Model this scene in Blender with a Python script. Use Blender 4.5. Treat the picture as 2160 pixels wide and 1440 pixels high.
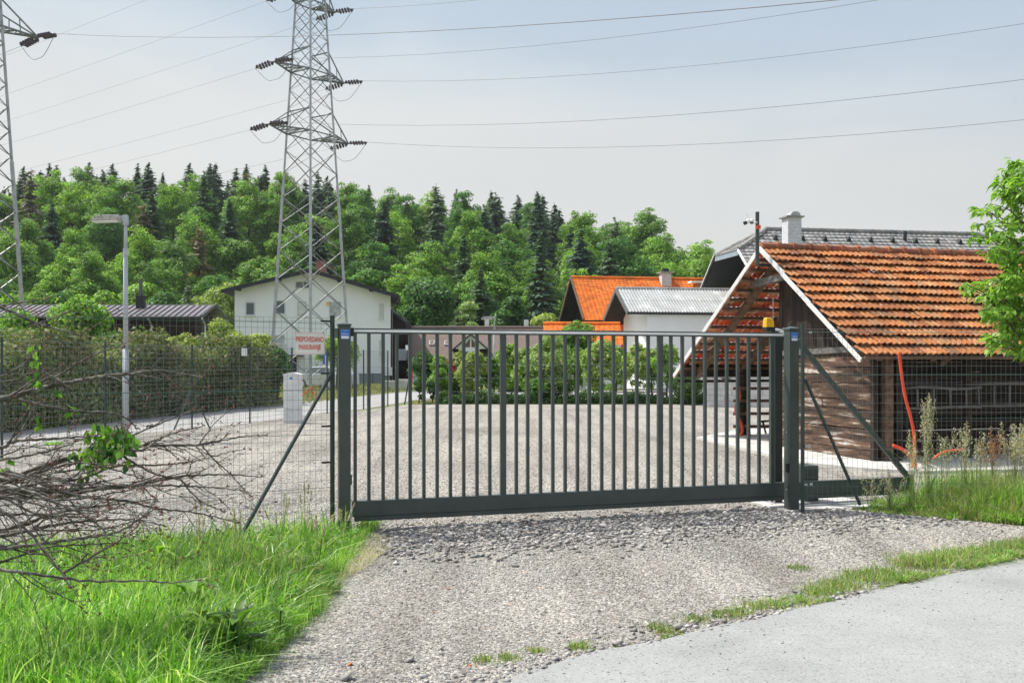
import bpy, math, random
import numpy as np
from mathutils import Vector, Matrix

for o in list(bpy.data.objects):
    bpy.data.objects.remove(o, do_unlink=True)
SC = bpy.context.scene
COL = SC.collection
R = math.radians
random.seed(11)

# ------------------------------------------------------------------ camera, sky, sun, exposure
EYE = 1.7
cam_d = bpy.data.cameras.new("camera")
cam_d.sensor_width = 36.0
cam_d.lens = 35.0
cam_d.shift_y = 43.0 / 2160.0
cam_d.clip_start = 0.05
cam_d.clip_end = 4000
cam = bpy.data.objects.new("camera", cam_d)
cam.location = (0, 0, EYE)
cam.rotation_euler = (R(90), 0, 0)
COL.objects.link(cam)
SC.camera = cam

SUN_EL = R(57)
SUN_AZ = R(-66)          # measured from +Y towards +X: the sun stands to the left and a little behind the gate
sun_dir = Vector((math.sin(SUN_AZ) * math.cos(SUN_EL), math.cos(SUN_AZ) * math.cos(SUN_EL), math.sin(SUN_EL)))

world = bpy.data.worlds.new("World")
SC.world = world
world.use_nodes = True
wn = world.node_tree.nodes
wl = world.node_tree.links
wn.clear()
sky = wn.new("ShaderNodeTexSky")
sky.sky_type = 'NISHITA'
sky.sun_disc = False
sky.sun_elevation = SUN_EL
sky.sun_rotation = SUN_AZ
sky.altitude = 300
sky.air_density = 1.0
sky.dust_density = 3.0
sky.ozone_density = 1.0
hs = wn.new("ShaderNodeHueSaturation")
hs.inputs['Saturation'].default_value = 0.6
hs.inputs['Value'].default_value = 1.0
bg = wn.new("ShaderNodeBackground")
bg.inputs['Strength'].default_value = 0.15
wo = wn.new("ShaderNodeOutputWorld")
wl.new(sky.outputs[0], hs.inputs['Color'])
# hazy lower sky: pale grey near the horizon, light blue above it, the plain Nishita sky overhead
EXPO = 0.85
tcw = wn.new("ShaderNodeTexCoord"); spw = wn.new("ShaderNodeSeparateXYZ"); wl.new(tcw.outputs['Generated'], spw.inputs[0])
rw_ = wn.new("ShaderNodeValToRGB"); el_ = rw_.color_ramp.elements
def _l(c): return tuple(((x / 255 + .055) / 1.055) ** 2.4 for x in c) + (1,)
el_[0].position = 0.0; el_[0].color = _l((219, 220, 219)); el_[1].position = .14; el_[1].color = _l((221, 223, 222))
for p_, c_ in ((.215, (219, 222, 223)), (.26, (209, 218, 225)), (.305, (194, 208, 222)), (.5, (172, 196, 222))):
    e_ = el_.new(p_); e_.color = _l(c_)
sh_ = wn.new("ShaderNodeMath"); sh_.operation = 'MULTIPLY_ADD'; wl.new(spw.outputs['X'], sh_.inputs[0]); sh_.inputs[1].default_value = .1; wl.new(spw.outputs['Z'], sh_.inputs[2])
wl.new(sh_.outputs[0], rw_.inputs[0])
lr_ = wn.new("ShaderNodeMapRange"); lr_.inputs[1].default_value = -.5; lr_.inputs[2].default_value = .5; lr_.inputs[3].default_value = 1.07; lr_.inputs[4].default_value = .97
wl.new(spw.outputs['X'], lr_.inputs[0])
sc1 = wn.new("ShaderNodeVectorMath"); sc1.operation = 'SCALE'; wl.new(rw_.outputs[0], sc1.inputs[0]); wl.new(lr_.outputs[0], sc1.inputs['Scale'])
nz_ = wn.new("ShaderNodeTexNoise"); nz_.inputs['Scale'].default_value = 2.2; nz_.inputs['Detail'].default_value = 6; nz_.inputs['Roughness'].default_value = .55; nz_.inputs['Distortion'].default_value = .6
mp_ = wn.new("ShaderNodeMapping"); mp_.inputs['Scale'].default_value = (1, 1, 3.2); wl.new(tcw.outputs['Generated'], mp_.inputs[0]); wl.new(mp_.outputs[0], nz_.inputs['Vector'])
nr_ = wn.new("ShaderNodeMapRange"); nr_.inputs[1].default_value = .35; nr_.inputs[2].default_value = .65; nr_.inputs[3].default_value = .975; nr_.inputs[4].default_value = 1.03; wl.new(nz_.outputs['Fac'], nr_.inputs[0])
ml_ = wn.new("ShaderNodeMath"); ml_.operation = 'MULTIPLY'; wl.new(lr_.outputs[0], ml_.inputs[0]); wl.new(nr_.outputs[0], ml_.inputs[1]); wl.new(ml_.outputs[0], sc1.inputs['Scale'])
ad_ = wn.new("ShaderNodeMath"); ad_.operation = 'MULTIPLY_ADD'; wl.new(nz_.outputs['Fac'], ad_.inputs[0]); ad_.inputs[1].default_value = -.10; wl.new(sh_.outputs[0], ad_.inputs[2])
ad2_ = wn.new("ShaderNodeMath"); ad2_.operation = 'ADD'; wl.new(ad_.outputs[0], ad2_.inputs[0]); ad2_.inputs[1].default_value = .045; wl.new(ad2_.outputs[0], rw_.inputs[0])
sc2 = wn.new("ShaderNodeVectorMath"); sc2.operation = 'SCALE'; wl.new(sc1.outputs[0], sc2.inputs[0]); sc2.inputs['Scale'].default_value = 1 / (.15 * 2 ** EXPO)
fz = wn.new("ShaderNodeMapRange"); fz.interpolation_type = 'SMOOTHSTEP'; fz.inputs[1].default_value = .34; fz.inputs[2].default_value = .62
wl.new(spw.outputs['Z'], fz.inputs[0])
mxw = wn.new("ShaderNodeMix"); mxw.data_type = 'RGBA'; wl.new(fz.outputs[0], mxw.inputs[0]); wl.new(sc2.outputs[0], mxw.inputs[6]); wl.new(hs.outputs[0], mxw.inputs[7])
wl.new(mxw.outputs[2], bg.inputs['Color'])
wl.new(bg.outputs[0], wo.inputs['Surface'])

sun_l = bpy.data.lights.new("sun", 'SUN')
sun_l.energy = 2.75
sun_l.angle = R(0.5)
sun_l.color = (1.0, 0.96, 0.9)
sun_o = bpy.data.objects.new("sun", sun_l)
sun_o.rotation_euler = sun_dir.to_track_quat('Z', 'Y').to_euler()
sun_o.location = (0, 0, 60)
COL.objects.link(sun_o)

SC.view_settings.view_transform = 'Standard'
SC.view_settings.look = 'None'
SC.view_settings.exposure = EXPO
SC.view_settings.gamma = 1.0

# ------------------------------------------------------------------ helpers
F, CX, HY = 2100.0, 1080.0, 763.0
def P(px, py, D):
    return Vector(((px - CX) * D / F, D, EYE - (py - HY) * D / F))
def G(px, py, z=0.0):
    D = (EYE - z) * F / (py - HY)
    return Vector(((px - CX) * D / F, D, z))
def V(*a): return Vector(a)

def srgb(h):
    if isinstance(h, str):
        h = [int(h[i:i + 2], 16) / 255 for i in (0, 2, 4)]
    return tuple((c / 12.92 if c <= .04045 else ((c + .055) / 1.055) ** 2.4) for c in h)

ORG = {}
def tag(o, label=None, cat=None, group=None, kind=None):
    if label: o['label'] = label
    if cat: o['category'] = cat
    if group: o['group'] = group
    if kind: o['kind'] = kind
    return o
def thing(name, label, cat, loc=(0, 0, 0), group=None):
    o = bpy.data.objects.new(name, None)
    o.empty_display_size = .2
    o.location = loc
    COL.objects.link(o)
    ORG[o.name] = Vector(loc)
    return tag(o, label, cat, group)

def link_mesh(name, me, mat, parent, loc):
    o = bpy.data.objects.new(name, me)
    if mat: me.materials.append(mat)
    if parent is not None:
        o.parent = parent
        ORG[o.name] = ORG[parent.name]
    else:
        o.location = loc
        ORG[o.name] = Vector(loc)
    COL.objects.link(o)
    return o

class MB:
    def __init__(s): s.v = []; s.f = []
    def add(s, vs, fs):
        n = len(s.v)
        s.v += [tuple(p) for p in vs]
        s.f += [tuple(i + n for i in f) for f in fs]
        return s
    def hexa(s, b, t):   # 4 bottom, 4 top points
        return s.add(list(b) + list(t), [(3, 2, 1, 0), (4, 5, 6, 7), (0, 1, 5, 4), (1, 2, 6, 5), (2, 3, 7, 6), (3, 0, 4, 7)])
    def box(s, c, size, a=None):
        """c centre; size along a (horizontal axis), its perpendicular, and z"""
        c = Vector(c); a = Vector(a or (1, 0, 0)).normalized()
        b = Vector((-a.y, a.x, 0)); z = Vector((0, 0, 1))
        x, y, h = size[0] / 2, size[1] / 2, size[2] / 2
        q = [c + a * i * x + b * j * y for i, j in ((-1, -1), (1, -1), (1, 1), (-1, 1))]
        return s.hexa([p - z * h for p in q], [p + z * h for p in q])
    def beam(s, p, q, w, h=None, up=None):
        p = Vector(p); q = Vector(q); h = h or w
        d = (q - p).normalized()
        up = Vector(up) if up else (Vector((0, 0, 1)) if abs(d.z) < .95 else Vector((0, 1, 0)))
        sd = d.cross(up).normalized(); u2 = sd.cross(d).normalized()
        k = [sd * (i * w / 2) + u2 * (j * h / 2) for i, j in ((-1, -1), (1, -1), (1, 1), (-1, 1))]
        return s.hexa([p + e for e in k], [q + e for e in k])
    def tube(s, pts, r, n=6, cap=True):
        pts = [Vector(p) for p in pts]
        m = len(pts)
        if not hasattr(r, '__len__'): r = [r] * m
        base = len(s.v)
        prev = None
        for i, p in enumerate(pts):
            d = (pts[min(i + 1, m - 1)] - pts[max(i - 1, 0)])
            if d.length < 1e-9: d = Vector((0, 0, 1))
            d.normalize()
            if prev is None:
                a = d.cross(Vector((0, 0, 1)))
                if a.length < .05: a = d.cross(Vector((0, 1, 0)))
            else:
                a = prev - d * prev.dot(d)
            a.normalize(); prev = a
            b = d.cross(a)
            for k in range(n):
                t = 2 * math.pi * k / n
                s.v.append(tuple(p + (a * math.cos(t) + b * math.sin(t)) * r[i]))
        for i in range(m - 1):
            for k in range(n):
                k2 = (k + 1) % n
                s.f.append((base + i * n + k, base + i * n + k2, base + (i + 1) * n + k2, base + (i + 1) * n + k))
        if cap:
            s.f.append(tuple(base + k for k in reversed(range(n))))
            s.f.append(tuple(base + (m - 1) * n + k for k in range(n)))
        return s
    def poly(s, pts): return s.add(pts, [tuple(range(len(pts)))])
    def prism(s, pts, off):
        off = Vector(off); n = len(pts)
        pts = [Vector(p) for p in pts]
        s.add(pts + [p + off for p in pts],
              [tuple(reversed(range(n))), tuple(range(n, 2 * n))] + [(i, (i + 1) % n, n + (i + 1) % n, n + i) for i in range(n)])
        return s
    def blob(s, c, r, sq=(1, 1, 1), n=8, m=5):
        c = Vector(c)
        base = len(s.v)
        s.v.append(tuple(c + Vector((0, 0, r * sq[2]))))
        for i in range(1, m):
            t = math.pi * i / m
            for k in range(n):
                a = 2 * math.pi * k / n
                s.v.append((c.x + r * sq[0] * math.sin(t) * math.cos(a), c.y + r * sq[1] * math.sin(t) * math.sin(a), c.z + r * sq[2] * math.cos(t)))
        s.v.append(tuple(c - Vector((0, 0, r * sq[2]))))
        for k in range(n):
            s.f.append((base, base + 1 + k, base + 1 + (k + 1) % n))
        for i in range(m - 2):
            for k in range(n):
                k2 = (k + 1) % n
                A = base + 1 + i * n
                s.f.append((A + k, A + n + k, A + n + k2, A + k2))
        A = base + 1 + (m - 2) * n; L = len(s.v) - 1
        for k in range(n):
            s.f.append((L, A + (k + 1) % n, A + k))
        return s
    def build(s, name, mat, parent=None, loc=(0, 0, 0), smooth=False, bevel=0):
        org = ORG[parent.name] if parent is not None else Vector(loc)
        me = bpy.data.meshes.new(name)
        me.from_pydata([(v[0] - org.x, v[1] - org.y, v[2] - org.z) for v in s.v], [], s.f)
        if smooth:
            me.polygons.foreach_set('use_smooth', [True] * len(me.polygons))
        me.update()
        o = link_mesh(name, me, mat, parent, loc)
        if bevel:
            b = o.modifiers.new('bevel', 'BEVEL'); b.width = bevel; b.segments = 2; b.limit_method = 'ANGLE'
        return o

def npmesh(name, verts, k, mat, parent=None, loc=(0, 0, 0), faces=None):
    """verts (N,3); consecutive k verts form a face, or faces (M,k) array"""
    org = ORG[parent.name] if parent is not None else Vector(loc)
    verts = np.asarray(verts, dtype=np.float32) - np.array(org, dtype=np.float32)
    if faces is None: faces = np.arange(len(verts), dtype=np.int32).reshape(-1, k)
    me = bpy.data.meshes.new(name)
    me.vertices.add(len(verts)); me.vertices.foreach_set('co', verts.ravel())
    me.loops.add(faces.size); me.loops.foreach_set('vertex_index', faces.astype(np.int32).ravel())
    me.polygons.add(len(faces))
    me.polygons.foreach_set('loop_start', np.arange(0, faces.size, k, dtype=np.int32))
    me.polygons.foreach_set('loop_total', np.full(len(faces), k, dtype=np.int32))
    me.update(calc_edges=True)
    return link_mesh(name, me, mat, parent, loc)

# ------------------------------------------------------------------ materials
def new_mat(name):
    m = bpy.data.materials.new(name); m.use_nodes = True
    nt = m.node_tree; nt.nodes.clear()
    out = nt.nodes.new('ShaderNodeOutputMaterial')
    return m, nt, out
def N(nt, t, **kw):
    n = nt.nodes.new(t)
    for k, v in kw.items():
        if k in n.inputs: n.inputs[k].default_value = v
        else: setattr(n, k, v)
    return n
def c4(c): return tuple(c) + (1,) if len(c) == 3 else c
def ramp(nt, fac, stops, interp='LINEAR'):
    r = nt.nodes.new('ShaderNodeValToRGB')
    r.color_ramp.interpolation = interp
    el = r.color_ramp.elements
    while len(el) > 1: el.remove(el[-1])
    el[0].position = stops[0][0]; el[0].color = c4(stops[0][1])
    for p, c in stops[1:]:
        e = el.new(p); e.color = c4(c)
    if fac is not None: nt.links.new(fac, r.inputs[0])
    return r
def coords(nt, scale=(1, 1, 1), rot=(0, 0, 0), geo=False):
    m = nt.nodes.new('ShaderNodeMapping')
    m.inputs['Scale'].default_value = scale; m.inputs['Rotation'].default_value = rot
    if geo:
        t = nt.nodes.new('ShaderNodeNewGeometry'); nt.links.new(t.outputs['Position'], m.inputs[0])
    else:
        t = nt.nodes.new('ShaderNodeTexCoord'); nt.links.new(t.outputs['Object'], m.inputs[0])
    return m.outputs[0]
def mixc(nt, fac, a, b, blend='MIX'):
    m = nt.nodes.new('ShaderNodeMix'); m.data_type = 'RGBA'; m.blend_type = blend
    for i, x in ((0, fac), (6, a), (7, b)):
        if isinstance(x, (int, float)): m.inputs[i].default_value = x
        elif isinstance(x, tuple): m.inputs[i].default_value = c4(x)
        else: nt.links.new(x, m.inputs[i])
    return m.outputs[2]

def mat(name, stops, scale=4, detail=5, rough=.8, metal=0, bump=0, bscale=None, stretch=(1, 1, 1), spec=.4, island=0, rot=(0, 0, 0), dist=0):
    """noise driven colour: stops are (pos, colour)"""
    m, nt, out = new_mat(name)
    bs = N(nt, 'ShaderNodeBsdfPrincipled', Roughness=rough, Metallic=metal)
    bs.inputs['Specular IOR Level'].default_value = spec
    if isinstance(stops, tuple): stops = [(0, stops)]
    if len(stops) == 1:
        c = stops[0][1]; stops = [(.35, tuple(x * .88 for x in c)), (.65, tuple(min(1, x * 1.1) for x in c))]
    co = coords(nt, stretch, rot)
    n = N(nt, 'ShaderNodeTexNoise', Scale=scale, Detail=detail, Roughness=.6, Distortion=dist)
    nt.links.new(co, n.inputs['Vector'])
    col = ramp(nt, n.outputs['Fac'], stops).outputs[0]
    if island:
        g = nt.nodes.new('ShaderNodeNewGeometry')
        r2 = ramp(nt, g.outputs['Random Per Island'], [(0, (1 - island,) * 3), (1, (1 + island * .6,) * 3)])
        col = mixc(nt, 1.0, col, r2.outputs[0], 'MULTIPLY')
    nt.links.new(col, bs.inputs['Base Color'])
    if bump:
        n2 = N(nt, 'ShaderNodeTexNoise', Scale=bscale or scale * 4, Detail=6, Roughness=.65)
        nt.links.new(co, n2.inputs['Vector'])
        b = N(nt, 'ShaderNodeBump', Strength=bump, Distance=.02)
        nt.links.new(n2.outputs['Fac'], b.inputs['Height']); nt.links.new(b.outputs[0], bs.inputs['Normal'])
    nt.links.new(bs.outputs[0], out.inputs[0])
    return m

def foliage(name, stops, trans=.4, vary=.25, rough=.55, tint=None, spec=.3, objvar=.3):
    m, nt, out = new_mat(name)
    g = nt.nodes.new('ShaderNodeNewGeometry')
    oi = nt.nodes.new('ShaderNodeObjectInfo')
    col = ramp(nt, g.outputs['Random Per Island'], stops).outputs[0]
    r2 = ramp(nt, oi.outputs['Random'], [(0, (1 - objvar, 1 - objvar * .9, 1 - objvar * .3)), (.5, (1, 1, 1)), (1, (1 + objvar * .9, 1 + objvar * .6, 1 - objvar * .2))])
    col = mixc(nt, 1.0, col, r2.outputs[0], 'MULTIPLY')
    n = N(nt, 'ShaderNodeTexNoise', Scale=.6, Detail=3)
    nt.links.new(coords(nt), n.inputs['Vector'])
    r3 = ramp(nt, n.outputs['Fac'], [(.35, (1 - vary,) * 3), (.65, (1 + vary,) * 3)])
    col = mixc(nt, 1.0, col, r3.outputs[0], 'MULTIPLY')
    bs = N(nt, 'ShaderNodeBsdfPrincipled', Roughness=rough)
    bs.inputs['Specular IOR Level'].default_value = spec
    tr = nt.nodes.new('ShaderNodeBsdfTranslucent')
    ct = mixc(nt, 1.0, col, tint or (1.15, 1.25, .55), 'MULTIPLY')
    nt.links.new(col, bs.inputs['Base Color']); nt.links.new(ct, tr.inputs['Color'])
    mx = N(nt, 'ShaderNodeMixShader'); mx.inputs[0].default_value = trans
    nt.links.new(bs.outputs[0], mx.inputs[1]); nt.links.new(tr.outputs[0], mx.inputs[2])
    nt.links.new(mx.outputs[0], out.inputs[0])
    return m

def tracks(nt, col):
    t = N(nt, 'ShaderNodeTexNoise', Scale=1.0, Detail=4, Roughness=.55)
    nt.links.new(coords(nt, (2.2, .16, 1), (0, 0, R(-20)), geo=True), t.inputs['Vector'])
    a = ramp(nt, t.outputs['Fac'], [(.36, (.8, .785, .76)), (.5, (.97, .965, .95)), (.62, (1.1, 1.09, 1.05))])
    return mixc(nt, 1.0, col, a.outputs[0], 'MULTIPLY')
def gravel_mat(name, scale, tint=(1, 1, 1), bump=1.0):
    m, nt, out = new_mat(name)
    co = coords(nt, geo=True)
    vo = N(nt, 'ShaderNodeTexVoronoi', Scale=scale); vo.feature = 'F1'
    vo.inputs['Randomness'].default_value = 1
    nt.links.new(co, vo.inputs['Vector'])
    sep = nt.nodes.new('ShaderNodeSeparateColor'); nt.links.new(vo.outputs['Color'], sep.inputs[0])
    col = ramp(nt, sep.outputs[0], [(0, (.27, .258, .238)), (.3, (.35, .337, .313)), (.6, (.42, .405, .377)), (.85, (.49, .473, .443)), (.97, (.55, .532, .5)), (1, (.4, .28, .2))]).outputs[0]
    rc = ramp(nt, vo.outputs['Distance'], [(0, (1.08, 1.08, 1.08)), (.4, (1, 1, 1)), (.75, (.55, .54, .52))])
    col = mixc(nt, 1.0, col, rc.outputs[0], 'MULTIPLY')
    n = N(nt, 'ShaderNodeTexNoise', Scale=.35, Detail=5, Roughness=.6)
    nt.links.new(co, n.inputs['Vector'])
    rn = ramp(nt, n.outputs['Fac'], [(.3, (.72, .705, .68)), (.5, (.95, .94, .91)), (.7, (1.08, 1.06, 1.0))])
    col = mixc(nt, 1.0, col, rn.outputs[0], 'MULTIPLY')
    col = mixc(nt, 1.0, col, tint, 'MULTIPLY')
    col = tracks(nt, col)
    bs = N(nt, 'ShaderNodeBsdfPrincipled', Roughness=.92)
    bs.inputs['Specular IOR Level'].default_value = .2
    nt.links.new(col, bs.inputs['Base Color'])
    inv = N(nt, 'ShaderNodeMath', operation='SUBTRACT'); inv.inputs[0].default_value = 1
    nt.links.new(vo.outputs['Distance'], inv.inputs[1])
    b = N(nt, 'ShaderNodeBump', Strength=bump, Distance=.012)
    nt.links.new(inv.outputs[0], b.inputs['Height']); nt.links.new(b.outputs[0], bs.inputs['Normal'])
    nt.links.new(bs.outputs[0], out.inputs[0])
    return m

def stone_mat(name):
    m, nt, out = new_mat(name)
    g = nt.nodes.new('ShaderNodeNewGeometry')
    col = ramp(nt, g.outputs['Random Per Island'], [(0, (.13, .126, .118)), (.15, (.22, .211, .197)), (.45, (.3, .289, .271)), (.8, (.4, .386, .361)), (.985, (.58, .56, .53)), (1, (.36, .25, .18))]).outputs[0]
    n = N(nt, 'ShaderNodeTexNoise', Scale=90, Detail=3)
    nt.links.new(coords(nt), n.inputs['Vector'])
    r3 = ramp(nt, n.outputs['Fac'], [(.3, (.82,) * 3), (.7, (1.12,) * 3)])
    col = mixc(nt, 1.0, col, r3.outputs[0], 'MULTIPLY')
    col = tracks(nt, col)
    bs = N(nt, 'ShaderNodeBsdfPrincipled', Roughness=.9); bs.inputs['Specular IOR Level'].default_value = .2
    nt.links.new(col, bs.inputs['Base Color']); nt.links.new(bs.outputs[0], out.inputs[0])
    return m

def asphalt_mat(name, base, grain=.25, scale=220):
    m, nt, out = new_mat(name)
    co = coords(nt, geo=True)
    n = N(nt, 'ShaderNodeTexNoise', Scale=scale, Detail=2); nt.links.new(co, n.inputs['Vector'])
    n2 = N(nt, 'ShaderNodeTexNoise', Scale=1.1, Detail=9, Roughness=.68); nt.links.new(co, n2.inputs['Vector'])
    vo = N(nt, 'ShaderNodeTexVoronoi', Scale=scale * .45); nt.links.new(co, vo.inputs['Vector'])
    sp = nt.nodes.new('ShaderNodeSeparateColor'); nt.links.new(vo.outputs['Color'], sp.inputs[0])
    a = ramp(nt, n.outputs['Fac'], [(.3, tuple(c * (1 - grain) for c in base)), (.7, tuple(c * (1 + grain) for c in base))]).outputs[0]
    b = ramp(nt, n2.outputs['Fac'], [(.3, (.82, .815, .8)), (.5, (.98, .98, .975)), (.7, (1.07, 1.07, 1.06))]).outputs[0]
    c = ramp(nt, sp.outputs[0], [(0, (.6, .6, .6)), (.06, (.65,) * 3), (.1, (1, 1, 1)), (.93, (1, 1, 1)), (1, (1.25,) * 3)]).outputs[0]
    col = mixc(nt, 1.0, mixc(nt, 1.0, a, b, 'MULTIPLY'), c, 'MULTIPLY')
    bs = N(nt, 'ShaderNodeBsdfPrincipled', Roughness=.85); bs.inputs['Specular IOR Level'].default_value = .3
    bu = N(nt, 'ShaderNodeBump', Strength=.35, Distance=.003)
    nt.links.new(n.outputs['Fac'], bu.inputs['Height']); nt.links.new(bu.outputs[0], bs.inputs['Normal'])
    nt.links.new(col, bs.inputs['Base Color']); nt.links.new(bs.outputs[0], out.inputs[0])
    return m

def tile_mat(name, stops, lichen=.5, scale=8, dark=.9):
    m, nt, out = new_mat(name)
    g = nt.nodes.new('ShaderNodeNewGeometry')
    col = ramp(nt, g.outputs['Random Per Island'], stops).outputs[0]
    co = coords(nt)
    n = N(nt, 'ShaderNodeTexNoise', Scale=scale, Detail=7, Roughness=.7); nt.links.new(co, n.inputs['Vector'])
    n1 = N(nt, 'ShaderNodeTexNoise', Scale=1.1, Detail=4, Roughness=.6); nt.links.new(co, n1.inputs['Vector'])
    r1 = ramp(nt, n1.outputs['Fac'], [(.35, (.68, .72, .74)), (.65, (1.1, 1.06, 1.02))])
    col = mixc(nt, 1.0, col, r1.outputs[0], 'MULTIPLY')
    f = ramp(nt, n.outputs['Fac'], [(.35, (dark,) * 3), (.47, (0, 0, 0))])
    col = mixc(nt, f.outputs[0], col, (.09, .055, .035))
    f2 = ramp(nt, n.outputs['Fac'], [(.585 , (0, 0, 0)), (.66, (lichen,) * 3)])
    col = mixc(nt, f2.outputs[0], col, (.5, .45, .36))
    bs = N(nt, 'ShaderNodeBsdfPrincipled', Roughness=.85); bs.inputs['Specular IOR Level'].default_value = .25
    b = N(nt, 'ShaderNodeBump', Strength=.4, Distance=.01)
    nt.links.new(n.outputs['Fac'], b.inputs['Height']); nt.links.new(b.outputs[0], bs.inputs['Normal'])
    nt.links.new(col, bs.inputs['Base Color']); nt.links.new(bs.outputs[0], out.inputs[0])
    return m

def brick_mat(name, c1, c2, mortar, scale=1.0, bw=.24, bh=.08, msize=.012, axis='X'):
    m, nt, out = new_mat(name)
    # object X (or Y) across, Z up
    tc = nt.nodes.new('ShaderNodeTexCoord'); sp = nt.nodes.new('ShaderNodeSeparateXYZ'); cb = nt.nodes.new('ShaderNodeCombineXYZ')
    nt.links.new(tc.outputs['Object'], sp.inputs[0])
    ad = N(nt, 'ShaderNodeMath', operation='ADD')
    nt.links.new(sp.outputs['X'], ad.inputs[0]); nt.links.new(sp.outputs['Y'], ad.inputs[1])
    nt.links.new(ad.outputs[0], cb.inputs[0]); nt.links.new(sp.outputs['Z'], cb.inputs[1])
    br = nt.nodes.new('ShaderNodeTexBrick')
    br.inputs['Scale'].default_value = scale
    br.inputs['Brick Width'].default_value = bw; br.inputs['Row Height'].default_value = bh
    br.inputs['Mortar Size'].default_value = msize
    br.inputs['Color1'].default_value = c4(c1); br.inputs['Color2'].default_value = c4(c2); br.inputs['Mortar'].default_value = c4(mortar)
    nt.links.new(cb.outputs[0], br.inputs['Vector'])
    n = N(nt, 'ShaderNodeTexNoise', Scale=5, Detail=5); nt.links.new(tc.outputs['Object'], n.inputs['Vector'])
    r = ramp(nt, n.outputs['Fac'], [(.3, (.85,) * 3), (.7, (1.1,) * 3)])
    col = mixc(nt, 1.0, br.outputs['Color'], r.outputs[0], 'MULTIPLY')
    bs = N(nt, 'ShaderNodeBsdfPrincipled', Roughness=.85)
    b = N(nt, 'ShaderNodeBump', Strength=.5, Distance=.01); b.invert = True
    nt.links.new(br.outputs['Fac'], b.inputs['Height']); nt.links.new(b.outputs[0], bs.inputs['Normal'])
    nt.links.new(col, bs.inputs['Base Color']); nt.links.new(bs.outputs[0], out.inputs[0])
    return m

MT = {}
MT['ground'] = mat('ground_soil', [(.3, (.10, .12, .045)), (.5, (.14, .17, .05)), (.7, (.24, .22, .13))], scale=1.2, detail=8, rough=.95, bump=.6, bscale=12)
MT['hill'] = mat('hill_soil', [(.3, (.04, .06, .022)), (.7, (.09, .12, .04))], scale=.4, rough=1, spec=.1)
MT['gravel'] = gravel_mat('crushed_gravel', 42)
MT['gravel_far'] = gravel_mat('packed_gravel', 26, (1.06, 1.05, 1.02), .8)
MT['stone'] = stone_mat('gravel_stone')
MT['asphalt'] = asphalt_mat('pale_asphalt', (.305, .312, .298), .2)
MT['road'] = asphalt_mat('road_asphalt', (.36, .355, .34), .1, 60)
MT['soil'] = mat('bank_soil', [(.3, (.035, .05, .015)), (.7, (.08, .09, .03))], scale=6, rough=1, bump=.8, bscale=40, spec=.1)
MT['sand'] = mat('dry_straw', [(.3, (.42, .37, .26)), (.7, (.58, .52, .38))], scale=30, rough=1, bump=.8, bscale=120, spec=.1)
MT['concrete'] = mat('concrete', [(.3, (.42, .41, .38)), (.7, (.6, .59, .56))], scale=3, rough=.9, bump=.3, bscale=30)
MT['gate'] = mat('anthracite_paint', [(.25, (.044, .058, .054)), (.6, (.06, .076, .07)), (.8, (.085, .095, .088))], scale=5, detail=8, rough=.38, spec=.5)
MT['gate_dark'] = mat('dark_gate_metal', [(.4, (.02, .026, .027)), (.6, (.027, .034, .034))], scale=3, rough=.45)
MT['black'] = mat('black_plastic', (.012, .016, .018), rough=.5)
MT['galv'] = mat('galvanised_steel', [(.35, (.36, .37, .38)), (.65, (.5, .51, .52))], scale=2.5, detail=6, rough=.5, metal=.35, spec=.5)
MT['lattice'] = mat('pylon_steel', [(.35, (.15, .16, .15)), (.65, (.28, .29, .28))], scale=1.5, detail=6, rough=.45, metal=.55)
MT['wire'] = mat('fence_wire', (.16, .18, .17), rough=.45, metal=.3)
MT['wire_green'] = mat('green_tension_wire', (.03, .11, .08), rough=.4)
MT['cable'] = mat('cable', (.17, .17, .18), rough=.6)
MT['insul'] = mat('insulator', [(.4, (.05, .035, .045)), (.6, (.1, .07, .08))], scale=8, rough=.3, spec=.6)
MT['fpost'] = mat('green_post_paint', [(.4, (.03, .05, .045)), (.6, (.045, .065, .06))], scale=5, rough=.4)
MT['white'] = mat('white_paint', (.8, .8, .78), rough=.5)
MT['white_wall'] = mat('white_render', [(.3, (.84, .865, .885)), (.7, (.89, .91, .925))], scale=.7, detail=6, rough=.9, bump=.15, bscale=40)
MT['grey_wall'] = mat('grey_render', [(.3, (.8, .8, .8)), (.7, (.86, .86, .855))], scale=.6, detail=6, rough=.9)
MT['cabinet'] = mat('cabinet_plastic', (.72, .73, .71), rough=.6)
MT['sign'] = mat('sign_face', (.82, .80, .76), rough=.4)
MT['red'] = mat('red_lettering', (.72, .07, .03), rough=.5)
MT['blue'] = mat('blue_print', (.02, .13, .62), rough=.4)
MT['blue_lt'] = mat('light_blue_print', (.15, .4, .85), rough=.4)
MT['amber'] = mat('amber_lens', (.86, .44, .01), rough=.25, spec=.6)
MT['orange'] = mat('orange_plastic', (.78, .075, .02), rough=.4)
MT['glass'] = mat('window_glass', (.06, .09, .1), rough=.12, spec=.8)
MT['curtain'] = mat('curtain_glass', [(.35, (.3, .33, .34)), (.65, (.6, .62, .62))], scale=4, rough=.3)
MT['shutter'] = mat('pale_shutter', (.66, .67, .66), rough=.6)
MT['frame'] = mat('window_frame', (.55, .56, .56), rough=.5)
MT['foundation'] = mat('grey_plinth', (.2, .24, .25), rough=.8)
MT['dark_roof'] = mat('dark_fascia', (.028, .03, .032), rough=.6)
MT['metal_roof'] = mat('brown_metal_roof', [(.3, (.13, .115, .12)), (.7, (.19, .17, .175))], scale=1.5, rough=.4, metal=.2)
MT['dark_wood'] = mat('dark_timber', [(.3, (.012, .009, .007)), (.5, (.03, .022, .016)), (.7, (.06, .042, .03))], scale=3, rough=.85, stretch=(1, 1, 5), bump=.4, island=.4)
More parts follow.
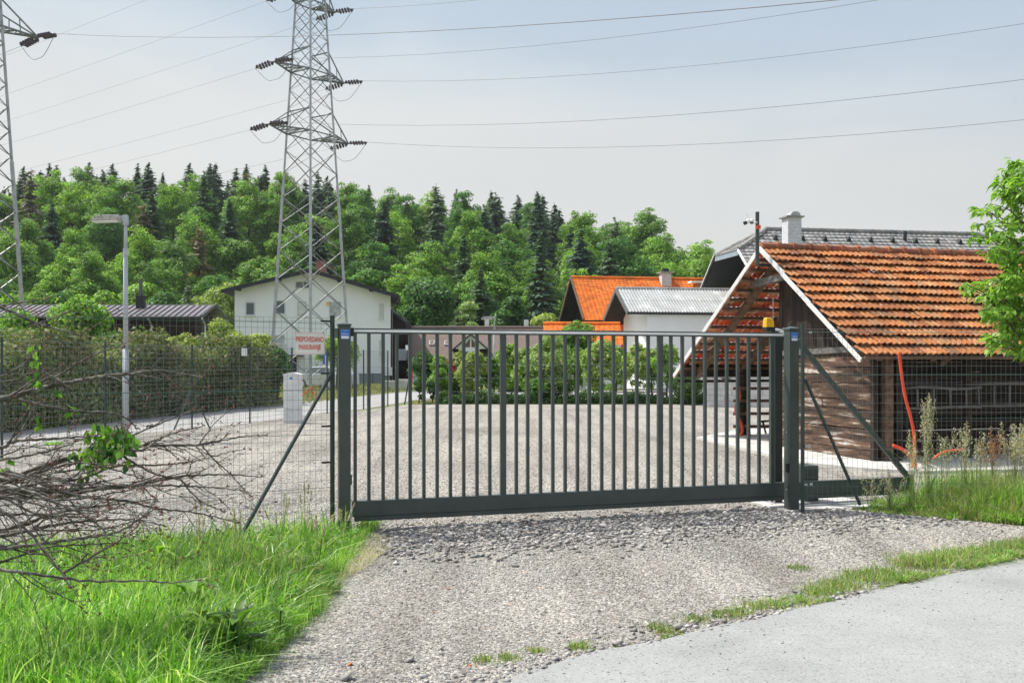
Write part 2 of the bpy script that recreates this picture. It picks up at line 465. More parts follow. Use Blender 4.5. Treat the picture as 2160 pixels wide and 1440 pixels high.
MT['dark_board'] = mat('dark_vertical_boards', [(.3, (.014, .009, .007)), (.5, (.032, .02, .014)), (.7, (.065, .043, .03))], scale=2.5, detail=7, rough=.85, stretch=(6, 6, .8), bump=.5, island=.45)
MT['peel'] = mat('weathered_peeling_boards', [(.3, (.02, .014, .01)), (.43, (.07, .042, .028)), (.53, (.13, .075, .045)), (.59, (.22, .14, .09)), (.635, (.46, .42, .38)), (.8, (.56, .54, .51))], scale=2.6, detail=8, rough=.8, stretch=(.55, .55, 4.6), bump=.6, bscale=14, island=.45, dist=.25)
MT['brown_wood'] = mat('brown_timber', [(.3, (.07, .04, .026)), (.5, (.15, .09, .055)), (.7, (.22, .145, .09))], scale=4, detail=7, rough=.85, stretch=(1.5, 1.5, 3), bump=.5, island=.3)
MT['grey_wood'] = mat('grey_timber', [(.3, (.08, .077, .07)), (.7, (.19, .183, .17))], scale=5, detail=6, rough=.85, stretch=(2, 2, 4), bump=.4)
MT['barge'] = mat('white_bargeboard', [(.3, (.3, .28, .26)), (.42, (.62, .61, .59)), (.7, (.74, .73, .71))], scale=6, detail=7, rough=.7)
MT['clay'] = tile_mat('old_clay_tile', [(0, (.24, .082, .03)), (.25, (.36, .125, .038)), (.6, (.46, .175, .052)), (.85, (.44, .22, .095)), (1, (.24, .11, .05))], 1.0, 24)
MT['clay_under'] = tile_mat('clay_tile_underside', [(0, (.68, .11, .035)), (.3, (.82, .2, .07)), (.6, (.84, .36, .18)), (.8, (.86, .6, .42)), (1, (.5, .12, .05))], .3)
MT['ridge'] = tile_mat('ridge_tile', [(0, (.26, .1, .06)), (.5, (.38, .15, .08)), (1, (.5, .2, .09))], .6)
MT['orange_tile'] = tile_mat('bright_orange_tile', [(0, (.68, .15, .02)), (.5, (.78, .19, .025)), (1, (.85, .24, .04))], .15, 5, .2)
MT['grey_tile'] = tile_mat('grey_roof_tile', [(0, (.26, .255, .25)), (.5, (.31, .305, .295)), (1, (.36, .355, .34))], .2, 4, .25)
MT['brown_tile'] = mat('brown_roof_tiles', [(.3, (.12, .085, .07)), (.7, (.2, .15, .125))], scale=9, rough=.85, bump=.6, bscale=24)
MT['fibre'] = mat('fibre_cement', [(.3, (.32, .33, .32)), (.55, (.4, .41, .4)), (.72, (.62, .63, .61))], scale=1.6, detail=7, rough=.85)
MT['white_brick'] = brick_mat('white_brick', (.72, .73, .75), (.66, .67, .7), (.36, .37, .39))
MT['red_brick'] = brick_mat('red_brick', (.36, .09, .05), (.28, .07, .04), (.4, .3, .25))
MT['block'] = brick_mat('pale_block', (.62, .62, .6), (.56, .56, .54), (.42, .42, .4), 1, .5, .22, .012)
MT['bark'] = mat('bark', [(.3, (.045, .034, .025)), (.7, (.13, .105, .08))], scale=6, rough=.95, bump=.6, stretch=(1, 1, .3))
MT['twig'] = mat('brush_bark', [(.3, (.045, .04, .033)), (.5, (.11, .098, .082)), (.7, (.34, .32, .28))], scale=18, detail=6, rough=.85, bump=.5, bscale=90)
MT['bud'] = mat('red_bud', [(.3, (.09, .035, .025)), (.7, (.22, .08, .055))], scale=60, rough=.7)
MT['silver'] = mat('silver_car_paint', (.42, .45, .46), rough=.25, metal=.4, spec=.6)
MT['rubber'] = mat('rubber', (.015, .015, .016), rough=.8)
MT['lampgrey'] = mat('lamp_grey', [(.35, (.4, .43, .47)), (.65, (.48, .51, .55))], scale=3, rough=.5)
MT['lamp_dirty'] = mat('dirty_lamp_head', [(.35, (.2, .19, .16)), (.5, (.42, .41, .38)), (.7, (.55, .54, .52))], scale=14, detail=6, rough=.7)

g_ = lambda *a: [(i / (len(a) - 1), c) for i, c in enumerate(a)]
MT['leaf_a'] = foliage('broadleaf_fresh', g_((.08, .19, .03), (.15, .31, .045), (.26, .44, .07), (.38, .54, .12)), .42, .35, objvar=.3)
MT['leaf_b'] = foliage('broadleaf_deep', g_((.07, .17, .04), (.11, .25, .055), (.18, .34, .08)), .42, .25, objvar=.25)
MT['leaf_y'] = foliage('broadleaf_yellow', g_((.19, .28, .05), (.28, .38, .07), (.37, .46, .12), (.46, .52, .2)), .42, .2, objvar=.2)
MT['conifer'] = foliage('spruce_needles', g_((.07, .14, .095), (.105, .185, .115), (.15, .235, .125)), .3, .3, rough=.7, objvar=.3)
MT['pine'] = foliage('pine_needles', g_((.13, .19, .12), (.17, .235, .14), (.22, .28, .17)), .35, .3, rough=.7, objvar=.2)
MT['brownfir'] = foliage('dying_needles', g_((.18, .16, .11), (.24, .215, .15), (.29, .26, .18)), .2, .3, rough=.8, objvar=.2)
MT['hedge'] = foliage('hedge_leaf', g_((.08, .14, .035), (.13, .2, .05), (.2, .22, .09), (.36, .3, .19)), .28, .5, rough=.7, objvar=.05)
MT['thuja'] = foliage('thuja_leaf', g_((.025, .075, .012), (.05, .12, .02), (.07, .16, .03)), .2, .2)
MT['hedge_dark'] = foliage('clipped_hedge_leaf', g_((.035, .085, .02), (.065, .14, .03), (.12, .21, .05)), .28, .2)
MT['flower'] = foliage('pale_blossom', g_((.16, .3, .05), (.25, .42, .07), (.34, .48, .12), (.74, .72, .58)), .42, .15)
MT['redleaf'] = foliage('red_leaf', g_((.45, .05, .01), (.62, .1, .02), (.3, .05, .02)), .3, .2, tint=(1.2, .8, .5))
MT['walnut'] = foliage('near_leaf', g_((.07, .17, .02), (.12, .27, .03), (.19, .36, .05), (.28, .44, .1)), .45, .12, rough=.42, spec=.5)
MT['vine'] = foliage('vine_leaf', g_((.03, .09, .015), (.06, .16, .025), (.12, .27, .04), (.24, .4, .08)), .4, .2, rough=.4, spec=.5)
MT['grass'] = foliage('grass_blade', g_((.05, .15, .018), (.11, .28, .03), (.2, .43, .05), (.33, .55, .1), (.58, .66, .3)), .45, .3, rough=.4, objvar=0, spec=.6)
MT['grass_dry'] = foliage('dry_grass', g_((.14, .2, .05), (.26, .28, .1), (.4, .37, .2), (.52, .46, .3)), .3, .2, objvar=0)
MT['straw'] = foliage('straw_blade', g_((.42, .38, .25), (.56, .51, .36), (.68, .63, .47)), .25, .15, objvar=0)
MT['seed'] = foliage('seed_head', g_((.4, .42, .27), (.52, .52, .38), (.62, .6, .48), (.55, .36, .26)), .3, .1, objvar=0)
MT['rust_seed'] = foliage('rust_seed_head', g_((.3, .13, .08), (.45, .22, .14), (.5, .32, .22)), .25, .1, objvar=0)
MT['poppy'] = foliage('poppy_petal', g_((.8, .1, .02), (.85, .15, .03)), .3, .1, tint=(1.1, .8, .5))

# ------------------------------------------------------------------ ground, roads
def sheet(name, pts, z, m, kind='structure'):
    b = MB(); b.poly([(p[0], p[1], z) for p in pts])
    return tag(b.build(name, m), kind=kind)
sheet('ground', [(-900, -60), (900, -60), (900, 1500), (-900, 1500)], 0, MT['ground'])
EDGE = [(-2.1, 3.6), (-.05, 5.27), (.325, 5.68), (1.09, 6.2), (1.855, 6.74), (3.12, 7.69), (4.42, 8.6), (8.5, 11.4), (14, 14.8)]
yard = [(-2.8, 3.0)] + EDGE + [(30, 24), (30, 39)] + [tuple(G(x, 853)[:2]) for x in (1480, 1200, 900, 860)] + \
       [tuple(G(*q)[:2]) for q in ((760, 866), (700, 870), (600, 882), (528, 892), (260, 918), (0, 944), (-200, 964))] + [(-20, 9), (-20, 3)]
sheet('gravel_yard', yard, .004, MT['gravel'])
road = [tuple(G(*q)[:2]) for q in ((-300, 975), (0, 944), (260, 918), (528, 892), (600, 882), (700, 869), (760, 864), (860, 847), (960, 838.5), (1300, 838), (1700, 838),
        (1700, 823), (1200, 825), (860, 826), (740, 838), (600, 851), (528, 858.6), (260, 883), (0, 907), (-300, 936))]
sheet('road', road, .008, MT['road'])
re_ = random.Random(12); RE = []
for (xa, ya), (xb, yb) in zip(EDGE[:-1], EDGE[1:]):
    n_ = max(2, int(math.hypot(xb - xa, yb - ya) / .05))
    for i in range(n_): RE.append((xa + (xb - xa) * i / n_ + re_.uniform(-.006, .006), ya + (yb - ya) * i / n_ + re_.uniform(-.012, .012) + .02 * math.sin(i * .37)))
path = RE + [EDGE[-1]] + [(16, 14), (16, -2), (-3, -2), (-6, 1)]
sheet('path', path, .012, MT['asphalt'])
b = MB()
SLAB_PTS = [G(1469, 926), G(1600, 957), G(1700, 981), G(1820, 993), G(1940, 1000), V(9.5, 15.6, 0), V(16, 18, 0), V(14, 27, 0), V(5.6, 24.4, 0)]
b.prism([(p.x, p.y, .0) for p in SLAB_PTS], (0, 0, .05))
tag(b.build('concrete_slab', MT['concrete']), kind='structure')

# grass bank boundary (ground coordinates)
bank = [tuple(G(*q)[:2]) for q in ((470, 1460), (545, 1400), (605, 1345), (665, 1290), (700, 1230), (730, 1180), (775, 1130), (790, 1098))] + [(-1.35, 10.2), (-1.9, 9.95), (-4.4, 8.45), (-7, 6.9), (-7, 3.5), (-2, 3.6)]
sheet('bank_soil', bank, .008, MT['soil'])
rb = [tuple(G(*q)[:2]) for q in ((1800, 1078), (1905, 1088), (2030, 1098), (2170, 1110), (2400, 1125))] + [(9.5, 12.6), (6.2, 12.9), (4.9, 12.1), (4.0, 11.8)]
sheet('verge_soil', rb, .009, MT['soil'])

# hill with the forest on it
SKY = [(-400, 365), (0, 380), (60, 366), (180, 362), (400, 358), (600, 352), (660, 375), (760, 395), (900, 412), (1130, 425), (1250, 470), (1340, 478), (1420, 500), (1480, 560), (1560, 640), (1700, 700), (2200, 720)]
HX = np.array([a for a, _ in SKY], float); HYs = np.array([b for _, b in SKY], float)
D0, DC = 92.0, 168.0
def hill_z(x, y):
    px = CX + F * x / max(y, 1)
    top = EYE + (HY - np.interp(px, HX, HYs)) * DC / F
    crest = max(top - np.interp(px, [-400, 600, 1300, 1500], [11.5, 11.5, 10.5, 10]), 0)
    t = (y - D0) / (DC - D0)
    if t <= 0: return -.5
    t2 = min(t, 1)
    s = t2 * t2 * (3 - 2 * t2)
    return crest * (.35 * t2 + .65 * s) - (max(0, t - 1) * 14)
nx, ny = 70, 22
vs = []
for j in range(ny):
    y = D0 - 4 + j * (DC + 60 - D0) / (ny - 1)
    for i in range(nx):
        px = -500 + i * 2500 / (nx - 1)
        x = (px - CX) * y / F
        vs.append((x, y, hill_z(x, y) - .3))
fs = [[j * nx + i, j * nx + i + 1, (j + 1) * nx + i + 1, (j + 1) * nx + i] for j in range(ny - 1) for i in range(nx - 1)]
tag(npmesh('hill', vs, 4, MT['hill'], faces=np.array(fs)), kind='structure')

# ------------------------------------------------------------------ foliage generators (numpy)
def unit(a): return a / np.maximum(np.linalg.norm(a, axis=1, keepdims=True), 1e-9)
def leafquads(rng, C, Nn, size, aspect=.5, up=None):
    """diamond shaped leaves centred at C, facing about Nn; returns (4N,3)"""
    n = len(C)
    t = rng.normal(size=(n, 3))
    if up is not None: t = t * .5 + np.asarray(up)
    t = unit(np.cross(Nn, np.cross(t, Nn)) + 1e-6)
    b = unit(np.cross(Nn, t))
    size = np.broadcast_to(np.asarray(size, float), (n,))[:, None]
    k = (rng.random((n, 1)) - .5) * .3
    v = np.stack([C + t * size * .5, C + b * size * aspect * .5 + t * size * k, C - t * size * .5, C - b * size * aspect * .5 + t * size * k], 1)
    return v.reshape(-1, 3)
def bentleaves(rng, base, T, Nn, size, aspect=.45, bend=.35):
    """pointed leaves with a mid fold and a droop: two quads each along T from base (6 vertices)"""
    n = len(base)
    T = unit(T); B = unit(np.cross(Nn, T)); Nn = unit(np.cross(T, B))
    s = np.broadcast_to(np.asarray(size, float), (n,))[:, None]
    m1 = base + T * s * .4 + Nn * s * .04
    tip = base + T * s - Nn * s * bend * rng.random((n, 1))
    L = base + T * s * .42 + B * s * aspect * .5 + Nn * s * .1
    Rr = base + T * s * .42 - B * s * aspect * .5 + Nn * s * .1
    V6 = np.stack([base, L, m1, tip, Rr], 1).reshape(-1, 3)
    o = (np.arange(n) * 5)[:, None]
    f = np.concatenate([o + np.array([[0, 2, 3, 1]]), o + np.array([[0, 4, 3, 2]])], 1).reshape(-1, 4)
    return V6, f
def sphere_pts(rng, n):
    return unit(rng.normal(size=(n, 3)))

def broad_crown(seed, H, Rr, base, nlobe=30, nleaf=9000, ls=.34, lob=.36, irregular=.2, top=1.0):
    rng = np.random.default_rng(seed)
    cz = (H + base) / 2; hz = (H - base) / 2
    d = sphere_pts(rng, nlobe); d[:, 2] = np.abs(d[:, 2]) * rng.choice([1, -1], nlobe, p=[.68, .32])
    rad = (.5 + .28 * rng.random(nlobe))[:, None]
    C = d * rad * np.array([Rr, Rr, hz]) * (1 + irregular * (rng.random((nlobe, 1)) - .4)) + np.array([0, 0, cz])
    # taper the crown towards the top
    k = 1 - .35 * np.clip((C[:, 2] - cz) / hz, 0, 1) * top
    C[:, :2] *= k[:, None]
    lr = lob * Rr * (.7 + .6 * rng.random(nlobe))
    w = lr ** 2; w /= w.sum()
    idx = rng.choice(nlobe, nleaf, p=w)
    q = sphere_pts(rng, nleaf); q[:, 2] = np.where(rng.random(nleaf) < .6, np.abs(q[:, 2]), q[:, 2])
    rr = lr[idx] * (.55 + .75 * rng.random(nleaf) ** .8)
    Pn = C[idx] + q * rr[:, None] * np.array([1, 1, .85])
    nn = unit(q + rng.normal(size=q.shape) * .55 + np.array([0, 0, .25]))
    return leafquads(rng, Pn, nn, ls * (.6 + .8 * rng.random(nleaf)), .62), C

def conifer_crown(seed, H, Rr, base, whorls=30, nb=10, nq=7, droop=.35, open_=0.0, power=.85):
    rng = np.random.default_rng(seed)
    Vs = []
    for w in range(whorls):
        t = (w + rng.random() * .6) / whorls
        z0_ = base + (H - base) * t
        r = Rr * (1 - t) ** power * (.75 + .4 * rng.random()) + .12
        for k in range(nb):
            if rng.random() < open_: continue
            a = rng.random() * 2 * math.pi
            rr = r * (.65 + .5 * rng.random())
            z = z0_ + rng.normal() * .3
            dr = np.array([math.cos(a), math.sin(a), 0]); sd = np.array([-math.sin(a), math.cos(a), 0])
            for j in range(nq):
                s = (j + .3 + .7 * rng.random()) / nq
                c = dr * rr * s + np.array([0, 0, z - droop * rr * s + .12 * rr * s * s]) + sd * rng.normal() * .16 * rr
                wd = (.42 * rr * (1.15 - s) + .16)
                ln = .34 * rr + .12
                t1 = dr + rng.normal(size=3) * .25 + np.array([0, 0, -.25 - .5 * rng.random()])
                t1 /= np.linalg.norm(t1)
                b1 = sd + rng.normal(size=3) * .35; b1 /= np.linalg.norm(b1)
                Vs += [c - t1 * ln * .5, c + b1 * wd * .5, c + t1 * ln * .6, c - b1 * wd * .5]
    # leader
    Vs += [(-.06, 0, H - .6), (0, .06, H - .6), (.02, 0, H + .5), (0, -.06, H - .6)]
    return np.array(Vs)

def trunk_mb(H, r, seed, C=None, lean=.02, limbs=8):
    rnd = random.Random(seed)
    b = MB()
    pts = [(0, 0, -.5)]; x = y = 0
    for i in range(1, 7):
        x += rnd.uniform(-lean, lean) * H; y += rnd.uniform(-lean, lean) * H
        pts.append((x, y, H * i / 6))
    b.tube(pts, [r * (1.15 - .95 * i / 6) for i in range(7)], 7)
    if C is not None:
        for c in list(C)[:limbs]:
            zb = max(.25 * H, min(c[2] * .75, .8 * H))
            k = zb / H
            p0 = Vector((x * k, y * k, zb)); p2 = Vector(c); pm = (p0 + p2) / 2 + Vector((0, 0, -.06 * H))
            b.tube([p0, pm, p2], [r * .45, r * .28, r * .08], 5)
    return b

def make_tree(name, label, cat, crown, matn, H, r, seed, C=None, group=None, lean=.015, extra=None):
    t = thing(name, label, cat, (0, 0, 0), group)
    npmesh('crown', crown, 4, MT[matn], t)
    trunk_mb(H * .86, r, seed, C, lean).build('trunk', MT['bark'], t)
    return t
def copy_tree(root, label=None, group=None):
    c = root.copy(); COL.objects.link(c)
    for ch in list(root.children):
        d = ch.copy(); COL.objects.link(d); d.parent = c
    if label: c['label'] = label
    if group: c['group'] = group
    return c
USED = set()
def place(proto, loc, rz, sc, label=None, group=None):
    if proto.name in USED: o = copy_tree(proto, label, group)
    else:
        o = proto; USED.add(proto.name)
        if label: o['label'] = label
        if group: o['group'] = group
    o.location = loc; o.rotation_euler = (0, 0, rz)
    o.scale = sc if hasattr(sc, '__len__') else (sc, sc, sc)
    return o

GRP = 'trees of the forest on the hillside'
PB, PL, PC, PP, PD = [], [], [], [], []
for i in range(4):
    cr, C = broad_crown(100 + i, 13.5 + i * .8, (3.1, 3.9, 3.4, 4.2)[i], .6, 85, 15000, .3, (.25, .2, .27, .2)[i], (.3, .8, .5, .9)[i])
    PB.append(make_tree('broadleaf_tree', 'fresh green broadleaf tree of the forest on the hillside', 'tree', cr, 'leaf_a', 13.5 + i * .8, .22, i, C, GRP))
for i in range(3):
    cr, C = broad_crown(120 + i, 14, (3.2, 3.8, 3.5)[i], .6, 80, 14000, .3, (.26, .2, .24)[i], (.4, .8, .6)[i])
    PL.append(make_tree('deep_green_tree', 'deep green leafy tree of the forest on the hillside', 'tree', cr, 'leaf_b', 13, .22, 20 + i, C, GRP))
for i in range(4):
    PC.append(make_tree('spruce_tree', 'dark pointed spruce of the forest on the hillside', 'tree', conifer_crown(200 + i, 18, 3.1 + .25 * i, 2.0, 40, 11, 8, .3, .15, .75), 'conifer', 18, .24, 40 + i, None, GRP, .004))
for i in range(2):
    PP.append(make_tree('pine_tree', 'grey green loose crowned conifer of the forest on the hillside', 'tree', conifer_crown(220 + i, 17, 3.8, 3.5, 24, 9, 8, .1, .22, .6), 'pine', 17, .24, 50 + i, None, GRP, .006))
for i in range(1):
    PD.append(make_tree('withered_fir_tree', 'withered grey brown fir of the forest on the hillside', 'tree', conifer_crown(240 + i, 14, 2.3, 1.5, 24, 9, 6, .3, .2, .5), 'brownfir', 14, .2, 60 + i, None, GRP, .006))

rt = random.Random(5)
def on_hill(px, D): 
    x = (px - CX) * D / F
    return (x, D, hill_z(x, D) - .2)
nforest = 0
LM = [(-200, 'left of the left edge pylon'), (60, 'above the left end of the brown shed'), (180, 'just left of the street lamp'), (290, 'just right of the street lamp'), (400, 'above the right end of the brown shed'), (490, 'above the left eave of the white house'),
      (590, 'behind the centre pylon'), (720, 'above the right eave of the white house'), (830, 'above the tall round tree'), (960, 'left of the distant street lamp'), (1050, 'above the distant street lamp'), (1150, 'left of the orange roofed house'), (1250, 'above the orange ridge'), (1360, 'above the chimney of the orange roof'), (1460, 'at the right end of the hill')]
def forest_label(pr, q, ri):
    kind = {'broadleaf_tree': 'fresh green broadleaf tree', 'deep_green_tree': 'deep green leafy tree', 'spruce_tree': 'dark pointed spruce', 'pine_tree': 'grey green loose conifer', 'withered_fir_tree': 'withered grey brown fir'}[pr.name.split('.')[0]]
    band = 'at the foot of' if ri < 2 else ('low on' if ri < 4 else ('midway up' if ri < 6 else ('high on' if ri < 8 else 'on the crest of')))
    lm = [t for x, t in LM if x <= q][-1] if q > -200 else LM[0][1]
    lab = kind + ' ' + band + ' the hill ' + lm
    return lab if len(lab.split()) <= 16 else kind.replace('dark pointed ', 'dark ').replace('grey green loose', 'loose').replace('withered grey brown', 'withered').replace('fresh green ', '').replace('deep green ', '') + ' ' + band + ' the hill ' + lm.replace('the right end of ', '').replace('the left end of ', '')
rows = [(94, 5.6), (101, 5.5), (109, 5.6), (117, 5.7), (126, 5.8), (135, 5.8), (144, 5.8), (153, 5.8), (161, 5.8), (169, 5.4)]
for ri, (D, stp) in enumerate(rows):
    pxs = stp * F / D
    px = -90 + rt.uniform(0, pxs)
    while px < 1600:
        d = D + rt.uniform(-3, 3); q = px + rt.uniform(-.3, .3) * pxs
        px += pxs
        if ri >= 7 and q > 1300 + 260 * (170 - d) / 60 + 160: continue
        if ri <= 1 and q > 1640: continue
        u_ = rt.random()
        # mix of kinds by place, as in the photograph
        if ri >= 8: pc, pp, pd = ((.92, .05, 0) if q < 340 else (.4, .1, 0)) if q < 640 else ((.55, .15, .02) if q < 960 else ((.3, .25, 0) if q < 1250 else (0, .1, 0)))
        elif ri == 7: pc, pp, pd = (.45, .1, .08) if q < 700 else ((.25, .15, .03) if q < 1000 else ((.25, .45, 0) if q < 1300 else (0, 0, 0)))
        elif ri >= 4: pc, pp, pd = (.16, .04, .13) if q < 700 else ((.4, .1, .02) if q < 1120 else ((.25, .5, 0) if q < 1330 else (0, 0, 0)))
        elif ri >= 2: pc, pp, pd = (.1, .02, .06) if q < 800 else ((.3, .05, 0) if q < 1120 else ((.2, .25, 0) if q < 1330 else (0, 0, 0)))
        else: pc, pp, pd = (.04, 0, 0)
        s = rt.uniform(.86, 1.12)
        if q > 1250: pc = pp = 0 if ri > 5 else pp
        if u_ < pc: pr = rt.choice(PC); s *= (.66 if q < 340 else .64) if ri >= 6 else .7; wx = rt.uniform(1.1, 1.6)
        elif u_ < pc + pp: pr = rt.choice(PP); s *= .66 if ri >= 7 else .75; wx = 1.2
        elif u_ < pc + pp + pd: pr = PD[0]; s *= .95; wx = 1.3
        else:
            pr = rt.choice(PB if rt.random() < (.72 if q < 750 or q > 1330 else .5) else PL); s *= (.7 if q > 380 else .76) if ri > 7 else (.68 if ri < 2 else .8); wx = 1.12 if q < 1250 else 1.35
        place(pr, on_hill(q, d), rt.uniform(0, 6.28), (s * wx * rt.uniform(.9, 1.1), s * wx * rt.uniform(.9, 1.1), s), forest_label(pr, q, ri))
        nforest += 1
print('FOREST', nforest)
# named crest trees
for (px, top, D, s, k) in ((188, 345, 168, 1.12, 1), (120, 350, 166, 1.05, 0), (400, 345, 170, 1.0, 2), (455, 345, 171, .95, 3), (50, 352, 165, .95, 2), (290, 362, 163, 1.0, 0),
                           (520, 348, 170, .95, 0), (560, 350, 168, .95, 1), (690, 372, 168, 1.0, 2), (740, 385, 166, 1.0, 3), (778, 392, 168, .85, 0), (918, 405, 164, 1.0, 0), (1132, 412, 160, 1.15, 1), (1052, 420, 158, 1.1, 2), (1170, 430, 162, .95, 3), (320, 405, 130, 1.0, 2), (235, 385, 160, .8, 1)):
    x, y, z = on_hill(px, D)
    zt = EYE + (HY - top) * D / F
    s2 = max(.5, (zt - z) / 18)
    place(PC[k], (x, y, z), rt.uniform(0, 6), (s2 * s * 1.35, s2 * s * 1.35, s2), 'tall skyline spruce ' + [t for x, t in LM if x <= px][-1])

# ---- single trees and shrubs in the middle distance
def lone(name, label, cat, px, top, D, halfw_px, seed, matn, base=.15, nleaf=7000, ls=None, nlobe=26, zb=0, group=None, lob=.36, aspect=.62):
    H = EYE + (HY - top) * D / F - zb; Rr = halfw_px * D / F
    ls = ls or max(.05, .0035 * D)
    cr, C = broad_crown(seed, H, Rr, H * base, nlobe, nleaf, ls, lob)
    t = thing(name, label, cat, (0, 0, 0), group)
    npmesh('crown', cr, 4, MT[matn], t)
    trunk_mb(H * .8, max(.03, H * .018), seed, C, .02, 10).build('trunk', MT['bark'], t)
    t.location = ((px - CX) * D / F, D, zb)
    return t
lone('round_tree', 'tall round green tree in front of the hill, right of the white house', 'tree', 903, 570, 88, 62, 301, 'leaf_b', .12, 14000, .3, 40)
lone('deciduous_tree', 'small bright green tree between the white house and the round tree', 'tree', 768, 545, 92, 40, 302, 'leaf_b', .1, 7000)
lone('blossoming_tree', 'pale blossoming tree just right of the tall round tree', 'tree', 985, 628, 86, 34, 303, 'flower', .1, 7000, .26)
lone('lilac_tree', 'low pale flowering tree above the brown roof ridge', 'tree', 1000, 668, 82, 30, 304, 'flower', .1, 5000, .24)
lone('leafy_tree', 'light green tree left of the orange roofed house', 'tree', 1150, 645, 84, 36, 305, 'leaf_y', .08, 6000)
lone('leafy_tree', 'green tree behind the far street lamp', 'tree', 1075, 610, 88, 44, 306, 'leaf_b', .08, 8000)
lone('maple_tree', 'green tree with reddish shoot tips above the hedge, beside the long brown roof', 'tree', 165, 600, 39, 74, 307, 'leaf_a', .1, 12000, .15, 46, lob=.27)
lone('leafy_bush', 'bright green bush at the left edge above the hedge', 'bush', 40, 655, 37, 66, 308, 'leaf_a', .05, 6000, .15)
lone('leafy_bush', 'yellow green bush just right of the street lamp post', 'bush', 318, 676, 37, 54, 309, 'leaf_y', .05, 6000, .12)
lone('leafy_bush', 'yellow green bush below the gable of the brown shed', 'bush', 468, 662, 40, 54, 310, 'leaf_y', .05, 6500, .13)
lone('leafy_bush', 'pale yellow bush at the right end of the hedge', 'bush', 548, 690, 41, 46, 311, 'leaf_y', .05, 5000, .13)
for i, (px, top, D, hw, m_) in enumerate(((60, 590, 78, 70, 'leaf_a'), (300, 585, 80, 60, 'leaf_a'), (350, 600, 76, 45, 'leaf_b'), (470, 575, 84, 60, 'leaf_y'), (420, 600, 80, 45, 'leaf_y'), (230, 600, 76, 45, 'leaf_a'), (130, 600, 80, 50, 'leaf_b'), (0, 600, 82, 60, 'leaf_b'), (560, 590, 88, 45, 'leaf_y'), (830, 620, 92, 40, 'leaf_a'))):
    lone('broadleaf_tree', ['bright tree above the left half of the shed roof', 'bright tree behind the shed flue', 'deep green tree right of the shed flue', 'pale yellow green tree beside the left eave of the white house', 'pale yellow green tree right of the bluish spruce', 'bright tree behind the street lamp pole', 'deep green tree behind the reddish tipped tree', 'deep green tree at the left edge behind the shed', 'pale tree just behind the left roof slope of the white house', 'green tree right of the white house gutter'][i], 'tree', px, top, D, hw, 320 + i, m_, .08, 6500, .28, group='trees at the foot of the hill')
tb = make_tree('blue_spruce', 'small bluish spruce standing behind the brown metal roof', 'tree', conifer_crown(260, 10, 2.1, .5, 26, 10, 6, .25), 'pine', 10, .15, 70, lean=.003)
tb.location = ((396 - CX) * 70 / F, 70, 0); tb.scale = (.8, .8, (EYE + (HY - 598) * 70 / F) / 10)
tb2 = make_tree('fir_tree', 'young dark fir in front of the hill right of the round tree', 'tree', conifer_crown(261, 12, 2.6, .5, 26, 10, 7, .3), 'conifer', 12, .15, 71, lean=.003)
tb2.location = ((1015 - CX) * 90 / F, 90, 0); tb2.scale = (1.2, 1.2, (EYE + (HY - 565) * 90 / F) / 12)

# garden shrubs behind the yard
lone('thuja_bush', 'small cone shaped thuja nearest the gate post, at the garden edge', 'bush', 884, 793, 40.3, 14, 401, 'thuja', .0, 4500, .07, 20)
lone('thuja_bush', 'second small thuja just right of the cone shaped one', 'bush', 912, 800, 40.8, 14, 402, 'thuja', .0, 4500, .07, 20)
lone('grey_green_shrub', 'grey green shrub behind the two small thujas', 'bush', 893, 730, 46, 32, 403, 'leaf_b', .05, 5000, .12)
lone('leafy_shrub', 'bright green shrub behind the thujas', 'bush', 925, 738, 45, 22, 404, 'leaf_a', .05, 4000, .12)
lone('red_leaved_shrub', 'orange red leaved shrub behind the clipped hedge', 'bush', 950, 757, 47, 26, 405, 'redleaf', .3, 3000, .12, lob=.26)
lone('golden_shrub', 'golden green loose shrub left of the thick middle gate bar', 'bush', 998, 738, 42, 38, 406, 'leaf_y', .05, 5200, .11, 30, lob=.28)
lone('golden_shrub', 'small yellow leaved shrub beside the dormer', 'bush', 972, 728, 44, 18, 407, 'leaf_y', .3, 1800, .11, lob=.3)
lone('leafy_shrub', 'green shrub right of the thick middle gate bar', 'bush', 1078, 715, 46, 32, 408, 'leaf_a', .1, 5500, .12)
lone('flowering_shrub', 'tall shrub with pale flowers left of the white pole', 'bush', 1155, 702, 42, 62, 409, 'flower', .04, 12000, .11, 50, lob=.26)
lone('flowering_shrub', 'pale flowering shrub between the white pole and the grey house', 'bush', 1268, 705, 42.5, 48, 410, 'flower', .04, 10000, .11, 44, lob=.26)
lone('flowering_shrub', 'thin flowering shrub in front of the white wall of the grey house', 'bush', 1345, 712, 41.5, 40, 411, 'flower', .08, 5200, .11, 40, lob=.2)
lone('cherry_tree', 'dark leafy tree rising above the gate rail in front of the orange roof', 'tree', 1216, 662, 50, 50, 412, 'leaf_a', .2, 9000, .13, 40, lob=.27)
lone('leafy_shrub', 'green shrub at the low corner of the barn roof', 'bush', 1405, 716, 40.6, 36, 413, 'leaf_a', .1, 5500, .1)
lone('leafy_shrub', 'low dense dark shrub in front of the pale block wall', 'bush', 1450, 790, 39.5, 36, 414, 'hedge_dark', .0, 5500, .09)
lone('leafy_shrub', 'dark undergrowth beneath the pale flowering shrub', 'bush', 1165, 790, 41, 42, 415, 'hedge_dark', .0, 5500, .1)
lone('flowering_shrub', 'pale flowering shrub just right of the thick middle gate bar', 'bush', 1108, 722, 43, 34, 417, 'flower', .08, 5000, .1, 34, lob=.26)
lone('leafy_shrub', 'green shrub behind the white pole', 'bush', 1215, 735, 44.5, 36, 418, 'leaf_a', .08, 5000, .1, 30)
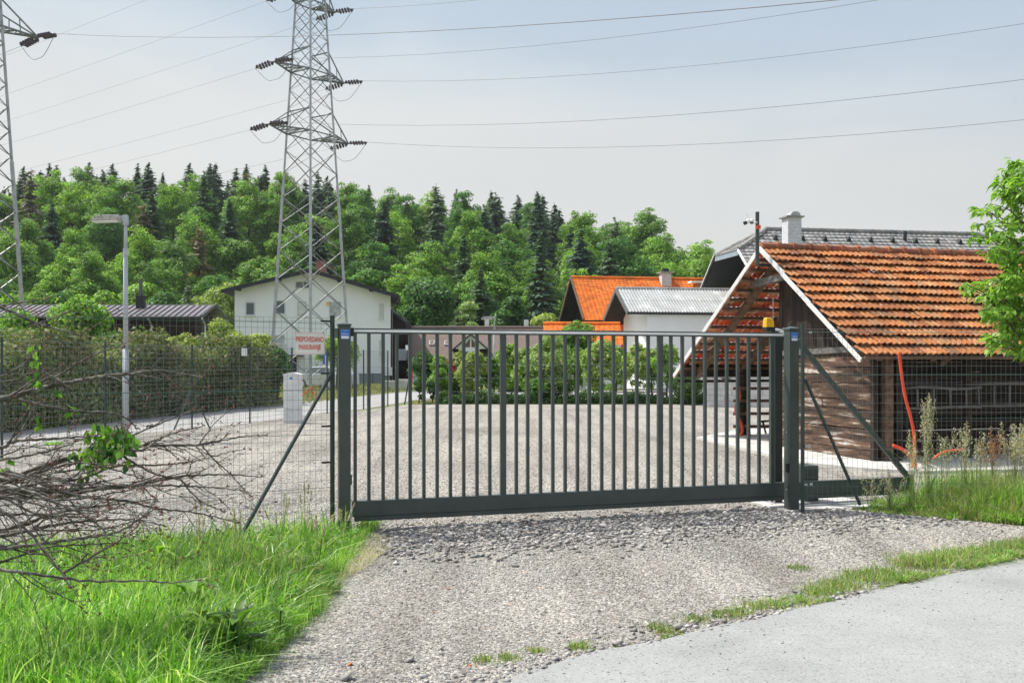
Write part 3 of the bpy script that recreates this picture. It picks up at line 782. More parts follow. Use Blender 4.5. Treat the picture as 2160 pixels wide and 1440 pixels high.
lone('flowering_shrub', 'pale flowering shrub left of the thick right gate bar', 'bush', 1375, 722, 42.5, 30, 419, 'flower', .1, 4200, .1, 30, lob=.26)
lone('leafy_shrub', 'tall grass like shrub beneath the flowering shrubs', 'bush', 1130, 800, 40.6, 26, 420, 'leaf_b', .0, 3500, .1)
lone('leafy_shrub', 'green shrub in front of the red leaved one', 'bush', 930, 778, 43, 24, 421, 'leaf_a', .02, 3500, .1, 26)
lone('leafy_shrub', 'green shrub between the golden shrub and the thick middle gate bar', 'bush', 1035, 748, 44, 26, 422, 'leaf_b', .03, 4200, .1, 30)
lone('leafy_shrub', 'light green shrub behind the flowering shrubs, left of the grey house', 'bush', 1300, 722, 45, 34, 423, 'leaf_a', .03, 5000, .1, 30)
lone('young_tree', 'young green tree in front of the white house, behind the left gate post', 'tree', 712, 700, 57, 50, 416, 'leaf_a', .3, 5000, .14, lob=.3)

def hedge_fill(name, label, p0, p1, depth, z0, z1, matn, n, ls, seed, cat='hedge', rag=.12):
    """leaf filled hedge along p0-p1 (ground), with its own dark branch core"""
    rng = np.random.default_rng(seed)
    p0 = np.array([p0[0], p0[1], 0.]); p1 = np.array([p1[0], p1[1], 0.])
    a = p1 - p0; L = np.linalg.norm(a); a /= L; bq = np.array([-a[1], a[0], 0])
    t = thing(name, label, cat, (float(p0[0]), float(p0[1]), 0))
    u_ = rng.random(n); face = rng.random(n)
    s = np.zeros(n); w = np.zeros(n); z = np.zeros(n); nn = np.zeros((n, 3))
    H = z1 - z0
    top = face < depth / (depth + 2 * H); sd = ~top
    ph = rng.random(4) * 6
    hz = lambda q: z1 + rag * (np.sin(q * 1.3 + ph[0]) + .7 * np.sin(q * 2.9 + ph[1]) + .5 * np.sin(q * 6.1 + ph[2]))
    x = u_ * L
    w[top] = (rng.random(top.sum()) - .5) * depth; z[top] = hz(x[top]) + rng.normal(size=top.sum()) * rag * .6; nn[top] = [0, 0, 1]
    sg = np.where(rng.random(sd.sum()) < .5, -1, 1)
    w[sd] = sg * depth / 2 + rng.normal(size=sd.sum()) * .05; z[sd] = z0 + rng.random(sd.sum()) * (hz(x[sd]) - z0); nn[sd] = bq[None] * sg[:, None]
    # ends
    e = rng.random(n) < .04
    x[e] = rng.choice([0, L], e.sum()); w[e] = (rng.random(e.sum()) - .5) * depth
    Cn = p0 + a * x[:, None] + bq * (w + np.sign(w) * .12 * rag / .17 * np.sin(x * 2.1 + z * 2.3) * np.cos(x * .9))[:, None] + np.array([0, 0, 1.]) * z[:, None] + rng.normal(size=(n, 3)) * (.03 + .3 * rag)
    nn = unit(nn + rng.normal(size=(n, 3)) * .7)
    npmesh('foliage', leafquads(rng, Cn, nn, ls * (.6 + .8 * rng.random(n)), .55, up=(0, 0, .6)), 4, MT[matn], t)
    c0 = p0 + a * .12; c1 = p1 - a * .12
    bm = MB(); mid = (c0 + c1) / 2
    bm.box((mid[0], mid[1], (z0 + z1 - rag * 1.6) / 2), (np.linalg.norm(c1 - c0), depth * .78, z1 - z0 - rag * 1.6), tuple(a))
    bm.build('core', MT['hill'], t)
    return t
hA = G(-160, 930); hB = G(592, 853)
hedge_fill('hedge', 'long tall untrimmed brown green hedge beyond the left fence', (hA.x - .9, hA.y), (hB.x - .9, hB.y), 1.7, 0, 2.02, 'hedge', 70000, .13, 501, rag=.22)
hedge_fill('clipped_hedge', 'low dark clipped hedge right of the small thujas', G(925, 843), G(990, 843), 1.0, 0, 1.15, 'hedge_dark', 9000, .09, 502, rag=.02)
hedge_fill('clipped_hedge', 'low dark clipped hedge right of the thick middle gate bar', G(1052, 826.5), G(1112, 826.5), 1.0, 0, 1.3, 'hedge_dark', 8000, .11, 503, rag=.03)
for i, (px, top, w_, m_, lab) in enumerate(((20, 690, 60, 'leaf_b', 'green overgrowth on the hedge top at the left edge'), (120, 698, 60, 'leaf_a', 'green overgrowth on the hedge below the reddish tipped tree'), (230, 700, 50, 'leaf_b', 'green overgrowth on the hedge just left of the street lamp'),
                                         (385, 706, 50, 'leaf_y', 'yellow green overgrowth on the hedge below the brown shed'), (585, 722, 30, 'leaf_b', 'rounded green bush closing the right end of the hedge'), (505, 700, 46, 'leaf_y', 'pale green overgrowth on the hedge before the white house corner'))):
    D_ = np.interp(px, [-100, 592], [27, 39.5])
    lone('hedge_overgrowth', lab, 'bush', px, top, D_, w_, 430 + i, m_, .55 if px < 560 else .05, 4200, .11, 34, lob=.26)
gc = hedge_fill('ground_cover', 'low leafy ground cover along the far edge of the gravel yard', G(925, 851), G(1482, 851), .9, 0, .27, 'hedge_dark', 16000, .1, 504, 'plants', rag=.07)

# ------------------------------------------------------------------ houses
def tiles(name, O, a, dn, nrm, L, S, rows, tw, mt, parent, amp=.03, lift=.035, humps=2, keep=None, seed=0, jit=.004, over=.06, thick=.018, nseg=5):
    """overlapping tiles. O: top left corner of the slope, a along the ridge, dn down the slope, nrm outward"""
    rng = random.Random(seed)
    O = Vector(O); a = Vector(a).normalized(); dn = Vector(dn).normalized(); nrm = Vector(nrm).normalized()
    n = int(round(L / tw)); tw = L / n; rh = S / rows
    b = MB(); M_ = nseg * humps
    for r in range(rows):
        for i in range(n):
            if keep and not keep((i + .5) * tw, (r + .5) * rh): continue
            j = rng.uniform(-jit, jit); j2 = rng.uniform(-jit, jit)
            g0 = []; g1 = []; g2 = []
            for k in range(M_ + 1):
                x = (i + k / M_) * tw - (0.002 if k == M_ else -.002)
                h = amp * (abs(math.sin(math.pi * humps * k / M_)) ** 1.3)
                p0 = O + a * x + dn * (r * rh) + nrm * (h * .6 + j)
                p1 = O + a * x + dn * ((r + 1) * rh + over + j2) + nrm * (h + lift + j)
                g0.append(p0); g1.append(p1); g2.append(p1 - nrm * thick - dn * .002)
            base = len(b.v)
            b.v += [tuple(p) for p in g0 + g1 + g2]
            m = M_ + 1
            for k in range(M_):
                b.f.append((base + k, base + m + k, base + m + k + 1, base + k + 1))
                b.f.append((base + m + k, base + 2 * m + k, base + 2 * m + k + 1, base + m + k + 1))
    return b.build(name, mt, parent)

def window(parent, c, w, h, d, nrm, pane='glass', sill=True, fr=.07, mull=0):
    """d: direction along the wall, nrm: outward"""
    c = Vector(c); d = Vector(d).normalized(); nrm = Vector(nrm).normalized(); z = Vector((0, 0, 1))
    b = MB()
    dep = .06
    def bar(cc, ww, hh): b.box(cc + nrm * .02, (ww, dep, hh), d)
    bar(c + z * (h / 2 - fr / 2), w, fr); bar(c - z * (h / 2 - fr / 2), w, fr)
    bar(c + d * (w / 2 - fr / 2), fr, h - 2 * fr); bar(c - d * (w / 2 - fr / 2), fr, h - 2 * fr)
    for i in range(mull):
        bar(c + d * (w * ((i + 1) / (mull + 1) - .5)), fr, h - 2 * fr)
    f = b.build('window', MT['frame'], parent)
    MB().box(c + nrm * .005, (w - 2 * fr, .02, h - 2 * fr), d).build('pane', MT[pane], f)
    if sill: MB().box(c - z * (h / 2 + .04) + nrm * .07, (w + .16, .18, .06), d).build('sill', MT['grey_wall'], f)
    return f

def slab(b, p0, p1, p2, p3, t):
    """roof slab from 4 top points, thickness t below"""
    ps = [Vector(p) for p in (p0, p1, p2, p3)]
    n = (ps[1] - ps[0]).cross(ps[3] - ps[0]).normalized()
    if n.z < 0: n = -n
    b.hexa([p - n * t for p in ps], ps)
    return n

# ---- white house (gable towards us)
def white_house():
    O = V(-20.34, 73, 0); u_ = V(1, 0, 0); v_ = V(-.125, 1, 0).normalized()
    t = thing('white_house', 'two storey white rendered house behind the centre pylon', 'house', O)
    XL, XA, XR, L = 0, 5.56, 11.44, 7.8
    zL, zA, zR = 6.95, 8.25, 6.55
    def q(a, bb, z): return O + u_ * a + v_ * bb + V(0, 0, z)
    b = MB()
    # the last stretch of the front is turned slightly, as in the photograph
    b.prism([q(0, 0, .85), q(10.15, 0, .85), q(10.15, 0, 7.0), q(XA, 0, zA), q(0, 0, zL)], v_ * L)
    c0 = q(10.152, 0, .85); c1 = q(XR, .35, .85); k0 = q(10.152, L - .1, .85); k1 = q(XR, L - .1, .85)
    b.hexa([c0, c1, k1, k0], [V(c0.x, c0.y, 6.98), V(c1.x, c1.y, zR), V(k1.x, k1.y, zR), V(k0.x, k0.y, 6.98)])
    b.build('wall', MT['white_wall'], t)
    b = MB(); b.prism([q(.03, .03, -.1), q(10.1, .03, -.1), q(10.1, .03, .85), q(.03, .03, .85)], v_ * (L - .06))
    b.hexa([q(10.15, .05, -.1), q(XR - .04, .4, -.1), q(XR - .04, L - .2, -.1), q(10.15, L - .2, -.1)], [q(10.15, .05, .85), q(XR - .04, .4, .85), q(XR - .04, L - .2, .85), q(10.15, L - .2, .85)])
    b.build('plinth', MT['foundation'], t)
    oa = .9
    tl = (-.85, zL - .17 + .12); ap = (XA, zA + .17); tr = (XR + .62, zR - .17 + .14)
    b = MB()
    for e_ in (tl, tr): slab(b, q(ap[0], -oa, ap[1]), q(e_[0], -oa, e_[1]), q(e_[0], L + oa, e_[1]), q(ap[0], L + oa, ap[1]), .14)
    rf = b.build('roof', MT['dark_roof'], t)
    for e_ in (tl, tr):
        b = MB(); b.beam(q(ap[0], -oa - .03, ap[1] - .1), q(e_[0], -oa - .03, e_[1] - .1), .06, .27); b.build('fascia', MT['dark_roof'], rf)
    b = MB(); e = q(tr[0] + .05, -oa, tr[1] - .1); b.tube([e, e + v_ * (L + 2 * oa)], .09, 8)
    b.tube([e + V(0, .3, 0), e + V(-.2, .6, -.3), q(XR + .12, .6, zR - .7), q(XR + .12, .6, .2)], .05, 6)
    b.build('gutter', MT['metal_roof'], rf)
    for x in (.35, 3.3, 7.7, 10.0):
        zz = zL + (zA - zL) * x / XA if x < XA else zA + (zR - zA) * (x - XA) / (XR - XA)
        b = MB(); b.box(q(x, -.45, zz - .04), (.18, .9, .2), u_); b.build('purlin', MT['dark_roof'], rf)
    c = q(6.15, 3.0, 8.5); b = MB(); b.box(c, (.7, .7, 1.8), u_); ch = b.build('chimney', MT['red_brick'], rf)
    MB().box(c + V(0, 0, .94), (.9, .9, .1), u_).build('cap', MT['dark_roof'], ch)
    for (px, py, w, h, pane, ml) in ((528, 651, .66, .95, 'glass', 0), (591, 648, .75, 1.0, 'glass', 0), (637, 651, .65, 1.05, 'shutter', 0), (707, 652, .85, 1.1, 'curtain', 0),
                                 (640, 601, 1.15, .5, 'glass', 1), (590, 716, .75, .65, 'curtain', 0)):
        c = P(px, py, 73.0); window(t, V(c.x, 73 - .012, c.z), w, h, u_, V(0, -1, 0), pane, True, .06, ml)
    dd = (q(XR, .35, 0) - q(10.152, 0, 0)).normalized(); nn_ = V(dd.y, -dd.x, 0)
    for py, h in ((657, 1.15), (733, 1.1)):
        c = q(10.152, 0, 0) + dd * .62 + nn_ * .012; window(t, V(c.x, c.y, EYE + (HY - py) * 73.1 / F), .32, h, dd, nn_, 'shutter', True, .04)
    MB().box(q(3.6, -.03, 1.2), (1.9, .05, 1.7), u_).build('garage_door', MT['dark_wood'], t)
    MB().box(q(3.7, -.5, 2.15), (2.6, 1.0, .1), u_).build('canopy', MT['dark_roof'], t)
    MB().box(q(6.85, -.06, 5.95), (.2, .1, .24), u_).build('wall_lamp', MT['amber'], t)
    MB().box(q(XR - .15, .15, 1.0), (.5, .3, .6), u_).build('meter_box', MT['white'], t)
white_house()

# dark lean-to right of the white house
t = thing('dark_outbuilding', 'black weatherboarded outbuilding against the right side of the white house', 'building', P(846, 812, 80))
b = MB(); D = 79
b.prism([P(823, 812, D), P(862, 812, D), P(862, 738, D), P(855, 682, D), P(840, 664, D), P(823, 656, D)], V(0, 5, 0)); b.build('wall', MT['dark_wood'], t)
b = MB(); b.beam(P(822, 652, D + 2), P(856, 679, D + 2), 5.2, .12); b.build('roof', MT['dark_roof'], t)
b = MB(); b.box(P(856, 748, D - .2), (1.6, .2, .9)); b.build('pale_base', MT['white_wall'], t)

# ---- brown roofed long house
def brown_house():
    D = 75.0
    zr = EYE + (HY - 691) * (D + 3.5) / F; ze = EYE + (HY - 757) * D / F
    x0 = (856 - CX) * D / F; x1 = (1150 - CX) * (D + 3) / F
    t = thing('long_house', 'long low house with brown tiled roof and white dormer seen through the gate', 'house', (x0, D, 0))
    b = MB(); b.box(((x0 + x1) / 2, D + 4.1, ze / 2 - .05), (x1 - x0 - .6, 7.0, ze), None); b.build('wall', MT['white_wall'], t)
    b = MB(); slab(b, (x0, D + 4, zr), (x1, D + 4, zr), (x1, D, ze), (x0, D, ze), .12)
    slab(b, (x0, D + 4, zr), (x1, D + 4, zr), (x1, D + 8, ze), (x0, D + 8, ze), .12)
    rf = b.build('roof', MT['brown_tile'], t)
    b = MB(); b.tube([(x0, D + 4, zr + .02), (x1, D + 4, zr + .02)], .13, 8); b.build('ridge_cap', MT['brown_tile'], rf)
    for px, w in ((1027, 9), (1110, 9)):
        c = P(px, 690, D + 4.5); b = MB(); b.box(c + V(0, 0, .1), (.36, .36, 1.0)); ch = b.build('chimney', MT['white'], rf)
        MB().box(c + V(0, 0, .72), (.62, .5, .07)).build('cap', MT['dark_roof'], ch)
    k = (zr - ze) / 4
    for px, py in ((911, 725), (943, 725)):
        c = P(px, py, D + 1.9); dn = V(0, -4, ze - zr).normalized(); z = ze + (c.y - D) * k
        c.z = z + .04
        b = MB(); s = V(1, 0, 0)
        pts = [c - s * .2 - dn * .3, c + s * .2 - dn * .3, c + s * .2 + dn * .3, c - s * .2 + dn * .3]
        b.hexa(pts, [p + V(0, -.03, .08) for p in pts]); f = b.build('roof_window', MT['frame'], rf)
        pts = [c - s * .14 - dn * .24, c + s * .14 - dn * .24, c + s * .14 + dn * .24, c - s * .14 + dn * .24]
        b = MB(); b.hexa([p + V(0, -.03, .07) for p in pts], [p + V(0, -.035, .1) for p in pts]); b.build('pane', MT['brown_tile'], f)
    # dormer
    dc = (993 - CX) * (D - .3) / F
    zt = EYE + (HY - 706) * (D - .3) / F; zb = ze - .35; hw = 1.2; zm = zt - 1.05
    b = MB(); b.prism([(dc - hw, D - .3, zm), (dc + hw, D - .3, zm), (dc, D - .3, zt)], (0, 3, 0))
    b.box((dc, D + .9, (zm + zb) / 2), (1.25, 2.4, zm - zb)); dm = b.build('dormer', MT['white_wall'], t)
    b = MB()
    for s in (-1, 1): b.beam((dc, D + .9, zt + .08), (dc + s * (hw + .2), D + .9, zm - .1), 2.9, .12, up=(0, 0, 1)) if False else slab(b, (dc, D - .6, zt + .1), (dc, D + 3, zt + .1), (dc + s * (hw + .25), D + 3, zm - .1), (dc + s * (hw + .25), D - .6, zm - .1), .1)
    b.build('dormer_roof', MT['dark_roof'], dm)
    for s in (-1, 1):
        b = MB(); b.prism([(dc + s * .06, D - .34, zm + .12), (dc + s * .62, D - .34, zm + .12), (dc + s * .06, D - .34, zt - .3)], (0, .03, 0)); b.build('dormer_panel', MT['brown_tile'], dm)
        b = MB(); b.box((dc + s * .3, D - .33, zm - .5), (.4, .04, .6)); b.build('dormer_window', MT['glass'], dm)
brown_house()

# ---- far house with the orange roof
def roofed(name, label, T, u_, v_, L, sF, sR, zF, zR, rows, tw, mroof, wall, over_a, wall_top_in=.25, hipk=None, amp=.02, wallm='white_wall', lift=.02, ridge=None, under='dark_wood', right_over=None):
    t = thing(name, label, 'house', (T.x, T.y, 0))
    u_ = Vector(u_).normalized(); v_ = Vector(v_).normalized()
    T = Vector(T); F_ = T - v_ * sF; F_.z = zF; Rr = T + v_ * sR; Rr.z = zR
    for side, E, s in ((-1, F_, sF), (1, Rr, sR)):
        dn = (E - T); S = dn.length; dn.normalize()
        nrm = u_.cross(dn) if side > 0 else dn.cross(u_)
        if nrm.z < 0: nrm = -nrm
        b = MB(); p1 = T + u_ * L; q1 = E + u_ * L
        slab(b, T - nrm * .02, p1 - nrm * .02, q1 - nrm * .02, E - nrm * .02, .14)
        nm = 'roof'
        rf = b.build(nm, MT[under], t)
        if side < 0: RF = rf
        if tw: tiles('tiles', T, u_, dn, nrm, L, S, rows, tw, MT[mroof], rf, amp, lift, 1, seed=7)
    w0 = T + u_ * over_a; Lw = L - 2 * over_a
    hF = .35; b = MB()
    def at(s, z): p = w0 + v_ * s; p.z = z; return p
    kF = (T.z - zF) / sF; kR = (T.z - zR) / sR
    b.prism([at(-sF + hF, 0), at(sR - hF, 0), at(sR - hF, zR + hF * kR - .2), at(0, T.z - .2), at(-sF + hF, zF + hF * kF - .2)], u_ * Lw)
    b.build('wall', MT[wallm], t)
    return t, RF, T, F_, Rr
uo = V(math.cos(R(10)), math.sin(R(10)), 0); vo = V(-math.sin(R(10)), math.cos(R(10)), 0)
t, rf, T, F_, Rr = roofed('orange_roofed_house', 'far house with bright orange tiled roof and black gable', P(1205, 586, 85), uo, vo, 22, 4.5, 4.3, 5.1, 5.35, 22, .35, 'orange_tile', 1, 1.3, wallm='dark_wood', amp=.03, lift=.03)
b = MB()
for E in (F_, Rr): b.beam(T - uo * .05 + V(0, 0, .03), E - uo * .05 + V(0, 0, .03), .1, .22)
b.build('bargeboard', MT['brown_wood'], rf)
b = MB(); b.tube([T + V(0, 0, .06), T + uo * 22 + V(0, 0, .06)], .13, 8); b.build('ridge_cap', MT['orange_tile'], rf)
c = P(1403, 596, 86); b = MB(); b.box(c, (.85, .85, 1.6), uo); ch = b.build('chimney', MT['white_brick'], rf); MB().box(c + V(0, 0, .85), (1.1, 1.1, .12), uo).build('cap', MT['grey_tile'], ch); MB().box(c + V(0, 0, 1.08), (.5, .5, .3), uo).build('cowl', MT['dark_roof'], ch)
c = P(1474, 608, 84); b = MB(); b.box(c, (.7, .7, 1.0), uo); ch = b.build('chimney', MT['clay'], rf); MB().box(c + V(0, 0, .5), (1.6, .9, .14), uo).build('cap', MT['grey_wall'], ch)
c = P(1283, 705, 82.0); b = MB(); b.box(V(c.x + 2, 80.6, 3.6), (5, .3, 2.2), uo); b.build('red_wall', MT['orange'], t)

# low orange tiled outbuilding
t = thing('low_tiled_shed', 'low shed with bright orange tiled roof behind the cherry tree', 'building', (1.9, 62, 0))
ld = 62
p0 = P(1146, 685, ld + 1.5); p1 = P(1300, 697, ld + 3.5); p1.z = p0.z = p0.z
e0 = P(1140, 728, ld - 1.0); e0.z = p0.z - 1.3
dn = (e0 - p0); dn.x = 0; S = dn.length; dn.normalize(); nrm = V(1, 0, 0).cross(dn); nrm = nrm if nrm.z > 0 else -nrm
tiles('roof', p0, (1, 0, 0), dn, nrm, 4.9, S, 10, .32, MT['orange_tile'], t, .03, .03, 1, seed=3)
b = MB(); b.box((p0.x + 2.45, ld + 1.2, (p0.z - 1.0) / 2), (4.6, 3.0, p0.z - 1.0)); b.build('wall', MT['white_wall'], t)
b = MB(); b.tube([p0 + V(0, 0, .08), p0 + V(4.9, 0, .08)], .12, 8); b.build('ridge_cap', MT['orange_tile'], t)

# ---- grey house with corrugated roof
t = thing('grey_house', 'pale grey rendered house with corrugated grey roof', 'house', (6.1, 58, 0))
T = P(1300, 609, 58); uo2 = uo; vo2 = vo
F_ = T - vo * 2.45; F_.z = 4.5; Rr = T + vo * 2.65; Rr.z = 4.33
Lg = 12.0
def wave(name, T, E, a, L, mt, parent, amp=.028, wl=.18, thick=.02):
    dn = (E - T); S = dn.length; dn.normalize(); nrm = dn.cross(a); nrm = nrm if nrm.z > 0 else -nrm
    n = int(L / wl * 6); nv = 4
    vs = []
    for j in range(nv):
        for i in range(n + 1):
            x = L * i / n
            # two overlapping sheets with a small step half way down
            off = .0 if j < 2 else -.02
            s = (0, .5, .5, 1)[j] * S + (.05 if j == 1 else 0)
            vs.append(T + a * x + dn * s + nrm * (amp * math.cos(2 * math.pi * x / wl) + off + .03))
    fs = []
    for j in (0, 2):
        for i in range(n): fs.append((j * (n + 1) + i, (j + 1) * (n + 1) + i, (j + 1) * (n + 1) + i + 1, j * (n + 1) + i + 1))
    b = MB(); b.add(vs, fs); return b.build(name, mt, parent)
b = MB()
for E in (F_, Rr): slab(b, T - V(0, 0, .06), T + uo * Lg - V(0, 0, .06), E + uo * Lg - V(0, 0, .06), E - V(0, 0, .06), .1)
rf = b.build('roof', MT['dark_wood'], t)
wave('corrugated_sheet', T, F_, uo, Lg, MT['fibre'], rf); wave('corrugated_sheet', T, Rr, uo, Lg, MT['fibre'], rf)
b = MB(); n = 40
for i in range(n): b.tube([T + uo * (Lg * i / n) + V(0, 0, .05), T + uo * (Lg * (i + .86) / n) + V(0, 0, .05)], .085, 7)
b.build('ridge_cap', MT['fibre'], rf)
b = MB()
for E in (F_, Rr): b.beam(T - uo * .04 - V(0, 0, .08), E - uo * .04 - V(0, 0, .08), .06, .22)
b.build('bargeboard', MT['grey_wood'], rf)
b = MB(); b.tube([F_ - V(0, .05, .08), F_ + uo * Lg - V(0, .05, .08)], .07, 8); b.build('gutter', MT['dark_roof'], rf)
w0 = T + uo * 1.15
def at(s, z): p = w0 + vo * s; p.z = z; return p
b = MB(); b.prism([at(-2.3, 0), at(2.4, 0), at(2.4, 4.33), at(0, T.z - .22), at(-2.3, 4.5)], uo * 10); b.build('wall', MT['grey_wall'], t)
window(t, at(-.9, 1.9) - uo * .02, .8, .7, vo, -uo, 'glass')
b = MB(); c = at(.2, 2.0) - uo * .02 - vo * 1.4; b.box(c - V(0, 0, 1.0), (.05, 1.0, 1.9), uo); b.build('door', MT['frame'], t)

# ---- big grey tiled house on the right
u2 = V(math.cos(R(9.8)), math.sin(R(9.8)), 0); v2 = V(-math.sin(R(9.8)), math.cos(R(9.8)), 0)
t = thing('grey_tiled_house', 'large house with grey tiled half hipped roof behind the old barn', 'house', (14.8, 58, 0))
T = P(1617, 485, 58); T2 = T + u2 * 13.6
kz = .80; w_ = 2.45; h_ = 1.75
Fh = T - u2 * w_ - v2 * h_; Fh.z = T.z - h_ * kz; Rh = T - u2 * w_ + v2 * h_; Rh.z = Fh.z
Fe = T - u2 * w_ - v2 * 6.4; Fe.z = T.z - 6.4 * kz; Re = T - u2 * w_ + v2 * 5.3; Re.z = T.z - 5.3 * kz
Fh2 = T2 + u2 * w_ - v2 * h_; Fh2.z = Fh.z; Rh2 = T2 + u2 * w_ + v2 * h_; Rh2.z = Fh.z
Fe2 = T2 + u2 * w_ - v2 * 6.4; Fe2.z = Fe.z; Re2 = T2 + u2 * w_ + v2 * 5.3; Re2.z = Re.z
nF = V(-v2.x * kz * -1, -v2.y * kz, 1); nF = (-v2 * kz + V(0, 0, 1)).normalized(); nR = (v2 * kz + V(0, 0, 1)).normalized()
b = MB()
def polyslab(b, pts, n, th):
    b.prism([Vector(p) - n * th for p in pts], n * (th - .03))
polyslab(b, [T, T2, Fh2, Fe2, Fe, Fh], nF, .2)
polyslab(b, [T2, T, Rh, Re, Re2, Rh2], nR, .2)
hipn = (Fh - T).cross(Rh - T).normalized(); hipn = hipn if hipn.z > 0 else -hipn
polyslab(b, [T, Fh, Rh], hipn, .18)
hipn2 = (Fh2 - T2).cross(Rh2 - T2).normalized(); hipn2 = hipn2 if hipn2.z > 0 else -hipn2
polyslab(b, [T2, Rh2, Fh2], hipn2, .18)
rf = b.build('roof', MT['dark_roof'], t)
dn = (-v2 - V(0, 0, kz)).normalized(); S = 6.4 * math.sqrt(1 + kz * kz)
cosk = 1 / math.sqrt(1 + kz * kz)
def keepF(x, s):
    hh = s * cosk
    lim = max(0, w_ * (1 - hh / h_)) if hh < h_ else 0
    return lim - .1 < x < (13.6 + 2 * w_) - lim + .1
tiles('tiles', T - u2 * w_, u2, dn, nF, 13.6 + 2 * w_, S, 24, .33, MT['grey_tile'], rf, .035, .04, 1, keepF, 9)
hd = (Fh + Rh) / 2 - T; HS = hd.length
def keepH(x, s): return abs(x - h_ ) < h_ * s / HS + .1
tiles('tiles', T + v2 * h_, -v2, hd, hipn, 2 * h_, HS, 8, .33, MT['grey_tile'], rf, .035, .04, 1, keepH, 10)
b = MB()
def caps(b, p, q, r, l):
    p = Vector(p); q = Vector(q); n = max(1, int((q - p).length / l))
    for i in range(n):
        b.tube([p + (q - p) * (i / n), p + (q - p) * ((i + .98) / n)], [r * 1.12, r * .92], 8)
up = V(0, 0, .06)
caps(b, T + up, T2 + up, .13, .4); caps(b, T + up, Fh + up, .13, .4); caps(b, T + up, Rh + up, .13, .4); caps(b, T2 + up, Fh2 + up, .13, .4)
b.build('ridge_cap', MT['grey_tile'], rf)
b = MB()
b.beam(Rh - u2 * .05, Re - u2 * .05, .06, .2); b.build('bargeboard', MT['dark_roof'], rf)
b = MB(); b.beam(Rh - u2 * .09 + V(0, 0, .1), Re - u2 * .09 + V(0, 0, .1), .03, .06); b.build('edge_trim', MT['white'], rf)
b = MB(); b.beam(Fh - u2 * .05, Fe - u2 * .05, .06, .13)
b.build('bargeboard', MT['white'], rf)
b = MB(); b.beam(Fh - V(0, 0, .12), Rh - V(0, 0, .12), .08, .35); b.build('hip_fascia', mat('blue_grey_metal', (.3, .36, .4), rough=.5), rf)
w0 = T + u2 * .6
def at(s, z): p = w0 + v2 * s; p.z = z; return p
b = MB(); b.prism([at(-5.4, 0), at(4.4, 0), at(4.4, T.z - 4.4 * kz - .3), at(0, T.z - .4), at(-5.4, T.z - 5.4 * kz - .3)], u2 * 12.4); b.build('wall', MT['white_wall'], t)
for px in (1632, 1692, 1739, 1787, 1834, 1881, 1928, 1975, 2021):
    xx = None
    # vent: on the front slope at image height 495
    best = None
    for i in range(200):
        a_ = -w_ + i * (13.6 + 2 * w_) / 200
        p = T + u2 * a_ - v2 * .75; p.z = T.z - .75 * kz + .05
        e = abs(CX + F * p.x / p.y - px)
        if best is None or e < best[0]: best = (e, p)
    p = best[1]; b = MB()
    d_ = dn
    b.add([p + d_ * .25 - u2 * .17, p + d_ * .25 + u2 * .17, p + d_ * .1 + nF * .3, p - d_ * .3], [(0, 1, 2), (1, 3, 2), (3, 0, 2)])
    b.build('roof_vent', MT['dark_roof'], rf)
    if px == 1928:
        q_ = p - u2 * .6
        b = MB(); b.tube([q_, q_ + V(0, 0, .55)], .11, 8); b.build('vent_pipe', MT['dark_roof'], rf)
cw = P(1668, 492, 56.2)
b = MB(); b.box((cw.x + .05, cw.y, cw.z - .1), (.8, .8, 1.9), u2); ch = b.build('chimney', MT['white_brick'], rf)
b = MB(); b.box((cw.x + .05, cw.y, cw.z + .89), (1.05, 1.05, .08), u2); b.build('cap', MT['grey_tile'], ch)
b = MB(); b.box((cw.x + .05, cw.y - .02, cw.z - 1.35), (.9, .9, .55), u2); b.build('flashing', MT['dark_roof'], ch)
b = MB(); cc = V(cw.x + .15, cw.y, cw.z + .98)
arc = [(cc + u2 * (.30 * math.cos(a)) + V(0, 0, .22 * math.sin(a))) for a in [math.pi * i / 8 for i in range(9)]]
b.prism([p - v2 * .3 for p in arc], v2 * .6); b.build('cowl', MT['galv'], ch)

# ---- brown metal roofed shed on the left
t = thing('brown_shed', 'long brown shed with ribbed metal roof behind the hedge', 'building', (-15.5, 52, 0))
zr = 4.66; ze = 3.97; xr = -15.5; xl = -30
b = MB(); slab(b, (xl, 52, zr), (xr, 52, zr), (xr - .05, 49.7, ze), (xl, 49.7, ze), .07); slab(b, (xl, 52, zr), (xr, 52, zr), (xr, 54.3, ze), (xl, 54.3, ze), .07)
rf = b.build('roof', MT['metal_roof'], t)
b = MB()
for i in range(46):
    x = xl + .2 + i * (xr - xl - .3) / 45
    b.beam((x, 52, zr + .03), (x, 49.7, ze + .03), .035, .05)
b.build('rib', MT['metal_roof'], rf)
b = MB(); b.tube([(xl, 49.65, ze - .05), (xr, 49.65, ze - .05)], .06, 7); b.build('gutter', MT['dark_roof'], rf)
b = MB(); b.beam((xr + .03, 52, zr), (xr + .03, 49.7, ze), .05, .16); b.beam((xr + .03, 52, zr), (xr + .03, 54.3, ze), .05, .16); b.build('bargeboard', MT['grey_wood'], rf)
b = MB()
b.prism([(xr - .5, 50.3, 0), (xr - .5, 53.7, 0), (xr - .5, 53.7, 3.95), (xr - .5, 52, 4.45), (xr - .5, 50.3, 3.95)], (xl - xr + 1, 0, 0)); b.build('wall', MT['dark_wood'], t)
b = MB(); b.box((-19.5, 50.2, 2.3), (7.5, .08, 1.4)); b.build('panel', MT['brown_wood'], t)
c = P(297, 612, 51.5); b = MB(); b.box((c.x, 51.5, 4.75), (.38, .38, .7)); ch = b.build('chimney', MT['dark_roof'], rf)
b = MB(); b.tube([(c.x, 51.5, 5.0), (c.x, 51.5, 5.95)], .1, 8); b.build('flue', MT['grey_wood'], ch)
b = MB()
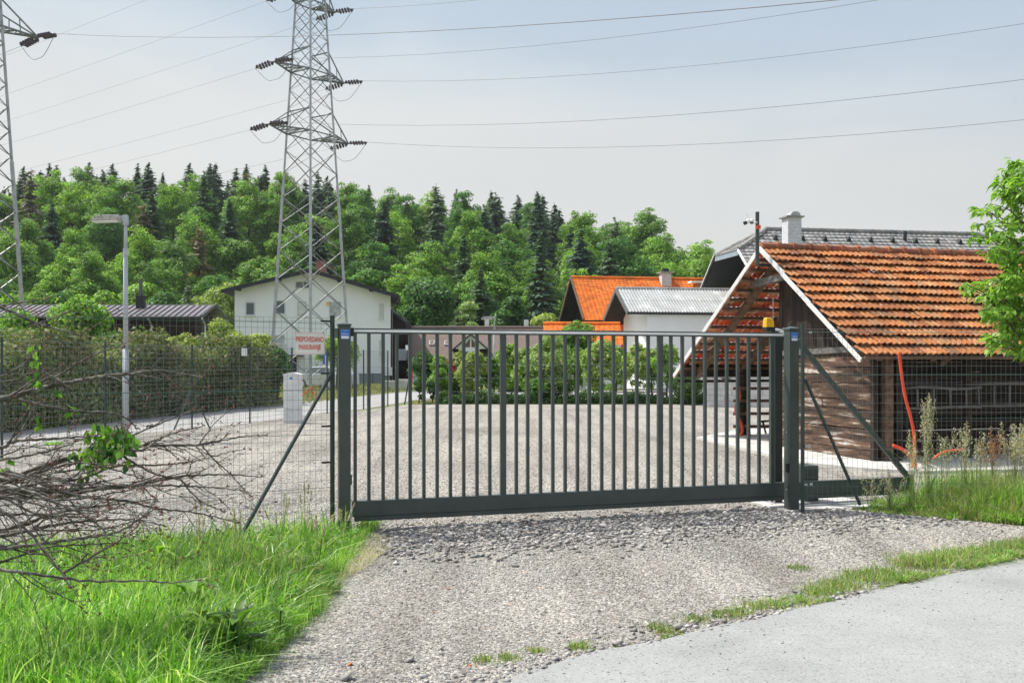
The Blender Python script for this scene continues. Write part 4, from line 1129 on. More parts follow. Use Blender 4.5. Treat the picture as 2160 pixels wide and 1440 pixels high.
for px in (312, 426, ): 
    q_ = P(px, 700, 49.6); b.tube([(q_.x, 49.6, ze - .1), (q_.x, 50.1, ze - .4), (q_.x, 50.1, 1.5)], .05, 6)
b.build('downpipe', MT['galv'], t)

# ---- pale block wall
t = MB(); t.prism([G(1486, 858), G(1900, 860), G(1900, 856.5), G(1486, 855)], (0, 0, 1.25)); tag(t.build('block_wall', MT['block'], loc=(7, 37, 0)), 'pale concrete block wall seen under the barn roof', 'wall')

# ------------------------------------------------------------------ old barn
Ub = V(.957, .290, 0).normalized(); Vb = V(-.28, .96, 0).normalized()
Bf = V(5.64, 16.0, 1.81); Ba = V(4.757, 19.03, 3.88); Br = V(3.714, 22.6, 1.42)
barn = thing('old_barn', 'old timber barn with rusty orange clay tile roof and peeling board walls', 'barn', (6.05, 16.6, 0))
LB = 10.5
dF = (Bf - Ba).normalized(); SF = (Bf - Ba).length
dR = (Br - Ba).normalized(); SR = (Br - Ba).length
nBF = dF.cross(Ub); nBF = nBF if nBF.z > 0 else -nBF
nBR = dR.cross(Ub); nBR = nBR if nBR.z > 0 else -nBR
rf = tiles('roof', Ba, Ub, dF, nBF, LB, SF, 13, .235, MT['clay'], barn, .032, .062, 2, seed=21, jit=.009, over=.06, thick=.022, nseg=5)
rr = tiles('rear_roof', Ba, Ub, dR, nBR, LB, SR, 14, .235, MT['clay_under'], barn, .03, .05, 2, seed=22, jit=.008, over=.05, nseg=4)
# ridge tiles
b = MB(); rg = random.Random(3)
n = int(LB / .36)
for i in range(n):
    p = Ba + Ub * (i * .36) + V(0, 0, .02 + rg.uniform(-.008, .008)); q_ = Ba + Ub * ((i + 1) * .36) + V(0, 0, .02)
    b.tube([p, p + (q_ - p) * .82, p + (q_ - p) * .84, q_ + Ub * .02], [.085, .08, .105, .105], 9)
b.build('ridge_tiles', MT['ridge'], rf)
# battens and rafters
b = MB()
for r in range(15):
    s = SR * r / 14
    p = Ba + dR * s - nBR * .045; b.beam(p + Ub * .05, p + Ub * (LB - .1), .055 if r % 3 else .075, .045, up=nBR)
for r in range(14):
    s = SF * r / 13
    p = Ba + dF * s - nBF * .045; b.beam(p + Ub * .05, p + Ub * (LB - .1), .05, .04, up=nBF)
b.build('battens', MT['brown_wood'], barn)
for off in (.45, 1.5, 3.6, 5.8, 8.0):
    b = MB()
    p = Ba + Ub * off; b.beam(p - nBR * .13, p + dR * (SR - .1) - nBR * .13, .12, .12, up=nBR)
    b.beam(p - nBF * .13, p + dF * (SF - .1) - nBF * .13, .1, .1, up=nBF)
    b.build('rafter', MT['brown_wood'], barn)
rw0 = random.Random(6)
# lichen patch stays in the tile material; barge boards
for (E, d_, S_, nn, cuts) in ((Br, dR, SR, nBR, (0, 1)), (Bf, dF, SF, nBF, (0, .26, .53, 1))):
    for c0, c1 in zip(cuts[:-1], cuts[1:]):
        b = MB(); o_ = -Ub * (.03 + .012 * cuts.index(c0)) - nn * (.015 + .012 * cuts.index(c0))
        b.beam(Ba + d_ * S_ * c0 + o_, Ba + d_ * (S_ * c1 + .06) + o_, .13, .025, up=Ub) if False else b.beam(Ba + d_ * S_ * c0 + o_, Ba + d_ * (S_ * c1 + .06) + o_ - nn * .012 * cuts.index(c0), .022, .085 + rw0.uniform(-.012, .012), up=nn)
        b.build('bargeboard', MT['barge'], barn)
# tie beam (grey), rear eave beams
def bp(o, s, z):  # barn point: offset along ridge direction from the rake plane, s back from the front eave, height
    p = V(Bf.x, Bf.y, 0) + Ub * o + Vb * s; p.z = z; return p
b = MB(); b.beam(P(1586, 600, 20.0), P(1668, 580, 18.4), .09, .13); b.build('tie_beam', MT['grey_wood'], barn)
b = MB(); b.beam(V(Br.x, Br.y, 1.5) - Vb * .2 + Ub * .15, V(Br.x, Br.y, 1.5) - Vb * .2 + Ub * (LB - .3), .14, .26); b.build('eave_beam', MT['dark_wood'], barn)
b = MB(); b.beam(V(Br.x, Br.y, 1.26) + Ub * .05, V(Br.x, Br.y, 1.26) + Ub * (LB - .3), .1, .06); b.build('rail', MT['dark_wood'], barn)
pp = G(1568, 921); b = MB(); b.tube([(pp.x, pp.y, 0), (pp.x - .02, pp.y, .7), (pp.x, pp.y, 1.42)], [.17, .14, .155], 9); b.build('post', MT['dark_wood'], barn)
for k_ in (-1, 1):
    b = MB(); b.beam(V(pp.x, pp.y, 1.12), V(pp.x + k_ * .75, pp.y + k_ * .2, 1.42), .09, .09)
b = MB()
b.prism([P(1520, 797, 22.5), P(1545, 797, 22.5), P(1532, 803, 22.5)], (0, .1, 0)); b.build('bracket', MT['brown_wood'], barn)
for o in (4.6, 8.8):
    q_ = V(Br.x, Br.y, 0) - Vb * .3 + Ub * o; b = MB(); b.tube([q_, q_ + V(0, 0, 1.45)], .12, 8); b.build('post', MT['dark_wood'], barn)
# walls: gable wall from s=.47 to s=3.4 at o=.56
OG = .56; s0, s1 = .47, 3.42
b = MB(); rw = random.Random(8)
nb = 11; z = .06
while z < 1.86:
    h = rw.uniform(.13, .2)
    sp = rw.choice([.35, .5, .62])
    for a_, c_ in ((0, sp), (sp, 1)):
        ofs = rw.uniform(-.015, .012)
        p = bp(OG + ofs, s0 + (s1 - s0) * a_ + .004, z + h / 2 + rw.uniform(-.006, .006)); q_ = bp(OG + ofs + rw.uniform(-.008, .008), s0 + (s1 - s0) * c_ - .004, z + h / 2 + rw.uniform(-.012, .012))
        b.beam(p, q_, .03, h * .93, up=(-.09 * Ub.x, -.09 * Ub.y, 1))
    z += h
b.build('board_wall', MT['peel'], barn)
b = MB(); s = s0 - .25
while s < s1:
    w_b = rw.uniform(.11, .17)
    sm = s + w_b / 2
    kk = (Ba.z - Bf.z) / 3.16
    zt = min(Bf.z + sm * kk, Ba.z - (sm - 3.16) * kk) - .14
    zl = 1.93
    if zt > zl + .03:
        ofs = rw.uniform(-.01, .01)
        b.beam(bp(OG + ofs + .03, sm, zl), bp(OG + ofs + .03, sm, zt), w_b * .97, .025, up=tuple(Ub))
    s += w_b
b.build('gable_boards', MT['dark_board'], barn)
b = MB(); b.beam(bp(OG - .03, s0 - .1, 1.93), bp(OG - .03, s1 + .05, 1.86), .1, .1); b.build('sill_beam', MT['grey_wood'], barn)
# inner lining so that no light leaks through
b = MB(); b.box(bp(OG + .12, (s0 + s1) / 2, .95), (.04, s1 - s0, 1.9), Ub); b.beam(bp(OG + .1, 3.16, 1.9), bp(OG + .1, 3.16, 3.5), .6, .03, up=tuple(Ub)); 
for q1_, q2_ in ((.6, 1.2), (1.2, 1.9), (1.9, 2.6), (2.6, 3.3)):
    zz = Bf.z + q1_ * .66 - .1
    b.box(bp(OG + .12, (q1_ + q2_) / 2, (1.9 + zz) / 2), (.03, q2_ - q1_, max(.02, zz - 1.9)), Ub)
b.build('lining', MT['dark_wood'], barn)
# rear wall of the closed part, and long front wall set back under the eave
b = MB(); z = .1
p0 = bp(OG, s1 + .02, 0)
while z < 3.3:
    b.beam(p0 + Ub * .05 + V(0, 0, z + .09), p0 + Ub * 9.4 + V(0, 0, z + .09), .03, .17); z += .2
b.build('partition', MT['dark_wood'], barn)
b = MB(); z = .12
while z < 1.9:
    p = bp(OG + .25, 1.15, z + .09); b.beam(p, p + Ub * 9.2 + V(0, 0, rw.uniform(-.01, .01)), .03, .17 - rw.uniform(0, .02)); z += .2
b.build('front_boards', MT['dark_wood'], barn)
for o, w_p, mm in ((.56, .09, 'dark_wood'), (.80, .16, 'brown_wood'), (1.03, .11, 'dark_wood'), (2.45, .1, 'dark_board'), (4.2, .1, 'dark_board'), (6.4, .12, 'dark_board'), (8.6, .12, 'dark_board')):
    b = MB(); b.beam(bp(o, .47, 0), bp(o, .47, 1.98), w_p, w_p, up=tuple(Ub)); b.build('post', MT[mm], barn)
b = MB(); b.beam(bp(.5, .45, 1.98), bp(9.6, .45, 1.98), .14, .14); b.build('wall_plate', MT['dark_wood'], barn)
b = MB(); b.beam(bp(.9, 1.0, .02), bp(9.6, 1.0, .02), .1, .12); b.build('sill_log', MT['dark_wood'], barn)
for o in (1.9, 3.6, 5.4):
    b = MB(); b.beam(bp(o, .47, 1.66), bp(o + .35, .47, 1.92), .07, .08); b.build('brace', MT['brown_wood'], barn)

# ladders hung on the barn
def ladder(label, o0, o1, zt, zb, s):
    t = thing('wooden_ladder', label, 'ladder', bp(o0, s, zb), 'ladders hung under the barn eave')
    for z, tl in ((zt, .02), (zb, -.01)):
        b = MB(); pts = [bp(o0 + (o1 - o0) * k / 5, s, z + tl * math.sin(k * 1.3)) for k in range(6)]
        b.tube(pts, [.012, .026, .026, .027, .025, .022], 7); b.build('rail', MT['grey_wood'], t)
    n = int((o1 - o0) / .33)
    for i in range(n):
        o = o0 + .25 + i * .33
        b = MB(); b.tube([bp(o, s, zt - .02), bp(o + rw.uniform(-.015, .015), s, zb + .02)], .017, 6); b.build('rung', MT['grey_wood'], t)
ladder('grey wooden ladder hung sideways under the barn eave, the one nearest the gate', 1.05, 2.6, 1.26, .93, .32)
ladder('grey wooden ladder hung sideways under the barn eave, the one nearest the tree', 2.35, 5.8, 1.31, .95, .38)

# rack of dark bars by the rear post
t = thing('slat_rack', 'rack of four dark horizontal wooden bars behind the round barn post', 'rack', (pp.x, pp.y, 0))
for py in (819, 845, 872, 899):
    z = EYE - (py - HY) * 22.3 / F
    q_ = V((1547 - CX) * 22.3 / F, 22.3, z); b = MB(); b.beam(q_, q_ + V(2.2, .1, 0), .06, .065); b.build('bar', MT['brown_wood'], t)
b = MB(); b.beam(V((1547 - CX) * 22.3 / F + 1.9, 22.45, 0), V((1547 - CX) * 22.3 / F + 1.9, 22.45, 1.3), .08); b.build('upright', MT['dark_wood'], t)
# old trestle
t = thing('trestle', 'small broken wooden trestle on the slab behind the bars', 'trestle', G(1610, 915))
b = MB(); b.beam(P(1598, 889, 22.9), P(1640, 886, 22.9), .04, .05); b.build('top', MT['grey_wood'], t)
b = MB(); b.beam(P(1609, 889, 22.9), P(1616, 916, 22.9), .04, .04); b.build('leg', MT['grey_wood'], t)
b = MB(); b.beam(P(1634, 888, 22.9), P(1640, 916, 22.9), .04, .04); b.build('leg', MT['grey_wood'], t)

def smooth_path(pts, n=6):
    pts = [Vector(p) for p in pts]; out = []
    for i in range(len(pts) - 1):
        p0 = pts[max(i - 1, 0)]; p1 = pts[i]; p2 = pts[i + 1]; p3 = pts[min(i + 2, len(pts) - 1)]
        for k in range(n):
            t = k / n
            out.append(.5 * ((2 * p1) + (-p0 + p2) * t + (2 * p0 - 5 * p1 + 4 * p2 - p3) * t * t + (-p0 + 3 * p1 - 3 * p2 + p3) * t ** 3))
    out.append(pts[-1]); return out
def hose(name, label, pxs, D, r, cat='pipe', m_='orange'):
    pts = smooth_path([P(x, y, D) for x, y in pxs])
    return tag(MB().tube(pts, r, 10).build(name, MT[m_], loc=pts[-1], smooth=True), label, cat)
hose('orange_conduit', 'tall orange red conduit hanging from the barn eave to the ground', [(1896, 742), (1902, 790), (1909, 835), (1921, 880), (1928, 915), (1929, 950), (1926, 990)], 15.6, .023)
hose('orange_conduit', 'short bent orange conduit sticking out of the ground by the barn corner post', [(1883, 939), (1901, 946), (1918, 957), (1929, 974), (1930, 996)], 15.3, .026)
hose('orange_conduit', 'thin orange conduit curled around the rear barn post', [(1557, 812), (1560, 838), (1553, 855), (1553, 872), (1562, 890), (1566, 908), (1561, 921)], 22.2, .035)
hose('orange_conduit', 'red conduit lying half hidden in the tall grass by the barn', [(1968, 968), (1985, 955), (2005, 950), (2033, 947)], 15.2, .017)

# security camera on its pole
t = thing('camera_pole', 'dark square pole with white security camera at the barn apex', 'camera pole', P(1597, 560, 18.6))
D = 18.7
b = MB(); b.beam(P(1597.5, 560, D), P(1597.5, 447, D), .06, .06, up=(0, 1, 0)); b.build('pole', MT['gate'], t)
b = MB(); b.beam(P(1594, 558, D), P(1626, 560, D), .05, .05); b.build('foot', MT['black'], t)
b = MB(); b.box(P(1600, 479, D - .07), (.075, .05, .065)); b.build('junction_box', MT['orange'], t)
b = MB(); b.beam(P(1597, 469, D - .05), P(1590, 470, D - .05), .03); b.blob(P(1585.5, 466, D - .1), .05, (1, 1, .8)); cm = b.build('camera', MT['white'], t, smooth=True)
b = MB(); b.blob(P(1585.5, 469, D - .1), .042, (1, 1, .8)); b.build('dome', MT['glass'], cm, smooth=True)
b = MB(); b.tube([P(1581, 465, D - .1), P(1574, 469, D - .12)], [.034, .04], 8); b.build('lens_barrel', MT['white'], cm)
b = MB(); b.tube([P(1574, 469, D - .12), P(1570, 471.5, D - .13)], [.034, .036], 8); b.build('lens', MT['black'], cm)
for x0_, x1_ in ((1578, 1574), (1580, 1579)):
    b = MB(); b.tube([P(x0_, 463, D - .1), P(x1_, 451, D - .1)], .006, 5); b.build('antenna', MT['white'], cm)

# ------------------------------------------------------------------ text
def text_part(txt, parent, c, width, height, d, nrm, m, bold=.0, shear=0, name='lettering'):
    cu = bpy.data.curves.new('txt', 'FONT'); cu.body = txt; cu.size = 1; cu.offset = bold; cu.shear = shear; cu.extrude = .004
    to = bpy.data.objects.new('txt', cu); COL.objects.link(to)
    bpy.context.view_layer.update()
    me = bpy.data.meshes.new_from_object(to.evaluated_get(bpy.context.evaluated_depsgraph_get()))
    co = np.empty(len(me.vertices) * 3); me.vertices.foreach_get('co', co); co = co.reshape(-1, 3)
    mn, mx = co.min(0), co.max(0)
    cap_ = co[:, 1].max(); mn[1] = min(0.0, 0.0)
    d = Vector(d).normalized(); nrm = Vector(nrm).normalized(); z = Vector((0, 0, 1)); c = Vector(c)
    org = ORG[parent.name]
    out = []
    for v in co:
        x = ((v[0] - mn[0]) / (mx[0] - mn[0]) - .5) * width; y = ((v[1] - mn[1]) / (mx[1] - mn[1]) - .5) * height
        p = c + d * x + z * y + nrm * (.0012 if v[2] > 0 else .0002) - org
        out.append((p.x, p.y, p.z))
    me.vertices.foreach_set('co', np.array(out).ravel()); me.update()
    bpy.data.objects.remove(to, do_unlink=True)
    return link_mesh(name, me, MT[m], parent, (0, 0, 0))

# ------------------------------------------------------------------ gate
gA = V(-1.61, 10.03, 0); gB = V(3.154, 11.6, 0); gd = (gB - gA).normalized(); gn = V(gd.y, -gd.x, 0)
def gt(px):
    k = (px - CX) / F; return (k * gA.y - gA.x) / (gd.x - gd.y * k)
def gp(t, z, off=0): p = gA + gd * t + gn * off; p.z = z; return p
LG = gt(1652)
gate = thing('sliding_gate', 'long dark grey sliding gate of vertical bars across the gravel yard entrance', 'gate', gA)
b = MB(); b.beam(gp(0, 2.012), gp(LG, 2.012), .05, .055, up=(0, 0, 1)); top = b.build('top_rail', MT['gate'], gate, bevel=.004)
b = MB(); b.beam(gp(.0, 2.013, .0265), gp(LG, 2.013, .0265), .004, .024, up=(0, 0, 1)); b.build('rail_sheen', mat('pale_sky_sheen', (.86, .85, .84), rough=.4), top)  # pale strip: sky reflection on the rail front, put in as colour
tEnd = gt(1921)
b = MB(); b.beam(gp(0, .222), gp(tEnd, .222), .07, .155, up=(0, 0, 1)); bot = b.build('bottom_rail', MT['gate'], gate, bevel=.004)
b = MB(); b.beam(gp(0.02, .118), gp(tEnd - .01, .118), .062, .046, up=(0, 0, 1)); b.build('guide_rail', MT['gate'], bot, bevel=.003)
b = MB(); b.beam(gp(0.02, .145, .0), gp(tEnd - .01, .145, .0), .05, .012, up=(0, 0, 1)); b.build('groove', MT['black'], bot)
bars = [749, 778, 808, 837, 865, 894, 922, 950, 978, 1006, 1033, 1089, 1113, 1140, 1166, 1192, 1218, 1243, 1269, 1294, 1318, 1343, 1367, 1415, 1439, 1463, 1487, 1510, 1533, 1556, 1579, 1601]
proto = None
for px in bars:
    t_ = gt(px)
    if proto is None:
        b = MB(); b.beam(gp(t_, .3), gp(t_, 1.985), .032, .034, up=tuple(gn)); proto = b.build('bar', MT['gate'], gate); tp = t_
    else:
        o = proto.copy(); COL.objects.link(o); o.location = gd * (t_ - tp)
for px, w in ((1061, .062), (1392, .062), (1628, .05)):
    t_ = gt(px); b = MB(); b.beam(gp(t_, .3), gp(t_, 1.985), .045, w, up=tuple(gd)) ; b.build('thick_bar', MT['gate'], gate, bevel=.003)
b = MB(); b.beam(gp(gt(1681), 1.95), gp(gt(1913), .31), .05, .06, up=(0, 0, 1)); b.build('brace', MT['gate'], gate, bevel=.003)
b = MB(); b.beam(gp(tEnd, .1), gp(tEnd, .33), .075, .03, up=tuple(gd)); b.build('end_cap', MT['gate'], gate)

def sticker(parent, c, w, h, d, nrm, word=True):
    s = MB().box(Vector(c) + Vector(nrm) * .001, (w, .002, h), d).build('sticker', MT['blue_lt'], parent)
    c = Vector(c); nrm = Vector(nrm)
    MB().box(c + nrm * .0025 + V(0, 0, h * .14), (w * .86, .001, h * .6), d).build('blue_field', MT['blue'], s)
    MB().box(c + nrm * .0025 - V(0, 0, h * .33), (w * .9, .001, h * .3), d).build('white_field', MT['white'], s)
    if word:
        text_part('Noosterk', s, c + nrm * .0032 + V(0, 0, h * .06), w * .8, h * .17, d, nrm, 'white', .02, .3)
        MB().box(c + nrm * .0035 + V(0, 0, h * .31), (w * .5, .001, h * .03), d).build('small_line', MT['white'], s)
    return s
# left receiving post
lp = gA - gd * .09; lp = V((726 - CX) * 9.97 / F, 9.97, 0)
t = thing('gate_post', 'dark square post at the left end of the sliding gate, with blue and white sticker', 'post', lp)
b = MB(); b.box(lp + V(0, 0, 1.0), (.115, .115, 2.12), gd); b.build('shaft', MT['gate'], t, bevel=.004)
b = MB(); q_ = lp + V(0, 0, 2.06); hw = .064
cs = [q_ + gd * i * hw + gn * j * hw for i, j in ((-1, -1), (1, -1), (1, 1), (-1, 1))]
b.hexa(cs, [c + V(0, 0, .018) for c in cs]); b.add([c + V(0, 0, .018) for c in cs] + [q_ + V(0, 0, .034)], [(0, 1, 4), (1, 2, 4), (2, 3, 4), (3, 0, 4)]); b.build('cap', MT['gate'], t)
sticker(t, lp + gn * .0575 + V(0, 0, 1.975), .082, .092, gd, gn)
b = MB(); b.box(lp + gd * .075 + V(0, 0, 2.0), (.035, .09, .085), gd); b.build('catcher', MT['black'], t, bevel=.008)
b = MB(); b.box(lp + gd * .065 + V(0, 0, .52), (.02, .05, .1), gd); b.build('lower_catch', MT['black'], t, bevel=.004)
b = MB(); b.box(lp - gd * .08 - gn * .02 + V(0, 0, 1.99), (.04, .09, .09), gd); b.build('back_bracket', mat('olive_bracket', (.13, .15, .11)), t, bevel=.004)
# right front post
rp = V((1669.5 - CX) * 11.33 / F, 11.33, 0)
t = thing('gate_post', 'front dark post at the right end of the gate, with pyramid cap and blue sticker', 'post', rp)
b = MB(); b.box(rp + V(0, 0, 1.02), (.12, .12, 2.08), gd); b.build('shaft', MT['gate'], t, bevel=.004)
q_ = rp + V(0, 0, 2.06); hw = .068; cs = [q_ + gd * i * hw + gn * j * hw for i, j in ((-1, -1), (1, -1), (1, 1), (-1, 1))]
b = MB(); b.hexa(cs, [c + V(0, 0, .02) for c in cs]); b.add([c + V(0, 0, .02) for c in cs] + [q_ + V(0, 0, .045)], [(0, 1, 4), (1, 2, 4), (2, 3, 4), (3, 0, 4)]); b.build('cap', MT['gate'], t)
sticker(t, rp + gn * .06 + V(0, 0, 1.985), .08, .095, gd, gn)
b = MB(); b.box(rp - gd * .068 + gn * .02 + V(0, 0, .50), (.022, .05, .1), gd); b.build('photocell', MT['black'], t, bevel=.004)
for z in (.25, .9): MB().blob(rp - gd * .062 + V(0, 0, z), .008).build('bolt', MT['galv'], t)
# right rear post
rq = V((1638 - CX) * 11.88 / F, 11.88, 0)
t = thing('gate_post', 'rear dark post behind the right end of the gate carrying the amber lamp', 'post', rq)
b = MB(); b.box(rq + V(0, 0, 1.03), (.1, .1, 2.06), gd); b.build('shaft', MT['gate_dark'], t, bevel=.004)
q_ = rq + V(0, 0, 2.06); hw = .058; cs = [q_ + gd * i * hw + gn * j * hw for i, j in ((-1, -1), (1, -1), (1, 1), (-1, 1))]
b = MB(); b.hexa(cs, [c + V(0, 0, .02) for c in cs]); b.add([c + V(0, 0, .02) for c in cs] + [q_ + V(0, 0, .04)], [(0, 1, 4), (1, 2, 4), (2, 3, 4), (3, 0, 4)]); b.build('cap', MT['galv'], t)
b = MB(); b.beam(rq + V(0, 0, 2.04) + gn * .05, rp + V(0, 0, 2.05) - gn * .05, .03, .03)
b.tube([rq + gn * .07 + V(.03, 0, 2.0), rq + gn * .07 + V(.03, 0, 2.09)], .018, 8); b.tube([rp - gn * .09 + V(-.03, 0, 2.0), rp - gn * .09 + V(-.03, 0, 2.09)], .018, 8)
b.build('guide_rollers', MT['galv'], t)
b = MB(); b.box(rq + V(0, 0, .02), (.22, .22, .02), gd); bp_ = b.build('base_plate', MT['galv'], t)
for i, j in ((-1, -1), (1, -1), (1, 1), (-1, 1)): MB().tube([rq + gd * .085 * i + gn * .085 * j + V(0, 0, .02), rq + gd * .085 * i + gn * .085 * j + V(0, 0, .06)], .01, 6).build('bolt', MT['galv'], bp_)
# amber warning lamp
wl_ = P(1621, 692, 11.8)
t = thing('warning_lamp', 'amber plastic warning lamp with thin aerial on top of the rear gate post', 'lamp', wl_)
b = MB(); b.box(wl_ + V(.005, 0, -.012), (.115, .1, .05), gd); b.beam(wl_ + V(.03, 0, -.02), rq + V(0, 0, 2.0), .03, .02); b.build('base', MT['black'], t, bevel=.006)
b = MB(); w0_, w1_ = .108, .075
bt = [wl_ + gd * i * w0_ / 2 + gn * j * .045 + V(0, 0, .008) for i, j in ((-1, -1), (1, -1), (1, 1), (-1, 1))]
md = [wl_ + gd * (i * w0_ / 2 * .93 - .003) + gn * j * .042 + V(0, 0, .09) for i, j in ((-1, -1), (1, -1), (1, 1), (-1, 1))]
tp_ = [wl_ + gd * (i * .036 - .008) + gn * j * .034 + V(0, 0, .124) for i, j in ((-1, -1), (1, -1), (1, 1), (-1, 1))]
b.hexa(bt, md); b.hexa(md, tp_); b.build('lens', MT['amber'], t, bevel=.008)
b = MB(); b.tube([wl_ + V(.055, 0, 0), wl_ + V(.055, 0, .36)], .003, 5); b.build('aerial', MT['galv'], t)
# motor box
mb_ = V((1697 - CX) * 12.05 / F, 12.05, 0)
t = thing('gate_motor', 'dark box of the gate motor behind the right gate post', 'motor box', mb_)
b = MB(); b.box(mb_ + V(0, 0, .24), (.2, .3, .44), gd); b.build('housing', MT['gate'], t, bevel=.015)
b = MB(); b.box(mb_ + V(0, 0, .02), (.24, .34, .03), gd); b.build('base_plate', MT['galv'], t)
# concrete footing
ft = MB(); c = gp(gt(1700), .0); c = (rp + mb_) / 2 + gd * .25
ft.box(V(c.x, c.y, .012), (1.3, .75, .03), gd)
tag(ft.build('footing', MT['concrete'], loc=(c.x, c.y, 0)), 'flat pale concrete footing under the right gate posts', 'footing')
ft = MB(); c = gp(gt(1760), .0); ft.box(V(c.x, c.y - .1, .03), (1.1, .16, .035), gd)
tag(ft.build('track_channel', MT['galv'], loc=(c.x, c.y, 0)), 'low steel track lying under the tail of the gate', 'track')

# ------------------------------------------------------------------ fences
def wire_mesh(parent, pts, z0, z1, sv, sh, r, matn='wire', wob=.004, seed=1, tens=(), extra_top=True, name='mesh'):
    rng = random.Random(seed); b = MB(); bt_ = MB()
    for p0, p1 in zip(pts[:-1], pts[1:]):
        p0 = Vector(p0); p1 = Vector(p1); L = (p1 - p0).length; d = (p1 - p0) / L; nrm = V(d.y, -d.x, 0)
        n = max(1, int(L / sv))
        for i in range(n + 1):
            q_ = p0 + d * (L * i / n); a_ = V(rng.uniform(-wob, wob), 0, 0)
            zm = z0 + (z1 - z0) * rng.uniform(.35, .65)
            b.tube([q_ + V(0, 0, z0) + a_, q_ + V(0, 0, zm) - a_ * .6, q_ + V(0, 0, z1) + a_ * .3], r, 3, False)
        m_ = int((z1 - z0) / sh)
        zs = [z0 + (z1 - z0) * i / m_ for i in range(m_ + 1)]
        if extra_top: zs += [z1 - .035]
        for z in zs:
            k = max(2, int(L / .4)); ps = [p0 + d * (L * i / k) + nrm * r * 1.6 + V(0, 0, z + rng.uniform(-wob, wob)) for i in range(k + 1)]
            b.tube(ps, r, 3, False)
        for z in tens:
            k = max(2, int(L / .5)); ps = [p0 + d * (L * i / k) - nrm * .008 + V(0, 0, z + rng.uniform(-wob, wob)) for i in range(k + 1)]
            bt_.tube(ps, r * 1.5, 4, False)
    o = b.build(name, MT[matn], parent)
    if tens: bt_.build('tension_wire', MT['wire_green'], parent)
    return o
# front left fence
f0 = V((701 - CX) * 9.95 / F, 9.95, 0); f1 = V(-4.32, 8.4, 0); fdir = (f1 - f0).normalized(); f2 = f0 + fdir * 4.6
t = thing('front_wire_fence', 'green wire mesh fence left of the gate, carrying the red lettered sign', 'fence', f0)
wire_mesh(t, [f0, f2], .12, 2.13, .0575, .1, .0016, 'wire', .004, 1, (1.42, .98, .45, 2.08))
def fpost(parent, p, h, r=.022, m_='fpost'):
    b = MB(); b.tube([p - V(0, 0, .1), p + V(0, 0, h)], r, 10); b.tube([p + V(0, 0, h), p + V(0, 0, h + .012)], r * 1.1, 10)
    return b.build('post', MT[m_], parent)
fpost(t, f0, 2.15, .024); fpost(t, f0 + fdir * 4.45, 2.15)
b = MB(); b.tube([P(698, 789, 9.93), P(505, 1136, 9.2)], .019, 8); b.build('strut', MT['fpost'], t)
for z, ln in ((2.105, .1), (1.585, .1), (1.06, .09), (.7, .09)):
    b = MB(); b.beam(f0 + fdir * .025 + V(0, 0, z), f0 + fdir * (ln + .02) + V(0, 0, z), .02, .018); b.build('wire_tensioner', MT['black'], t)
# sign
sc = P(653.5, 724, 9.78); sd = -fdir; sn = V(sd.y, -sd.x, 0); rot_ = .0
t = thing('no_parking_sign', 'white sign with red lettering tied to the wire fence', 'sign', sc)
b = MB(); b.box(sc, (.312, .004, .218), sd); bd = b.build('board', MT['sign'], t)
fn = -fdir.cross(V(0, 0, 1)); fn = sn
if fn.y > 0: fn = -fn
text_part('PREPOVEDANO', bd, sc + fn * .0025 + V(0, 0, .041), .282, .05, sd, fn, 'red', .02)
text_part('PARKIRANJE', bd, sc + fn * .0025 - V(0, 0, .036), .226, .05, sd, fn, 'red', .02)
b = MB()
for z in (-.1, .1): b.box(sc + fn * .003 + V(0, 0, z), (.305, .001, .0025), sd)
b.box(sc + fn * .003 + sd * .151, (.0025, .001, .2), sd); b.box(sc + fn * .003 - sd * .151, (.0025, .001, .2), sd)
b.build('border_line', MT['red'], bd)
b = MB()
for i in (-1, 1):
    for j in (-1, 1): b.tube([sc + sd * .143 * i + V(0, 0, .1 * j), sc + sd * .143 * i + V(0, 0, .116 * j)], .0025, 5)
b.build('wire_tie', MT['black'], t)

# front right fence
r0 = V((1693 - CX) * 11.15 / F, 11.15, 0); r1 = V(6.6, 11.25, 0)
t = thing('front_wire_fence', 'green wire mesh fence right of the gate, in front of the barn', 'fence', r0)
wire_mesh(t, [r0, V(5.9, 11.22, 0), r1], .1, 2.07, .056, .1, .0016, 'wire', .004, 2, (1.56, 1.07, .33, 2.03))
fpost(t, r0, 2.11); fpost(t, V(5.95, 11.22, 0), 2.11)
b = MB(); b.tube([P(1698, 799, 11.15), P(1814, 1064, 11.3)], .02, 8); b.build('strut', MT['fpost'], t)
b = MB(); b.box(r0 + V(.08, -.02, 2.03), (.03, .02, .02)); b.box(r0 + V(.03, -.02, .33), (.03, .02, .02)); b.box(r0 + V(.09, -.02, .335), (.03, .02, .025)); b.box(r0 + V(.05, -.02, .76), (.06, .03, .025)); b.build('wire_tensioner', MT['galv'], t)

# far fence along the road
fp = [(4, 17.2), (222, 20.6), (405, 25.1), (527, 27.5), (596, 30.1), (690, 32.7), (767, 35.7), (818, 38)]
fpts = [V((px - CX) * D / F, D, 0) for px, D in fp]
fpts[4] = (fpts[3] + fpts[5]) / 2
pm = fpts[0] + (fpts[0] - fpts[1]).normalized() * 3.2
t = thing('far_wire_fence', 'wire mesh fence with slim posts along the far side of the yard by the road', 'fence', fpts[0])
wire_mesh(t, [pm] + fpts, .05, 2.1, .1, .1, .0022, 'wire', .004, 3, (1.5, .9, .15))
for p in fpts: fpost(t, p, 2.12, .024)
p = fpts[2]
for s in (-1, 1):
    b = MB(); d_ = (fpts[3] - fpts[1]).normalized(); q_ = p + d_ * s * .95 if s > 0 else p + d_ * s * .9
    q_ = V(p.x + s * .36, p.y + s * .3, 0)
    b.tube([p + V(0, 0, 1.0), q_], .02, 7); b.build('strut', MT['fpost'], t)
